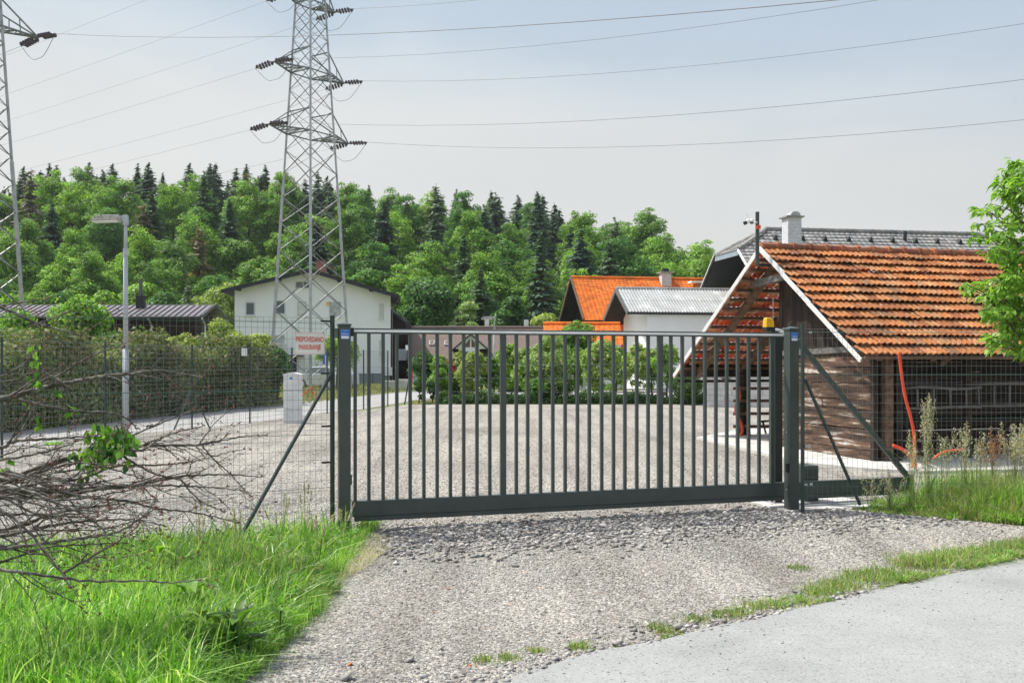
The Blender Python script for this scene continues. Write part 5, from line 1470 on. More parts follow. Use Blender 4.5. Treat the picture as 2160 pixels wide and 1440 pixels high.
b = MB(); c = P(515.5, 742, 27.4); b.box(c, (.15, .012, .22)); b.build('blank_plate', MT['white'], t)
b = MB()
back = [fpts[-1], V(-3.9, 40.6, 0), V(7.5, 39.5, 0)]
for z in (1.62, 1.05, .5):
    b.tube([back[1] + V(0, 0, z), (back[1] + back[2]) / 2 + V(0, 0, z - .02), back[2] + V(0, 0, z)], .006, 4, False)
b.build('strand', MT['wire'], t)
q_ = V((864 - CX) * 39.5 / F, 39.5, 0)
t2 = thing('leaning_stake', 'leaning stake with red plastic pipe at the corner of the far fence', 'stake', q_)
b = MB(); b.tube([q_ + V(-.2, 0, 0), q_ + V(.08, 0, 1.6)], .03, 6); b.build('stake', MT['fpost'], t2)
b = MB(); b.tube([q_ + V(.06, -.05, 0), q_ + V(.04, -.05, .6), q_ + V(.1, -.05, 1.3)], .05, 7); b.build('pipe', MT['red'], t2)
b = MB(); c = P(858, 733, 39.3); b.box(c, (.1, .01, .2)); b.build('blank_plate', MT['white'], t2)

# white cable cabinet
cc = V((618 - CX) * 27.7 / F, 27.7, 0)
t = thing('cable_cabinet', 'tall pale grey cable cabinet standing at the edge of the gravel by the fence', 'cabinet', cc)
b = MB(); b.box(cc + V(0, 0, .2), (.47, .32, .4)); b.build('plinth', MT['cabinet'], t, bevel=.01)
b = MB(); b.box(cc + V(0, 0, .865), (.465, .31, .92)); bd = b.build('body', MT['cabinet'], t, bevel=.01)
b = MB(); b.box(cc + V(.12, -.157, .85), (.006, .006, .88)); b.build('door_seam', MT['frame'], bd)
b = MB(); b.prism([cc + V(-.25, -.18, 1.325), cc + V(.25, -.18, 1.325), cc + V(.24, -.18, 1.36), cc + V(.06, -.18, 1.405), cc + V(-.06, -.18, 1.405), cc + V(-.24, -.18, 1.36)], (0, .36, 0)); b.build('lid', MT['cabinet'], t)
sticker(t, cc + V(-.02, -.157, 1.24), .075, .085, V(1, 0, 0), V(0, -1, 0), False)

# ------------------------------------------------------------------ street lamps
def lamp(name, label, base, H, r, hl):
    t = thing(name, label, 'street lamp', base)
    b = MB(); b.tube([base, base + V(0, 0, H * .4)], [r, r * .98], 10); b.tube([base + V(0, 0, H * .4), base + V(0, 0, H * .835)], [r * .86, r * .72], 10); b.tube([base + V(0, 0, H * .835), base + V(0, 0, H * .975)], [r * .62, r * .56], 10)
    b.build('pole', MT['lampgrey'], t, smooth=True)
    b = MB(); b.tube([base + V(0, 0, H * .815), base + V(0, 0, H * .85)], r * .85, 10); b.build('collar', MT['lampgrey'], t)
    b = MB(); b.box(base + V(0, 0, H * .975), (r * 1.5, r * 1.5, H * .045)); b.box(base + V(-r * 1.1, 0, H * .985), (r * 1.6, r * 1.1, r * 1.2)); b.build('elbow', MT['lampgrey'], t, bevel=.008)
    top = base + V(-r * 1.3, 0, H * .985)
    b = MB(); w = .13
    pr = [(0, -.045), (-hl * .98, -.075), (-hl, -.06), (-hl * .86, .02), (-hl * .55, .055), (-.02, .055)]
    b.prism([top + V(x, -w, z) for x, z in pr], (0, 2 * w, 0)); hd = b.build('lamp_head', MT['lamp_dirty'], t, bevel=.012)
    b = MB(); b.prism([top + V(x, -w * .85, z) for x, z in ((-.06, -.05), (-hl * .94, -.08), (-hl * .94, -.1), (-.06, -.085))], (0, 1.7 * w, 0)); b.build('lamp_glass', MT['cabinet'], hd)
    return t
lamp('street_lamp', 'tall pale grey street lamp with flat grimy head at the left fence', V((265 - CX) * 22 / F, 22, 0), 4.95, .068, .66)
lamp('street_lamp', 'distant slim street lamp in front of the brown tiled roof', V((1043 - CX) * 50 / F, 50, 0), 3.98, .06, .6)

# blue road sign
q_ = V((688 - CX) * 46 / F, 46, 0)
t = thing('road_sign', 'small blue road sign on a post in front of the white house', 'sign', q_)
b = MB(); b.tube([q_, q_ + V(0, 0, 2.1)], .035, 7); b.build('pole', MT['galv'], t)
b = MB(); b.box(q_ + V(-.02, -.05, 1.85), (.22, .015, .52)); bd = b.build('panel', MT['blue'], t)
b = MB(); b.box(q_ + V(-.02, -.06, 1.8), (.04, .004, .4)); b.build('white_bar', MT['white'], bd)
# white pole in the garden
q_ = V((1232 - CX) * 44 / F, 44, 0)
t = thing('garden_pole', 'white slatted pole between the flowering shrubs', 'pole', q_)
b = MB(); b.beam(q_, q_ + V(0, 0, 2.1), .1, .1, up=(0, 1, 0)); b.build('shaft', MT['white'], t)
b = MB(); b.box(q_ + V(-.02, -.03, 2.2), (.14, .14, .2)); b.build('lantern', MT['dark_roof'], t)
# low planks
t = MB(); 
for i, y in enumerate((0, .3)): t.beam(G(1272, 834) + V(0, y, .18 + .12 * i), G(1405, 834) + V(0, y, .18 + .12 * i), .25, .06)
for x in (1275, 1340, 1400): t.box(G(x, 834) + V(0, .15, .09), (.15, .6, .14))
tag(t.build('plank_stack', MT['brown_wood'], loc=G(1340, 834)), 'low stack of reddish planks behind the flowering shrubs', 'planks')
t = MB(); t.box(G(838, 822) + V(0, 0, .28), (1.6, .8, .55)); t.box(G(838, 822) + V(.3, 0, .6), (.7, .5, .1))
tag(t.build('planter', MT['concrete'], loc=G(838, 822)), 'low grey stone planter beside the road, right of the white house', 'planter')

# ------------------------------------------------------------------ car
def car(label, c, rz, m_):
    t = thing('parked_car', label, 'car', (0, 0, 0))
    prof = [(-2.1, .28), (-2.12, .75), (-1.95, .95), (-1.35, 1.0), (-.75, 1.42), (.95, 1.46), (1.75, 1.02), (2.05, .95), (2.1, .3)]
    lo = [(-2.1, .28), (-2.12, .75), (-1.95, .93), (-1.35, .97), (1.8, .99), (2.05, .93), (2.1, .3), (1.7, .24), (-1.7, .24)]
    b = MB(); b.prism([(x, -.86, z) for x, z in lo], (0, 1.72, 0)); b.build('body', MT[m_], t, bevel=.05)
    b = MB(); cab = [(-1.3, .98), (-.72, 1.4), (.95, 1.44), (1.7, 1.0)]
    v0 = [Vector((x, -.82 + (.12 if z > 1.1 else 0), z)) for x, z in cab]; v1 = [Vector((x, .82 - (.12 if z > 1.1 else 0), z)) for x, z in cab]
    b.add(v0 + v1, [(3, 2, 1, 0), (4, 5, 6, 7), (0, 1, 5, 4), (1, 2, 6, 5), (2, 3, 7, 6)]); b.build('roof', MT[m_], t, bevel=.04)
    for s in (-1, 1):
        for a_, c_ in (((-1.08, -.68, -.05, -.05), None), ((.03, .03, .78, .78), None), ((.86, .86, 1.35, 1.0), None)):
            x0_, x1_, x2_, x3_ = a_
            y = lambda z: s * (.84 - (z - .98) * .27)
            ps = [(x0_, y(1.04), 1.04), (x1_, y(1.35), 1.35), (x2_ if x2_ < 1.2 else 1.0, y(1.35), 1.35), (x3_ if x3_ != 1.0 else 1.4, y(1.04), 1.04)]
            b = MB(); b.poly(ps if s < 0 else ps[::-1]); b.build('side_window', MT['glass'], t)
    b = MB(); b.poly([(-1.34, -.66, 1.03), (-1.34, .66, 1.03), (-.78, .6, 1.4), (-.78, -.6, 1.4)]); b.build('windscreen', MT['glass'], t)
    for x in (-1.32, 1.32):
        for s in (-1, 1):
            b = MB(); b.tube([(x, s * .7, .31), (x, s * .88, .31)], .31, 18); w = b.build('wheel', MT['rubber'], t)
            b = MB(); b.tube([(x, s * .86, .31), (x, s * .89, .31)], .19, 14); b.build('rim', MT['galv'], w)
    for s in (-1, 1):
        b = MB(); b.box((-2.06, s * .62, .74), (.1, .32, .14)); b.build('headlight', MT['white'], t)
    t.location = c; t.rotation_euler = (0, 0, rz)
    return t
car('silver car parked in front of the white house, behind the road sign', V((690 - CX) * 62 / F, 62, 0), R(-40), 'silver')

# ------------------------------------------------------------------ pylons and lines
ad = V(.58, .81, 0).normalized(); dR_ = V(.8, -.6, 0); dL_ = V(-.81, .58, 0).normalized()
def pylon(label, c, a_, bslope, arms, ztop, leg=.145, dia=.058):
    t = thing('pylon', label, 'pylon', c)
    ppm = F / c.y
    def hd(z): y = HY - (z - EYE) * ppm; return (a_ + bslope * y) / ppm
    n_ = V(c.x, c.y, 0).normalized(); e_ = V(n_.y, -n_.x, 0)
    dirs = [-n_, e_, n_, -e_]
    def corner(k, z): p = V(c.x, c.y, 0) + dirs[k % 4] * hd(z); p.z = z; return p
    for k in range(4):
        b = MB(); zs = [0, ztop * .5, ztop]
        for z0, z1, w in ((0, ztop * .45, leg), (ztop * .45, ztop, leg * .72)): b.beam(corner(k, z0), corner(k, z1), w, w)
        b.build('leg', MT['galv'], t)
    z = .8; zs = []
    while z < ztop - .4: zs.append(z); z += max(.75, hd(z) * 1.414 * .62)
    zs.append(min(z, ztop))
    for k in range(4):
        b = MB(); off = -.0
        for i, (z0, z1) in enumerate(zip(zs[:-1], zs[1:])):
            w = dia if z0 < 14 else dia * .75
            o1 = (dirs[k] + dirs[(k + 1) % 4]).normalized() * .04
            b.beam(corner(k, z0) + o1, corner(k + 1, z1) + o1, w, w * .5); b.beam(corner(k + 1, z0) - o1 * .3, corner(k, z1) - o1 * .3, w, w * .5)
        b.build('bracing', MT['lattice'], t)
    tips = {}
    # which faces carry arms: nearest to +-ad
    for lvl, (zt, ln) in enumerate(arms):
        for s in (-1, 1):
            A = ad * s
            ks = sorted(range(4), key=lambda k: -dirs[k].dot(A))[:2]
            tip = V(c.x, c.y, 0) + A * ln; tip.z = zt
            b = MB(); zl, zu = zt - .05, zt + 1.3
            lows = [corner(k, zl) for k in ks]; ups = [corner(k, zu) for k in ks]
            for q_ in lows: b.beam(q_, tip, .08, .08)
            for q_ in ups: b.beam(q_, tip, .06, .06)
            b.beam(lows[0], lows[1], .07, .07); b.beam(ups[0], ups[1], .06, .06)
            prev = None
            for i in range(1, 5):
                f = i / 5
                p0 = lows[0].lerp(tip, f); p1 = lows[1].lerp(tip, f); b.beam(p0, p1, .045, .045)
                q0 = lows[0].lerp(tip, f - .2); q1 = lows[1].lerp(tip, f - .2)
                b.beam(q0 if i % 2 else q1, p1 if i % 2 else p0, .045, .045)
            b.beam(lows[0].lerp(tip, .5), ups[0].lerp(tip, .5), .04); b.beam(lows[1].lerp(tip, .5), ups[1].lerp(tip, .5), .04)
            b.beam(corner(ks[0] + 2, zl), lows[1], .06) 
            arm = b.build('crossarm', MT['lattice'], t)
            ends = []
            for dd in (dL_, dR_):
                e0 = tip + dd * .25; e1 = tip + dd * 1.45 - V(0, 0, .12)
                bi = MB(); side = V(-dd.y, dd.x, 0)
                bi.beam(tip, e0, .05); bi.beam(e0 - side * .16, e0 + side * .16, .05); bi.beam(e1 - side * .16, e1 + side * .16, .05); bi.beam(e1, e1 + dd * .2, .04)
                for sgn in (-1, 1):
                    for i in range(5):
                        f = .1 + .8 * i / 4; pc = e0.lerp(e1, f) + side * .15 * sgn
                        bi.tube([pc - dd * .05, pc + dd * .0, pc + dd * .05], [.03, .115, .03], 10)
                bi.build('insulator', MT['insul'], arm); ends.append(e1 + dd * .2)
            bi = MB(); m_ = (ends[0] + ends[1]) / 2 - V(0, 0, .95)
            bi.tube(smooth_path([ends[0], ends[0].lerp(m_, .6) - V(0, 0, .25), m_, ends[1].lerp(m_, .6) - V(0, 0, .25), ends[1]], 5), .014, 5, False); bi.build('jumper', MT['cable'], arm)
            tips[(lvl, s)] = ends
    return t, tips
pyc = V((655 - CX) * 60 / F, 60, 0)
pt, tips = pylon('tall galvanised lattice pylon standing in front of the white house', pyc, 30, .0664, [(15.4, 3.2), (19.1, 2.8), (23.3, 2.0)], 27.5)
pyl = V(-25.7, 48, 0)
pt2, tips2 = pylon('lattice pylon cut off by the left edge of the picture', pyl, 40.1, .065, [(18.1, 2.95), (22.4, 2.6)], 25.5)
def line(name, label, p0, d, L, S, s, r=.013, m_='cable'):
    pts = []
    n = 26
    for i in range(n + 1):
        l = L * i / n
        q_ = p0 + d * l; q_.z = p0.z - 4 * s * l * (S - l) / S ** 2; pts.append(q_)
    tag(MB().tube(pts, r, 4, False).build(name, MT[m_], loc=p0), label, 'power line', 'power lines strung from the pylons')
nm = ['lowest', 'middle', 'highest']
for (lvl, s), e in tips.items():
    sd_ = 'right' if s > 0 else 'left'
    line('power_line', 'bare cable running left from the %s %s arm of the centre pylon' % (nm[lvl], sd_), e[0], dL_, 110, 240, 2.0, .008)
    line('power_line', 'bare cable running right from the %s %s arm of the centre pylon' % (nm[lvl], sd_), e[1], dR_, 88, 90, 4.1, .0095)
e = tips2[(0, 1)]
line('power_line', 'dark cable from the left edge pylon crossing in front of the centre pylon', e[1], V(.8, -.6, 0), 80, 171, 9.7, .012)
line('power_line', 'short piece of cable left of the left edge pylon insulators', e[0], dL_, 60, 240, 2.0, .013)
p_ = V(pyc.x, pyc.y, 27.5)
line('power_line', 'thin earth wire crossing the upper left corner of the sky', p_, dL_, 110, 240, 2.0, .009)

# ------------------------------------------------------------------ scatter helpers
def in_poly(x, y, poly):
    x = np.asarray(x); y = np.asarray(y); ins = np.zeros(x.shape, bool)
    n = len(poly)
    for i in range(n):
        x0, y0 = poly[i][0], poly[i][1]; x1, y1 = poly[(i + 1) % n][0], poly[(i + 1) % n][1]
        c = ((y0 > y) != (y1 > y)) & (x < (x1 - x0) * (y - y0) / ((y1 - y0) if y1 != y0 else 1e-9) + x0)
        ins ^= c
    return ins
def seg_dist(x, y, pl):
    d = np.full(x.shape, 1e9)
    for (x0, y0), (x1, y1) in zip([q[:2] for q in pl[:-1]], [q[:2] for q in pl[1:]]):
        dx, dy = x1 - x0, y1 - y0; t = np.clip(((x - x0) * dx + (y - y0) * dy) / (dx * dx + dy * dy), 0, 1)
        d = np.minimum(d, np.hypot(x - x0 - t * dx, y - y0 - t * dy))
    return d
def path_side_y(x):
    ex = [q[0] for q in EDGE]; ey = [q[1] for q in EDGE]
    return np.interp(x, ex, ey)

def noise2(x, y, s, ph=0):
    return (np.sin(x * s + ph) * np.cos(y * s * 1.3 + ph * 2) + .6 * np.sin(x * s * 2.3 + y * s * 1.7 + ph) + .4 * np.cos(x * s * 4.1 - y * s * 3.7 + ph * 3)) / 2

OCT = np.array([(1, 0, 0), (0, 1, 0), (-1, 0, 0), (0, -1, 0), (0, 0, 1), (0, 0, -1), (.7, .7, .35), (-.7, .7, .3), (-.7, -.7, .35), (.7, -.7, .3)], float)
OF = np.array([(0, 6, 4), (6, 1, 4), (1, 7, 4), (7, 2, 4), (2, 8, 4), (8, 3, 4), (3, 9, 4), (9, 0, 4), (0, 5, 6), (6, 5, 1), (1, 5, 7), (7, 5, 2), (2, 5, 8), (8, 5, 3), (3, 5, 9), (9, 5, 0)])
def stones(name, x, y, z, s, seed, flat=.6):
    rng = np.random.default_rng(seed); n = len(x)
    base = OCT[None] * (1 + rng.normal(size=(n, 10, 1)) * .18) + rng.normal(size=(n, 10, 3)) * .1
    sc = np.stack([s * rng.uniform(.8, 1.3, n), s * rng.uniform(.7, 1.1, n), s * flat * rng.uniform(.6, 1.2, n)], 1)
    base = base * sc[:, None, :]
    a = rng.random(n) * 2 * math.pi; ca, sa = np.cos(a)[:, None], np.sin(a)[:, None]
    X = base[..., 0] * ca - base[..., 1] * sa; Y = base[..., 0] * sa + base[..., 1] * ca
    tl = rng.normal(size=(n, 1)) * .3
    Vv = np.stack([X + x[:, None], Y + y[:, None], base[..., 2] + X * tl + z[:, None]], -1).reshape(-1, 3)
    f = (np.arange(n)[:, None, None] * 10 + OF[None]).reshape(-1, 3)
    return npmesh(name, Vv, 3, MT['stone'], faces=f)

rng = np.random.default_rng(77)
def sample_view(n, y0, y1, px0=-60, px1=2220):
    """points on the ground, denser near the camera (roughly even in the picture)"""
    iy = rng.random(n); D = 1 / (1 / y1 + (1 / y0 - 1 / y1) * iy); D = D ** 1.0
    px = px0 + rng.random(n) * (px1 - px0)
    return (px - CX) * D / F, D
# fine gravel in front of the gate
x, y = sample_view(230000, 4.9, 12.5)
ok = (y > path_side_y(x) + .02) & ~in_poly(x, y, bank) & ~in_poly(x, y, rb)
x, y = x[ok], y[ok]
s = .0045 + .0065 * rng.random(len(x)) ** 2.2 + .004 * np.clip((y - 7) / 2.5 + .35 * noise2(x, y, 1.7, 1), 0, 1)
g = stones('gravel', x, y, s * .25, s, 1); tag(g, 'loose grey crushed gravel in front of the gate', 'gravel', kind='stuff')
# coarse gravel band under and before the gate, and along the verge
n = 15000
t_ = rng.random(n) * 8.5 - .3; o = -1.5 + rng.normal(size=n) * .9
t_ = rng.random(n) * 9.0; o = rng.normal(size=n) * .42 + .75
gx = gA.x + gd.x * t_ + gn.x * o; gy = gA.y + gd.y * t_ + gn.y * o
ok = (gy > path_side_y(gx) + .3) & ~in_poly(gx, gy, bank) & ~in_poly(gx, gy, rb) & (gx < 9)
gx, gy = gx[ok], gy[ok]
s = .012 + .024 * rng.random(len(gx)) ** 2
g = stones('coarse_gravel', gx, gy, s * .3, s, 2, .55); tag(g, 'coarser darker stones in a band below the gate', 'gravel', kind='stuff')
# a few coarse stones along the asphalt edge
n = 2600; k = rng.random(n); ex = -1.2 + 8.6 * k; ey = path_side_y(ex) + np.abs(rng.normal(size=n)) * .22 - .03
ok = rng.random(n) < .9; s = .008 + .02 * rng.random(n) ** 3
g = stones('edge_stones', ex, ey, s * .3, s, 3, .6); tag(g, 'scattered stones along the asphalt edge', 'gravel', kind='stuff')
gx = -1 + 7 * rng.random(260); gy = path_side_y(gx) - np.abs(rng.normal(size=260)) * .5
g = stones('strewn_grit', gx, gy, np.full(260, .014), .003 + .005 * rng.random(260), 9, .6); tag(g, 'loose grit strewn on the asphalt near its edge', 'gravel', kind='stuff')
# yard behind the gate
x, y = sample_view(120000, 11.0, 34, -60, 1900)
ok = in_poly(x, y, yard) & ~in_poly(x, y, rb) & ~in_poly(x, y, [(p.x, p.y) for p in SLAB_PTS])
x, y = x[ok], y[ok]
s = (.0055 + .011 * rng.random(len(x)) ** 2) * (1 + .012 * (y - 10))
g = stones('yard_gravel', x, y, s * .2, s, 4, .5); tag(g, 'grey gravel scattered over the yard behind the gate', 'gravel', kind='stuff')
# single stones
rs = random.Random(4)
for i, (px, py, r, lab) in enumerate(((1350, 1160, .03, 'dark flat stone alone in the gravel below the gate centre'), (1301, 1361, .035, 'pale angular stone beside the asphalt edge'), (1427, 1328, .042, 'rounded grey stone beside the asphalt edge'),
                         (1265, 1290, .022, 'small rounded stone in the fine gravel'), (728, 1434, .035, 'dark rough stone at the bottom edge of the picture'), (862, 1396, .028, 'grey rounded stone low in the gravel'), (928, 1371, .022, 'dark small stone left of the grass tufts'), (931, 1381, .02, 'pale small stone below the dark one'))):
    p = G(px, py)
    o = stones('loose_stone', np.array([0.]), np.array([0.]), np.array([r * .4]), np.array([r]), 50 + i, .7)
    o.location = p; tag(o, lab, 'stone')
tag(stones('orange_chips', *[np.array(q) for q in zip(*[(G(a, b_).x, G(a, b_).y, .008) for a, b_ in ((946, 1243), (738, 1403), (990, 1405), (768, 1222), (961, 1226), (915, 1293), (1004, 1407), (1270, 1252), (972, 1089), (1133, 1108))])], np.array([.012, .02, .013, .01, .008, .008, .008, .01, .02, .025]), 60, .4), 'orange brick chips sprinkled over the gravel', 'chips', kind='stuff').data.materials.clear()
bpy.data.objects['orange_chips'].data.materials.append(MT['orange_tile'])

# ------------------------------------------------------------------ grass
def blades(name, x, y, h, wd, m_, seed, lean=.35, z0=0, kind='stuff', label=None, cat='grass', wind=(.25, -.05)):
    rg_ = np.random.default_rng(seed); n = len(x)
    a = rg_.random(n) * 2 * math.pi
    ln = np.abs(rg_.normal(size=n)) * lean
    dx = np.cos(a) * ln + wind[0] * rg_.random(n); dy = np.sin(a) * ln + wind[1]
    fa = rg_.random(n) * math.pi
    bx, by = np.cos(fa), np.sin(fa)
    P_ = []
    ts = (0, .35, .7, 1.0); ws = (.8, 1.0, .7, .06)
    for t, w in zip(ts, ws):
        cx = x + dx * h * t ** 1.9; cy = y + dy * h * t ** 1.9
        cz = z0 + h * (t - .38 * np.minimum(1.4, np.hypot(dx, dy)) * t ** 2.6)
        P_.append(np.stack([cx - bx * wd * w / 2, cy - by * wd * w / 2, cz], 1)); P_.append(np.stack([cx + bx * wd * w / 2, cy + by * wd * w / 2, cz], 1))
    Vv = np.stack(P_, 1).reshape(-1, 3)
    f = np.array([(0, 1, 3, 2), (2, 3, 5, 4), (4, 5, 7, 6)])
    F_ = (np.arange(n)[:, None, None] * 8 + f[None]).reshape(-1, 4)
    o = npmesh(name, Vv, 4, MT[m_], faces=F_)
    if label: tag(o, label, cat, kind=kind)
    return o
def clumps(name, cx, cy, per, hc, wd, m_, seed, label, spread=.05, out=.9, hv=.35):
    r_ = np.random.default_rng(seed); n = len(cx) * per
    ci = np.repeat(np.arange(len(cx)), per)
    a = r_.random(n) * 2 * math.pi; rr = r_.random(n) ** .6
    bx0 = cx[ci] + np.cos(a) * rr * spread * .6; by0 = cy[ci] + np.sin(a) * rr * spread * .6
    h = hc[ci] * (1 - hv + hv * 1.3 * r_.random(n)); wv = wd * (.6 + .9 * r_.random(n)) * (.8 + .4 * r_.random(len(cx)))[ci]
    ln = out * (.15 + rr * .9) * (.5 + r_.random(n)); aa = a + r_.normal(size=n) * .35
    wx_ = (r_.normal(size=len(cx)) * .25)[ci]; wy_ = (r_.normal(size=len(cx)) * .2)[ci]
    dx = np.cos(aa) * ln + wx_; dy = np.sin(aa) * ln + wy_
    fa = aa + math.pi / 2 + r_.normal(size=n) * .5; bx, by = np.cos(fa), np.sin(fa); P_ = []
    for t, w in ((0, .7), (.33, 1.0), (.68, .75), (1.0, .05)):
        px_ = bx0 + dx * h * t ** 1.7; py_ = by0 + dy * h * t ** 1.7; cz = np.maximum(.008, h * (t - .42 * np.minimum(1.7, np.hypot(dx, dy)) * t ** 2.4))
        P_.append(np.stack([px_ - bx * wv * w / 2, py_ - by * wv * w / 2, cz], 1)); P_.append(np.stack([px_ + bx * wv * w / 2, py_ + by * wv * w / 2, cz], 1))
    Vv = np.stack(P_, 1).reshape(-1, 3); f = np.array([(0, 1, 3, 2), (2, 3, 5, 4), (4, 5, 7, 6)])
    o = npmesh(name, Vv, 4, MT[m_], faces=(np.arange(n)[:, None, None] * 8 + f[None]).reshape(-1, 4))
    return tag(o, label, 'grass', kind='stuff')
x, y = sample_view(80000, 4.7, 10.4, -420, 860)
ok = in_poly(x + .11 * noise2(x, y, 7, 1) + .04 * noise2(x, y, 23, 2), y + .1 * noise2(x, y, 8, 5), bank); x, y = x[ok], y[ok]
ok = rng.random(len(x)) < np.clip(.62 + .55 * noise2(x, y, 6, 9), .12, 1); x, y = x[ok], y[ok]
bl = [q for q in bank[:8]]
MT['clover'] = foliage('low_weed_leaf', g_((.07, .2, .03), (.12, .3, .04), (.2, .4, .07)), .35, .2, objvar=0)
ed = seg_dist(x, y, bl)
h = (.07 + .13 * rng.random(len(x)) ** 1.3 + .06 * noise2(x, y, 2.3, 1) + .05 * noise2(x, y, 9, 4)) * np.clip(.3 + ed * 1.8, .3, 1) * np.interp(y, [5, 8, 9, 10], [1.05, 1.0, .85, .7])
ok = rng.random(len(x)) < np.clip(.3 + ed * 2.5, 0, 1); x, y, h = x[ok], y[ok], np.abs(h[ok]) + .03
dry = rng.random(len(x)) < np.where((x > -2.6) & (y > 7.3), .34, .08) + .12 * (noise2(x, y, 3.1, 7) > .3)
blades('long_grass', x[~dry], y[~dry], h[~dry], (.003 + .007 * rng.random((~dry).sum()) ** 1.6) * (y[~dry] / 6), 'grass', 5, .6, label='dense long green grass on the bank at the lower left')
blades('dry_grass', x[dry], y[dry], h[dry] * 1.15, .003 + .0025 * rng.random(dry.sum()), 'grass_dry', 6, .5, label='pale dry blades mixed into the grass bank')
sp_ = [tuple(G(*q)[:2]) for q in ((700, 1240), (690, 1215), (730, 1160), (775, 1120), (815, 1140), (812, 1165), (770, 1200))]
x, y = sample_view(15000, 7.2, 10.5, 600, 900); ok = in_poly(x, y, sp_); x, y = x[ok], y[ok]
blades('straw', x, y, .03 + .05 * rng.random(len(x)), .003 + .003 * rng.random(len(x)), 'straw', 55, 1.6, label='flattened pale dry grass at the corner of the bank')
cx_, cy_ = sample_view(5200, 4.7, 10.4, -420, 850); ok = in_poly(cx_ + .1 * noise2(cx_, cy_, 7, 1), cy_ + .08 * noise2(cx_, cy_, 9, 2), bank); cx_, cy_ = cx_[ok], cy_[ok]
ec = seg_dist(cx_, cy_, bl)
hc_ = (.12 + .2 * rng.random(len(cx_)) ** 1.4 + .05 * noise2(cx_, cy_, 2.3, 1)) * np.clip(.45 + ec * 1.3, .4, 1) * np.interp(cy_, [5, 8, 9, 10], [1.05, 1.0, .9, .7])
kd = rng.random(len(cx_)) < np.where((cx_ > -2.5) & (cy_ > 7.4), .3, .05)
clumps('grass_tufts', cx_[~kd], cy_[~kd], 34, hc_[~kd], .0075, 'grass', 81, 'dense green grass tufts covering the bank', .07)
clumps('pale_grass_tufts', cx_[kd], cy_[kd], 34, hc_[kd], .005, 'grass_dry', 82, 'pale straw green tufts near the gate end of the bank', .06)
x, y = sample_view(26000, 4.7, 10.3, -420, 860); ok = in_poly(x + .09 * noise2(x, y, 7, 1), y, bank) & (noise2(x, y, 2.7, 12) > -.05); x, y = x[ok], y[ok]
zz = .03 + .13 * rng.random(len(x)) * np.clip(.4 + seg_dist(x, y, bl) * 2, 0, 1)
tag(npmesh('low_weeds', leafquads(rng, np.stack([x, y, zz], 1), unit(rng.normal(size=(len(x), 3)) * .6 + np.array([0, -.3, 1])), .03 + .04 * rng.random(len(x)) ** 2, .75), 4, MT['clover']), 'low round leaved weeds among the bank grass', 'weeds', kind='stuff')
x, y = sample_view(9000, 4.7, 10.2, -420, 830); ok = in_poly(x, y, bank) & (seg_dist(x, y, bl) > .12); x, y = x[ok], y[ok]
blades('arching_grass', x, y, .22 + .2 * rng.random(len(x)), .007 + .006 * rng.random(len(x)), 'grass', 56, 1.0, label='long arching blades over the grass bank')
# overhang of the bank edge
k = rng.random(5000); i = (k * 7).astype(int); f = k * 7 - i
bx_ = np.array([q[0] for q in bl]); by_ = np.array([q[1] for q in bl])
ex = bx_[i] * (1 - f) + bx_[i + 1] * f + rng.normal(size=5000) * .05; ey = by_[i] * (1 - f) + by_[i + 1] * f + rng.normal(size=5000) * .04
blades('edge_grass', ex - .04, ey, .05 + .12 * rng.random(5000), .004, 'grass', 7, .7, wind=(.5, -.1), label='short grass leaning over the gravel along the bank edge')
# wider leaf tufts nearer the camera
def tuft(cx, cy, n, spread, h0, h1, seed, m_='grass', w=.006, lean=.5):
    r_ = np.random.default_rng(seed)
    return cx + r_.normal(size=n) * spread, cy + r_.normal(size=n) * spread, h0 + (h1 - h0) * r_.random(n)
# right verge
x, y = sample_view(30000, 9.8, 13.2, 1780, 2420)
ok = in_poly(x, y, rb); x, y = x[ok], y[ok]
hh = np.interp((x - 3.6), [0, .8, 1.6, 2.1, 3.0, 5], [.04, .07, .3, .42, .26, .4]) * (.5 + .7 * rng.random(len(x))) * (1 + .35 * noise2(x, y, 4, 2))
yy = seg_dist(x, y, rb[:4]); hh *= np.clip(.25 + yy * 2.0, .25, 1)
ok = rng.random(len(x)) < np.clip(.45 + .5 * noise2(x, y, 5, 3), .12, .9) * np.interp(y, [11.2, 12.2], [1, .35]); x, y, hh = x[ok], y[ok], np.abs(hh[ok]) + .02
dr = rng.random(len(x)) < .4
blades('verge_grass', x[~dr], y[~dr], hh[~dr], .005 + .005 * rng.random((~dr).sum()), 'grass', 8, .4, wind=(-.1, 0), label='long green grass on the verge below the right fence')
blades('dry_verge_grass', x[dr], y[dr], hh[dr] * 1.3, .004 + .003 * rng.random(dr.sum()), 'grass_dry', 9, .4, wind=(-.1, 0), label='pale dry stalks in the right verge')
cx_, cy_ = sample_view(900, 9.9, 12.6, 1840, 2420); ok = in_poly(cx_, cy_, rb); cx_, cy_ = cx_[ok], cy_[ok]
hc_ = np.interp(cx_ - 3.6, [0, .8, 1.5, 2.0, 3.0, 5], [.05, .1, .34, .46, .3, .42]) * (.6 + .6 * rng.random(len(cx_))) * np.clip(.35 + seg_dist(cx_, cy_, rb[:4]) * 1.6, .3, 1)
kv = rng.random(len(cx_)) < .42
clumps('pale_verge_tufts', cx_[kv], cy_[kv], 34, hc_[kv] * 1.1, .006, 'grass_dry', 84, 'pale yellow green tufts on the right verge', .1, .9)
clumps('verge_tufts', cx_[~kv], cy_[~kv], 36, hc_[~kv], .008, 'grass', 83, 'green grass tufts on the right verge', .09, .8)
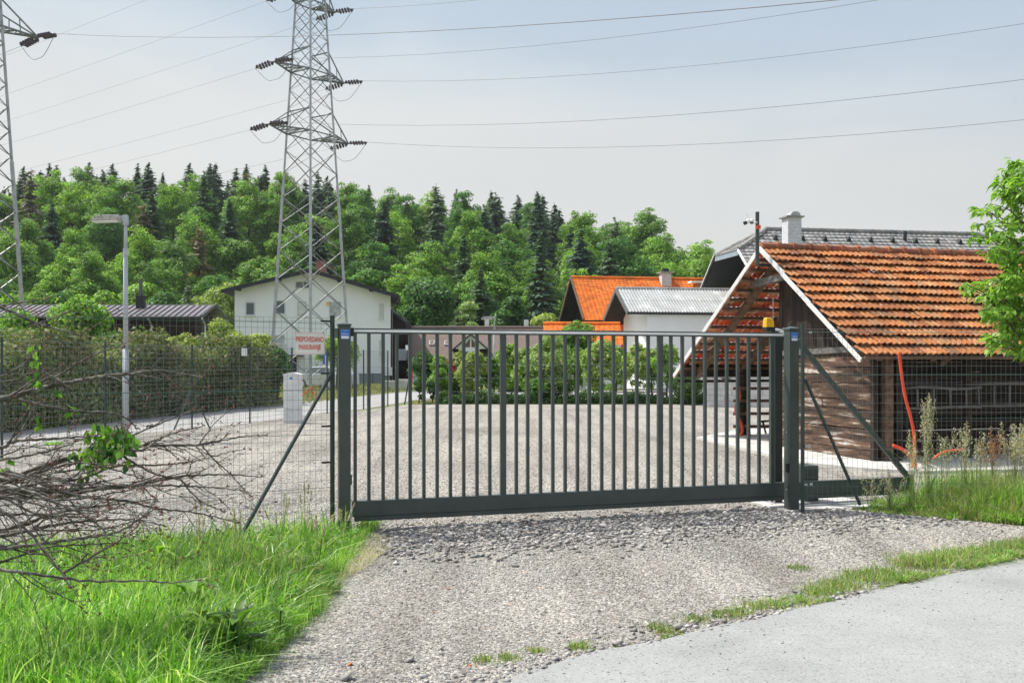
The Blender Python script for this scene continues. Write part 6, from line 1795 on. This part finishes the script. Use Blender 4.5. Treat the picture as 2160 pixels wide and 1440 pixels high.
# tufts along the asphalt edge
xs, ys, hs_ = [], [], []
for px, py, n, sp, h0, h1 in ((1018, 1397, 260, .035, .02, .05), (1068, 1392, 300, .04, .02, .05), (1130, 1378, 200, .03, .02, .05), (1218, 1368, 300, .03, .02, .06), (1225, 1372, 60, .05, .02, .04), (1400, 1333, 400, .05, .02, .06), (1385, 1325, 200, .05, .02, .05), (1465, 1310, 420, .05, .02, .05),
                          (1530, 1300, 500, .06, .02, .06), (1560, 1295, 350, .05, .02, .06), (1600, 1283, 450, .07, .02, .07), (1640, 1278, 420, .06, .02, .08), (1680, 1270, 350, .07, .02, .06),
                          (1730, 1252, 1000, .07, .02, .07), (1775, 1240, 1200, .09, .03, .09), (1830, 1222, 1700, .10, .03, .1), (1870, 1215, 900, .09, .03, .1), (1935, 1195, 1600, .1, .04, .14), (1985, 1190, 1700, .1, .04, .14), (2030, 1180, 1500, .1, .04, .13), (2080, 1172, 1300, .1, .03, .12), (2130, 1162, 1500, .11, .03, .12), (2180, 1155, 1200, .12, .04, .12),
                          (1682, 1200, 350, .05, .02, .05), (1700, 1205, 80, .06, .02, .04), (1385, 1322, 40, .1, .02, .04), (1280, 1355, 60, .08, .015, .03)):
    n = int(n * .38); p = G(px, py); a_, b_, c_ = tuft(p.x, p.y + .02, n, sp, h0, h1, int(px)); xs.append(a_); ys.append(b_); hs_.append(c_)
ke = rng.random(16000); ex = .3 + ke * 5.2; dens = np.clip(noise2(ex, ex * .7, 3.1, 3) + (ke - .35) * 1.3, 0, 1); kk = rng.random(16000) < dens
ey = path_side_y(ex) + np.abs(rng.normal(size=16000)) * (.03 + .06 * ke); xs.append(ex[kk]); ys.append(ey[kk]); hs_.append((.015 + .06 * rng.random(16000) * (.4 + ke))[kk])
kc = rng.random(560); ccx = .9 + 5.0 * kc ** .8; ccy = path_side_y(ccx) + .03 + np.abs(rng.normal(size=560)) * (.04 + .13 * kc)
kk = noise2(ccx, ccy, 3.3, 3) + (kc - .3) * 1.2 > .15; ccx, ccy, kc = ccx[kk], ccy[kk], kc[kk]; hcc = .035 + .08 * rng.random(len(ccx)) * (.5 + kc); kq = rng.random(len(ccx)) < .5
clumps('edge_clumps', ccx[kq], ccy[kq], 30, hcc[kq], .0055, 'grass', 86, 'green grass clumps along the asphalt edge', .045, 1.3)
clumps('edge_clumps', ccx[~kq], ccy[~kq], 28, hcc[~kq], .0045, 'grass_dry', 87, 'yellowish grass clumps along the asphalt edge', .05, 1.4)
xs, ys, hs_ = map(np.concatenate, (xs, ys, hs_)); ok = ys > path_side_y(xs) - .015
blades('edge_tufts', xs[ok], ys[ok], hs_[ok], .0045, 'grass_dry', 10, .8, wind=(0, 0), label='low yellow green grass tufts along the asphalt edge')
ok2 = ok & (rng.random(len(xs)) < .6)
blades('edge_tufts', xs[ok2] + .01, ys[ok2], hs_[ok2] * 1.05, .005, 'grass', 11, .7, wind=(0, 0), label='green blades within the tufts along the asphalt edge')
# road side grass far away
def far_grass(name, poly, n, h0, h1, label, m_='grass', w=.03):
    xs = rng.uniform(min(p[0] for p in poly), max(p[0] for p in poly), n); ys = rng.uniform(min(p[1] for p in poly), max(p[1] for p in poly), n)
    ok = in_poly(xs, ys, poly); xs, ys = xs[ok], ys[ok]
    return blades(name, xs, ys, h0 + (h1 - h0) * rng.random(len(xs)), w, m_, 12, .4, label=label)
far_grass('roadside_grass', [tuple(G(*q)[:2]) for q in ((560, 860), (640, 852), (700, 846), (745, 836), (865, 823), (1000, 820), (1000, 808), (560, 812))], 26000, .08, .32, 'unmown grass beyond the road in front of the white house', 'grass_dry')
far_grass('garden_edge_grass', [tuple(G(*q)[:2]) for q in ((868, 852), (935, 852), (935, 848), (868, 846))], 2500, .03, .1, 'thin grass by the small thujas', 'grass_dry')
far_grass('yard_tufts', [tuple(G(*q)[:2]) for q in ((95, 940), (135, 939), (135, 934), (95, 935))], 700, .02, .06, 'low green patch on the gravel beside the road', 'grass', .02)
# poppies
PC_ = [(639, 832), (645, 827), (650, 822), (657, 822), (659, 828), (657, 818), (674, 829), (664, 835)]
for i, (px, py) in enumerate(PC_):
    b_ = G(px, 843); t = thing('poppy', 'red poppy in the roadside grass beside the cable cabinet', 'flower', b_, 'red poppies by the road')
    z = EYE - (py - HY) * b_.y / F
    MB().tube([b_, b_ + V(.02, 0, z)], .008, 4).build('stem', MT['thuja'], t)
    m_ = MB(); m_.blob(b_ + V(.02, 0, z), .075, (1, 1, .6), 7, 4); m_.build('petals', MT['poppy'], t)

# broad leaved weeds
def dock(label, c, n, L, seed, m_='walnut', up_=.7, asp=.38):
    r_ = np.random.default_rng(seed)
    t = thing('broad_leaved_weed', label, 'weed', c, 'broad leaved weeds in the grass bank')
    a = r_.random(n) * 2 * math.pi; el = up_ * (.4 + .9 * r_.random(n))
    T = np.stack([np.cos(a), np.sin(a), np.tan(np.minimum(el, 1.2))], 1); Nn = np.stack([-np.cos(a) * .5, -np.sin(a) * .5, np.ones(n)], 1)
    base = np.array(c)[None] + np.stack([np.cos(a), np.sin(a), np.zeros(n)], 1) * .02
    base[:, 2] += .05 + .2 * r_.random(n)
    v, f = bentleaves(r_, base, T, Nn, L * (.6 + .6 * r_.random(n)), asp, .7)
    npmesh('leaves', v, 4, MT[m_], t, faces=f)
    MB().tube([V(*c), V(*c) + V(0, 0, .18)], .006, 5).build('stem', MT['thuja'], t)
for i, (px, py, n, L, lab) in enumerate(((500, 1400, 34, .19, 'large broad leaved dock at the corner of the grass bank, nearest the camera'), (430, 1385, 26, .19, 'broad leaved dock just left of the nearest one'), (400, 1320, 20, .17, 'tall pale green leaves amid the grass above the nearest dock'),
                              (550, 1205, 16, .12, 'small broad leaved weed near the right edge of the grass bank'), (330, 1235, 16, .15, 'dark green broad leaved weed in the middle of the grass'), (592, 1348, 16, .13, 'low leaves at the edge of the gravel'), (120, 1300, 14, .15, 'broad leaved weed below the brushwood'))):
    dock(lab, tuple(G(px, py)), n, L, 600 + i)

# tall seeding grasses: right verge and left bank
def seed_grass(label, c, H, n, seed, spread=.07, group='tall seeding grasses by the right fence', headm='seed', hl=.22, hw=.04):
    r_ = random.Random(seed); rn = np.random.default_rng(seed)
    t = thing('tall_grass', label, 'grass clump', c, group)
    b = MB(); tips_ = []
    for i in range(n):
        a = r_.uniform(0, 6.28); l_ = r_.uniform(0, spread * 2.2); hh_ = H * r_.uniform(.72, 1.0)
        p0 = Vector(c) + V(math.cos(a), math.sin(a), 0) * spread * .5 * r_.random(); p2 = p0 + V(math.cos(a) * l_, math.sin(a) * l_, hh_)
        pm = p0.lerp(p2, .55) + V(0, 0, .02 * H) - V(math.cos(a), math.sin(a), 0) * l_ * .15
        b.tube([p0, pm, p2], [.0028, .002, .0012], 4, False); tips_.append((pm, p2))
    b.build('stalks', MT['grass_dry'], t)
    Cs, Ts = [], []
    for pm, p2 in tips_:
        d = (p2 - pm).normalized()
        for k in range(46):
            f = k / 46; sp = hw * (1 - f * .75) * r_.random(); a = r_.uniform(0, 6.28)
            Cs.append(tuple(p2 - d * hl * (1 - f) + V(math.cos(a) * sp, math.sin(a) * sp, 0))); Ts.append((math.cos(a) * .4, math.sin(a) * .4, 1))
    v = leafquads(rn, np.array(Cs), unit(rn.normal(size=(len(Cs), 3))), .018 + .016 * rn.random(len(Cs)), .35)
    npmesh('seed_heads', v, 4, MT[headm], t)
    nl = n * 3
    x = np.array([c[0]] * nl) + rn.normal(size=nl) * spread * .7; y = np.array([c[1]] * nl) + rn.normal(size=nl) * spread * .7
    o = blades('blades', x - c[0], y - c[1], H * (.3 + .35 * rn.random(nl)), .006, 'grass', seed, .45, z0=-.0)
    o.parent = t
for i, (px, top, D, n, sp, lab) in enumerate(((1955, 815, 11.5, 16, .05, 'tallest seeding grass, its narrow plume rising in front of the barn ladders'), (1925, 905, 11.4, 12, .07, 'seeding grass just left of the tallest plume'), (1985, 900, 11.6, 12, .08, 'seeding grass just right of the tallest plume'),
                                      (2035, 885, 11.6, 12, .06, 'leaning pale seed heads in front of the dark boards'), (2095, 895, 11.7, 14, .07, 'rust coloured seeding grass near the right edge'), (2140, 890, 11.6, 30, .09, 'dense pale clump of seeding grass at the right edge'), (2165, 870, 11.4, 14, .06, 'seeding grass cut off by the right edge'),
                                      (1880, 985, 11.4, 9, .09, 'low seeding grass over the tail of the gate'), (1835, 990, 11.5, 6, .08, 'few thin stalks in front of the gate tail'), (2065, 905, 11.9, 12, .08, 'thin airy seeding grass between the plumes'))):
    c = ((px - CX) * D / F, D, 0.0); H = EYE - (top - HY) * D / F
    seed_grass(lab, c, H, n, 700 + i, sp, hl=.42 if i == 0 else .28, hw=.07, headm='rust_seed' if i == 4 else 'seed')
for i, (px, top, D, n) in enumerate(((645, 1010, 9.0, 5), (590, 1040, 8.7, 6), (420, 1050, 8.2, 6), (500, 1070, 8.2, 6), (720, 1060, 9.2, 6), (180, 1110, 6.6, 3), (675, 1080, 8.6, 6))):
    c = ((px - CX) * D / F, D, 0.0); H = EYE - (top - HY) * D / F
    seed_grass('thin seeding grass stalks rising from the left bank', c, H, n, 740 + i, .07, 'thin seeding stalks on the left bank', 'seed', .1, .01)

# ------------------------------------------------------------------ brushwood heap at the left
rb_ = random.Random(99)
def jitter_line(pts, D0, D1, amp):
    out = []
    w = [P(x, y, D0 + (D1 - D0) * i / (len(pts) - 1)) for i, (x, y) in enumerate(pts)]
    sp = smooth_path(w, 5)
    for i, p in enumerate(sp):
        k = amp * (1 if i % 2 else -1) * rb_.uniform(.3, 1)
        out.append(p + V(rb_.uniform(-1, 1) * amp, rb_.uniform(-1, 1) * amp * 1.5, k))
    return out
def brush(label, pts, D0, D1, r0, r1, ntw, group='cut branches in the brushwood heap', depth=1, bdens=1.0):
    r0 *= 1.55; r1 *= 1.35; ntw = int(ntw * .75); bdens = .75
    path_ = jitter_line(pts, D0, D1, .0035)
    t = thing('cut_branch', label, 'branch', path_[0], group)
    n = len(path_); b = MB(); bb = MB()
    b.tube(path_, [r0 + (r1 - r0) * (i / (n - 1)) ** .8 for i in range(n)], 7)
    def buds(p, k=3, s=1.0):
        for _ in range(k):
            o_ = V(rb_.uniform(-1, 1), rb_.uniform(-1, 1), rb_.uniform(-.3, 1)) * .0098 * s
            bb.tube([p, p + o_, p + o_ * 1.6], [.0018, .0027 * s, .0008], 4, False)
    def twig(p, d, L, r, lev):
        m_ = max(4, int(L / .045)); q_ = Vector(p); d = d.normalized(); pl = [q_.copy()]
        side = V(rb_.uniform(-1, 1), rb_.uniform(-1, 1), rb_.uniform(-1, 1)) * .12
        for i in range(m_):
            d = (d + V(rb_.gauss(0, .13), rb_.gauss(0, .13), rb_.gauss(0, .11)) + side * .25).normalized()
            q_ = q_ + d * L / m_; pl.append(q_.copy())
            if rb_.random() < .42 * bdens: buds(q_, rb_.choice([1, 2, 3]), .9)
            if lev < 1 and i > 1 and rb_.random() < .16: twig(q_, d + V(rb_.gauss(0, .5), rb_.gauss(0, .5), rb_.gauss(0, .5)), L * .45, r * .6, lev + 1)
        b.tube(pl, [r * (1 - .65 * i / m_) for i in range(m_ + 1)], 5)
        buds(q_, rb_.choice([2, 3, 4]), 1.1)
    for i in range(2, n):
        if rb_.random() < .35 * bdens: buds(path_[i], rb_.choice([1, 2, 4]), 1)
    for k in range(ntw):
        i = rb_.randrange(max(1, n // 8), n - 1); d = (path_[min(i + 1, n - 1)] - path_[i - 1]).normalized()
        an = V(rb_.gauss(0, .3), rb_.gauss(0, .6), rb_.choice([-1, 1]) * rb_.uniform(.25, .8))
        twig(path_[i], d + an, rb_.uniform(.12, .45) * (1.1 - .4 * i / n), max(.0014, (r0 + (r1 - r0) * i / n) * .4), 0)
    buds(path_[-1], 4, 1.2)
    b.build('stem', MT['twig'], t, smooth=True)
    if bb.v: bb.build('buds', MT['bud'], t)
    return t
BR = [
 ([(-140, 615), (0, 648), (62, 676), (90, 686), (130, 697), (174, 708)], 6.4, 6.6, .009, .003, 2, 'highest bare branch, crossing the top wire of the fence'),
 ([(-120, 668), (0, 645), (60, 636), (100, 630)], 6.4, 6.6, .006, .002, 2, None),
 ([(60, 690), (110, 672), (148, 655)], 6.4, 6.6, .004, .002, 1, None),
 ([(-140, 868), (0, 842), (60, 826), (111, 813), (172, 802), (225, 792), (278, 788), (322, 781), (375, 787), (428, 795)], 5.9, 6.2, .014, .0025, 8, 'thick grey branch running right just below the hedge top past the lamp post'),
 ([(278, 788), (318, 795), (355, 802), (400, 812), (438, 818)], 6.05, 6.2, .004, .0018, 3, None),
 ([(-140, 900), (0, 845), (62, 812), (125, 790), (170, 762), (225, 738), (262, 732)], 6.1, 6.3, .009, .002, 5, 'branch rising towards the lamp post with paired tips'),
 ([(-140, 850), (0, 795), (45, 770), (75, 745), (100, 712)], 6.3, 6.4, .007, .002, 4, None),
 ([(-100, 812), (0, 806), (40, 800), (60, 787), (98, 779)], 6.2, 6.2, .005, .0016, 3, None),
 ([(-60, 870), (0, 830), (30, 800), (60, 760), (95, 728)], 6.3, 6.3, .004, .0016, 3, None),
 ([(40, 842), (80, 852), (130, 862), (170, 868), (215, 869), (250, 874), (270, 884), (290, 905)], 5.8, 6.0, .006, .003, 3, None),
 ([(90, 784), (130, 806), (160, 838), (188, 870), (208, 900)], 6.0, 6.0, .005, .003, 1, None),
 ([(-140, 985), (0, 945), (25, 931), (90, 926), (150, 922), (215, 915), (262, 901)], 5.9, 6.0, .009, .002, 6, None),
 ([(20, 935), (40, 890), (65, 865), (90, 845)], 5.9, 5.9, .005, .002, 2, None),
 ([(-140, 1040), (0, 1014), (40, 1003), (100, 978), (150, 965), (255, 950), (300, 948), (330, 930), (370, 912), (430, 898)], 5.7, 5.9, .012, .002, 10, 'branch with the leafy vine tangled over it'),
 ([(60, 1000), (150, 965), (200, 957), (285, 941), (345, 939), (425, 937), (480, 926), (520, 919), (562, 918)], 5.8, 6.2, .010, .002, 10, 'long branch reaching farthest right in front of the yard gravel'),
 ([(425, 937), (445, 962), (475, 990), (495, 1010), (515, 1034)], 6.0, 6.1, .004, .0015, 4, None),
 ([(-140, 1055), (0, 1036), (100, 1036), (200, 1030), (280, 1025), (310, 1018), (380, 1005), (440, 1001), (495, 1001), (553, 1006)], 5.6, 6.0, .014, .002, 12, 'dark thick branch across the middle of the heap'),
 ([(-100, 990), (0, 1000), (60, 1004), (160, 1012), (240, 984), (340, 980), (390, 975), (430, 968), (475, 955), (512, 948)], 5.8, 6.1, .007, .0016, 8, None),
 ([(-120, 1065), (0, 1050), (120, 1046), (210, 1030), (240, 1024), (330, 1023), (400, 1025), (450, 1028), (512, 1034)], 5.5, 5.9, .010, .002, 9, None),
 ([(10, 993), (60, 1008), (90, 1020), (140, 1040), (200, 1050), (265, 1056), (330, 1072), (400, 1079), (465, 1092), (502, 1103)], 5.5, 5.8, .009, .002, 9, 'branch slanting down to the right over the tops of the grass'),
 ([(240, 948), (280, 975), (330, 1000), (380, 1012), (400, 1035), (430, 1060), (472, 1078)], 5.8, 5.9, .006, .002, 5, None),
 ([(-140, 1165), (0, 1120), (60, 1103), (100, 1086), (190, 1069), (240, 1064), (330, 1052)], 5.3, 5.6, .011, .002, 8, 'stout branch rising from the lower left'),
 ([(-140, 1142), (0, 1130), (90, 1112), (150, 1101), (240, 1095), (300, 1098), (350, 1110)], 5.2, 5.5, .009, .002, 8, None),
 ([(-140, 1172), (0, 1157), (110, 1143), (190, 1132), (250, 1121), (300, 1090), (330, 1070)], 5.1, 5.4, .009, .002, 8, None),
 ([(-120, 1195), (0, 1202), (90, 1213), (190, 1225), (300, 1224), (350, 1228), (422, 1223)], 5.0, 5.2, .007, .002, 6, 'lowest bare branch lying over the grass'),
 ([(40, 1060), (90, 1040), (130, 1075), (160, 1110), (180, 1150)], 5.4, 5.3, .005, .002, 5, None),
 ([(-60, 1090), (20, 1084), (90, 1086), (180, 1082), (260, 1070)], 5.3, 5.4, .006, .002, 6, None),
 ([(-60, 1020), (40, 1030), (120, 1060), (200, 1100), (240, 1150)], 5.4, 5.2, .007, .002, 7, None),
 ([(130, 1210), (200, 1170), (250, 1140), (290, 1110)], 5.1, 5.3, .005, .002, 4, None),
 ([(-80, 1060), (0, 1075), (60, 1120), (110, 1180), (150, 1240)], 5.2, 4.9, .008, .003, 6, None),
 ([(400, 848), (355, 872), (330, 895), (310, 898)][::-1], 6.0, 6.1, .0035, .0015, 2, None),
 ([(430, 862), (400, 868), (345, 890), (262, 925)][::-1], 6.0, 6.1, .004, .0015, 3, None),
 ([(420, 935), (440, 910), (455, 890), (492, 860)], 6.1, 6.2, .003, .0012, 2, None),
 ([(-120, 965), (0, 1010), (90, 992), (170, 975), (240, 990), (300, 1010)], 5.7, 5.7, .008, .002, 8, None),
 ([(-100, 1110), (-20, 1060), (50, 1030), (110, 1000), (170, 970)], 5.6, 5.6, .007, .002, 6, None),
]
for i in range(13):
    y0_ = rb_.uniform(960, 1185); x1_ = rb_.uniform(160, 380); y1_ = y0_ + rb_.uniform(-90, 60); dd_ = rb_.uniform(4.9, 5.9)
    BR.append(([(-130, y0_ + rb_.uniform(-30, 50)), (-20, y0_ + rb_.uniform(-20, 20)), (x1_ * .35, y0_ * .6 + y1_ * .4 + rb_.uniform(-22, 22)), (x1_ * .7, y1_ * .75 + y0_ * .25 + rb_.uniform(-14, 14)), (x1_, y1_)], dd_, dd_ + .2, rb_.uniform(.004, .008), .0018, 6, None))
LB_ = ['thin branch along the upper left edge just under the highest one', 'short twig pointing up right below the shed roof', 'forked tip of the grey branch ending between lamp post and fence post', 'branch rising steeply at the left edge before the hedge', 'short branch at the left edge pointing right before the hedge', 'steep thin twig at the left edge', 'arching branch passing behind the lamp post foot', 'thin stick slanting down towards the vine', 'thin branch just above the leafy vine', 'short upright twig left of the vine', 'broken twig hanging below the longest branch', 'branch just under the leafy vine', 'branch just below the dark thick one']
nl_ = 0
for i, (pts, D0_, D1_, r0_, r1_, nt_, lab) in enumerate(BR):
    if lab is None:
        if nl_ < len(LB_): lab = LB_[nl_]
        nl_ += 1
    brush(lab or ('dark budded branch in the %s tangle' % ('upper' if pts[2][1] < 990 else ('middle' if pts[2][1] < 1070 else ('lower' if pts[2][1] < 1130 else 'lowest'))) + (' ending before the lamp post' if pts[-1][0] < 235 else (' ending below the lamp post' if pts[-1][0] < 300 else (' ending just right of the lamp post' if pts[-1][0] < 380 else ' ending far right')))), pts, D0_, D1_, r0_, r1_, int(nt_ * 1.5) + 1, bdens=1.0)

# vine with green leaves tangled in the heap
r_ = np.random.default_rng(31)
def vine(label, blobs, D, n, L, stems):
    t = thing('leafy_vine', label, 'vine', P(blobs[0][0], blobs[0][1], D))
    base, T, Nn = [], [], []
    for (px, py, rx, ry, k) in blobs:
        for _ in range(int(k * 1.4)):
            a = r_.random() * 6.28; rr_ = math.sqrt(r_.random())
            base.append(tuple(P(px + rx * rr_ * math.cos(a), py + ry * rr_ * math.sin(a), D + r_.normal() * .06)))
            T.append((r_.normal() * .5, r_.normal() * .5, -.9)); Nn.append((r_.normal() * .6, -1 + r_.normal() * .4, .5 + r_.normal() * .4))
    v, f = bentleaves(r_, np.array(base), np.array(T), unit(np.array(Nn)), L * (.5 + .8 * r_.random(len(base))), .68, .5)
    npmesh('leaves', v, 4, MT['vine'], t, faces=f)
    b = MB()
    for s_ in stems: b.tube(smooth_path([P(x, y, D) for x, y in s_], 5), .0022, 5)
    b.build('stems', MT['thuja'], t)
vine('climbing vine with heart shaped green leaves hanging in front of the lamp post foot', [(215, 912, 34, 24, 44), (245, 925, 40, 30, 80), (225, 948, 46, 20, 60), (185, 962, 46, 20, 40), (270, 935, 16, 22, 14), (200, 985, 22, 18, 8), (168, 1008, 8, 8, 3), (268, 978, 6, 12, 3)], 5.75, 0, .05, [[(208, 900), (190, 930), (200, 985)], [(255, 890), (262, 930), (268, 978)], [(100, 870), (90, 860), (85, 895)]])
vine('thin twining vine with few small leaves near the left edge', [(75, 745, 12, 28, 12), (72, 800, 10, 18, 8), (120, 823, 10, 6, 3), (148, 860, 8, 14, 5), (85, 880, 5, 20, 4), (58, 852, 4, 6, 2), (15, 980, 14, 14, 8), (28, 1010, 8, 10, 4)], 5.95, 0, .045, [[(92, 705), (86, 740), (80, 790), (70, 830)], [(115, 800), (100, 850), (86, 880), (88, 900), (82, 880), (86, 860)], [(145, 808), (150, 840), (149, 880)]])

# ------------------------------------------------------------------ leafy tree at the right edge
def near_tree():
    D = 9.6
    t = thing('walnut_tree', 'fresh green leafy tree reaching in from the right edge over the barn roof', 'tree', V(5.75, 9.6, 0))
    r2 = np.random.default_rng(61); rp_ = random.Random(61)
    blobs = [(2150, 350, 24, 16), (2125, 368, 22, 12), (2160, 390, 30, 26), (2130, 405, 26, 18), (2110, 395, 16, 8), (2155, 425, 24, 18),
             (2062, 440, 10, 5), (2080, 446, 13, 6), (2100, 432, 14, 6), (2108, 440, 10, 5), (2150, 460, 26, 18), (2130, 480, 20, 12), (2065, 472, 12, 5), (2078, 480, 12, 5), (2100, 470, 14, 6),
             (2060, 500, 11, 4), (2080, 505, 16, 6), (2106, 497, 16, 8), (2140, 510, 30, 16), (2120, 530, 24, 14), (2155, 545, 34, 20), (2090, 530, 15, 6), (2105, 545, 20, 8),
             (2140, 570, 30, 16), (2150, 600, 40, 22), (2115, 590, 22, 12), (2040, 602, 14, 5), (2062, 600, 17, 7), (2085, 605, 20, 9), (2110, 612, 24, 12), (2050, 612, 8, 4), (2130, 635, 36, 18), (2095, 630, 22, 10), (2070, 622, 14, 6),
             (2160, 650, 46, 24), (2115, 660, 30, 14), (2085, 655, 18, 10), (2145, 680, 36, 16), (2105, 680, 14, 6), (2160, 710, 40, 20), (2120, 710, 26, 12), (2098, 712, 16, 8), (2095, 730, 12, 6), (2140, 730, 30, 10), (2155, 745, 12, 10), (2110, 720, 22, 8),
             (2200, 380, 60, 40), (2210, 480, 60, 50), (2210, 600, 70, 60), (2210, 700, 60, 50), (2290, 500, 70, 120), (2290, 680, 60, 80)]
    base, T, Nn, Sz = [], [], [], []
    b = MB()
    for i, (x, y, rx, ry) in enumerate(blobs):
        Db = D + rp_.uniform(-.45, .5)
        nc = max(3, int(rx * ry / 22)) if x < 2190 else int(rx * ry / 90)
        cx_ = P(x, y, Db)
        hub = P(x + 60 + rp_.uniform(-20, 30), y + 25 + rp_.uniform(-10, 20), D)
        b.tube(smooth_path([hub, hub.lerp(cx_, .5) + V(0, 0, .04), cx_], 4), [.008 - .006 * j / 8 for j in range(9)], 5)
        for c in range(nc):
            a = rp_.uniform(0, 6.28); rr_ = math.sqrt(rp_.random())
            p = P(x + rx * rr_ * math.cos(a), y + ry * rr_ * math.sin(a), Db + rp_.gauss(0, .12))
            b.tube([cx_, p], [.002, .0012], 4, False)
            out = V(-rp_.uniform(.2, 1), rp_.gauss(0, .5), rp_.gauss(.0, .3)).normalized()
            for l in range(rp_.choice([4, 5, 6, 7])):
                q = p + out * rp_.uniform(-.05, .05)
                d_ = out + V(rp_.gauss(0, .7), rp_.gauss(0, .7), -rp_.uniform(.1, .9))
                base.append(tuple(q)); T.append(tuple(d_)); Nn.append((rp_.gauss(0, .5), rp_.gauss(-.1, .5), 1)); Sz.append(rp_.uniform(.06, .11))
    v, f = bentleaves(r2, np.array(base), np.array(T), unit(np.array(Nn)), np.array(Sz), .42, .45)
    npmesh('crown', v, 4, MT['walnut'], t, faces=f)
    tr = V(5.95, 9.7, 0)
    tb_ = MB(); tb_.tube([tr - V(0, 0, .2), tr + V(.05, 0, 1.2), tr + V(-.05, 0, 2.4), tr + V(.0, 0, 3.6)], [.11, .09, .06, .02], 9)
    for z, x, y in ((1.4, 2190, 700), (1.9, 2180, 600), (2.3, 2170, 500), (2.7, 2190, 400)):
        q = P(x, y, D); tb_.tube([tr + V(0, 0, z), tr.lerp(q, .5) + V(0, 0, z * .5 + .1), q], [.035, .02, .01], 6)
    tb_.build('trunk', MT['bark'], t); b.build('twigs', MT['bark'], t)
near_tree()

# ------------------------------------------------------------------ air
hz = MB(); hz.hexa([(-260, -30, -1), (260, -30, -1), (260, 300, -1), (-260, 300, -1)], [(-260, -30, 75), (260, -30, 75), (260, 300, 75), (-260, 300, 75)])
mh, nt, out = new_mat('haze_air')
pv = nt.nodes.new('ShaderNodeVolumePrincipled'); pv.inputs['Color'].default_value = (.86, .93, 1, 1); pv.inputs['Density'].default_value = .00018; pv.inputs['Anisotropy'].default_value = .3
nt.links.new(pv.outputs[0], out.inputs['Volume'])
tag(hz.build('haze', mh), 'thin pale summer haze in the air', 'haze', kind='stuff')
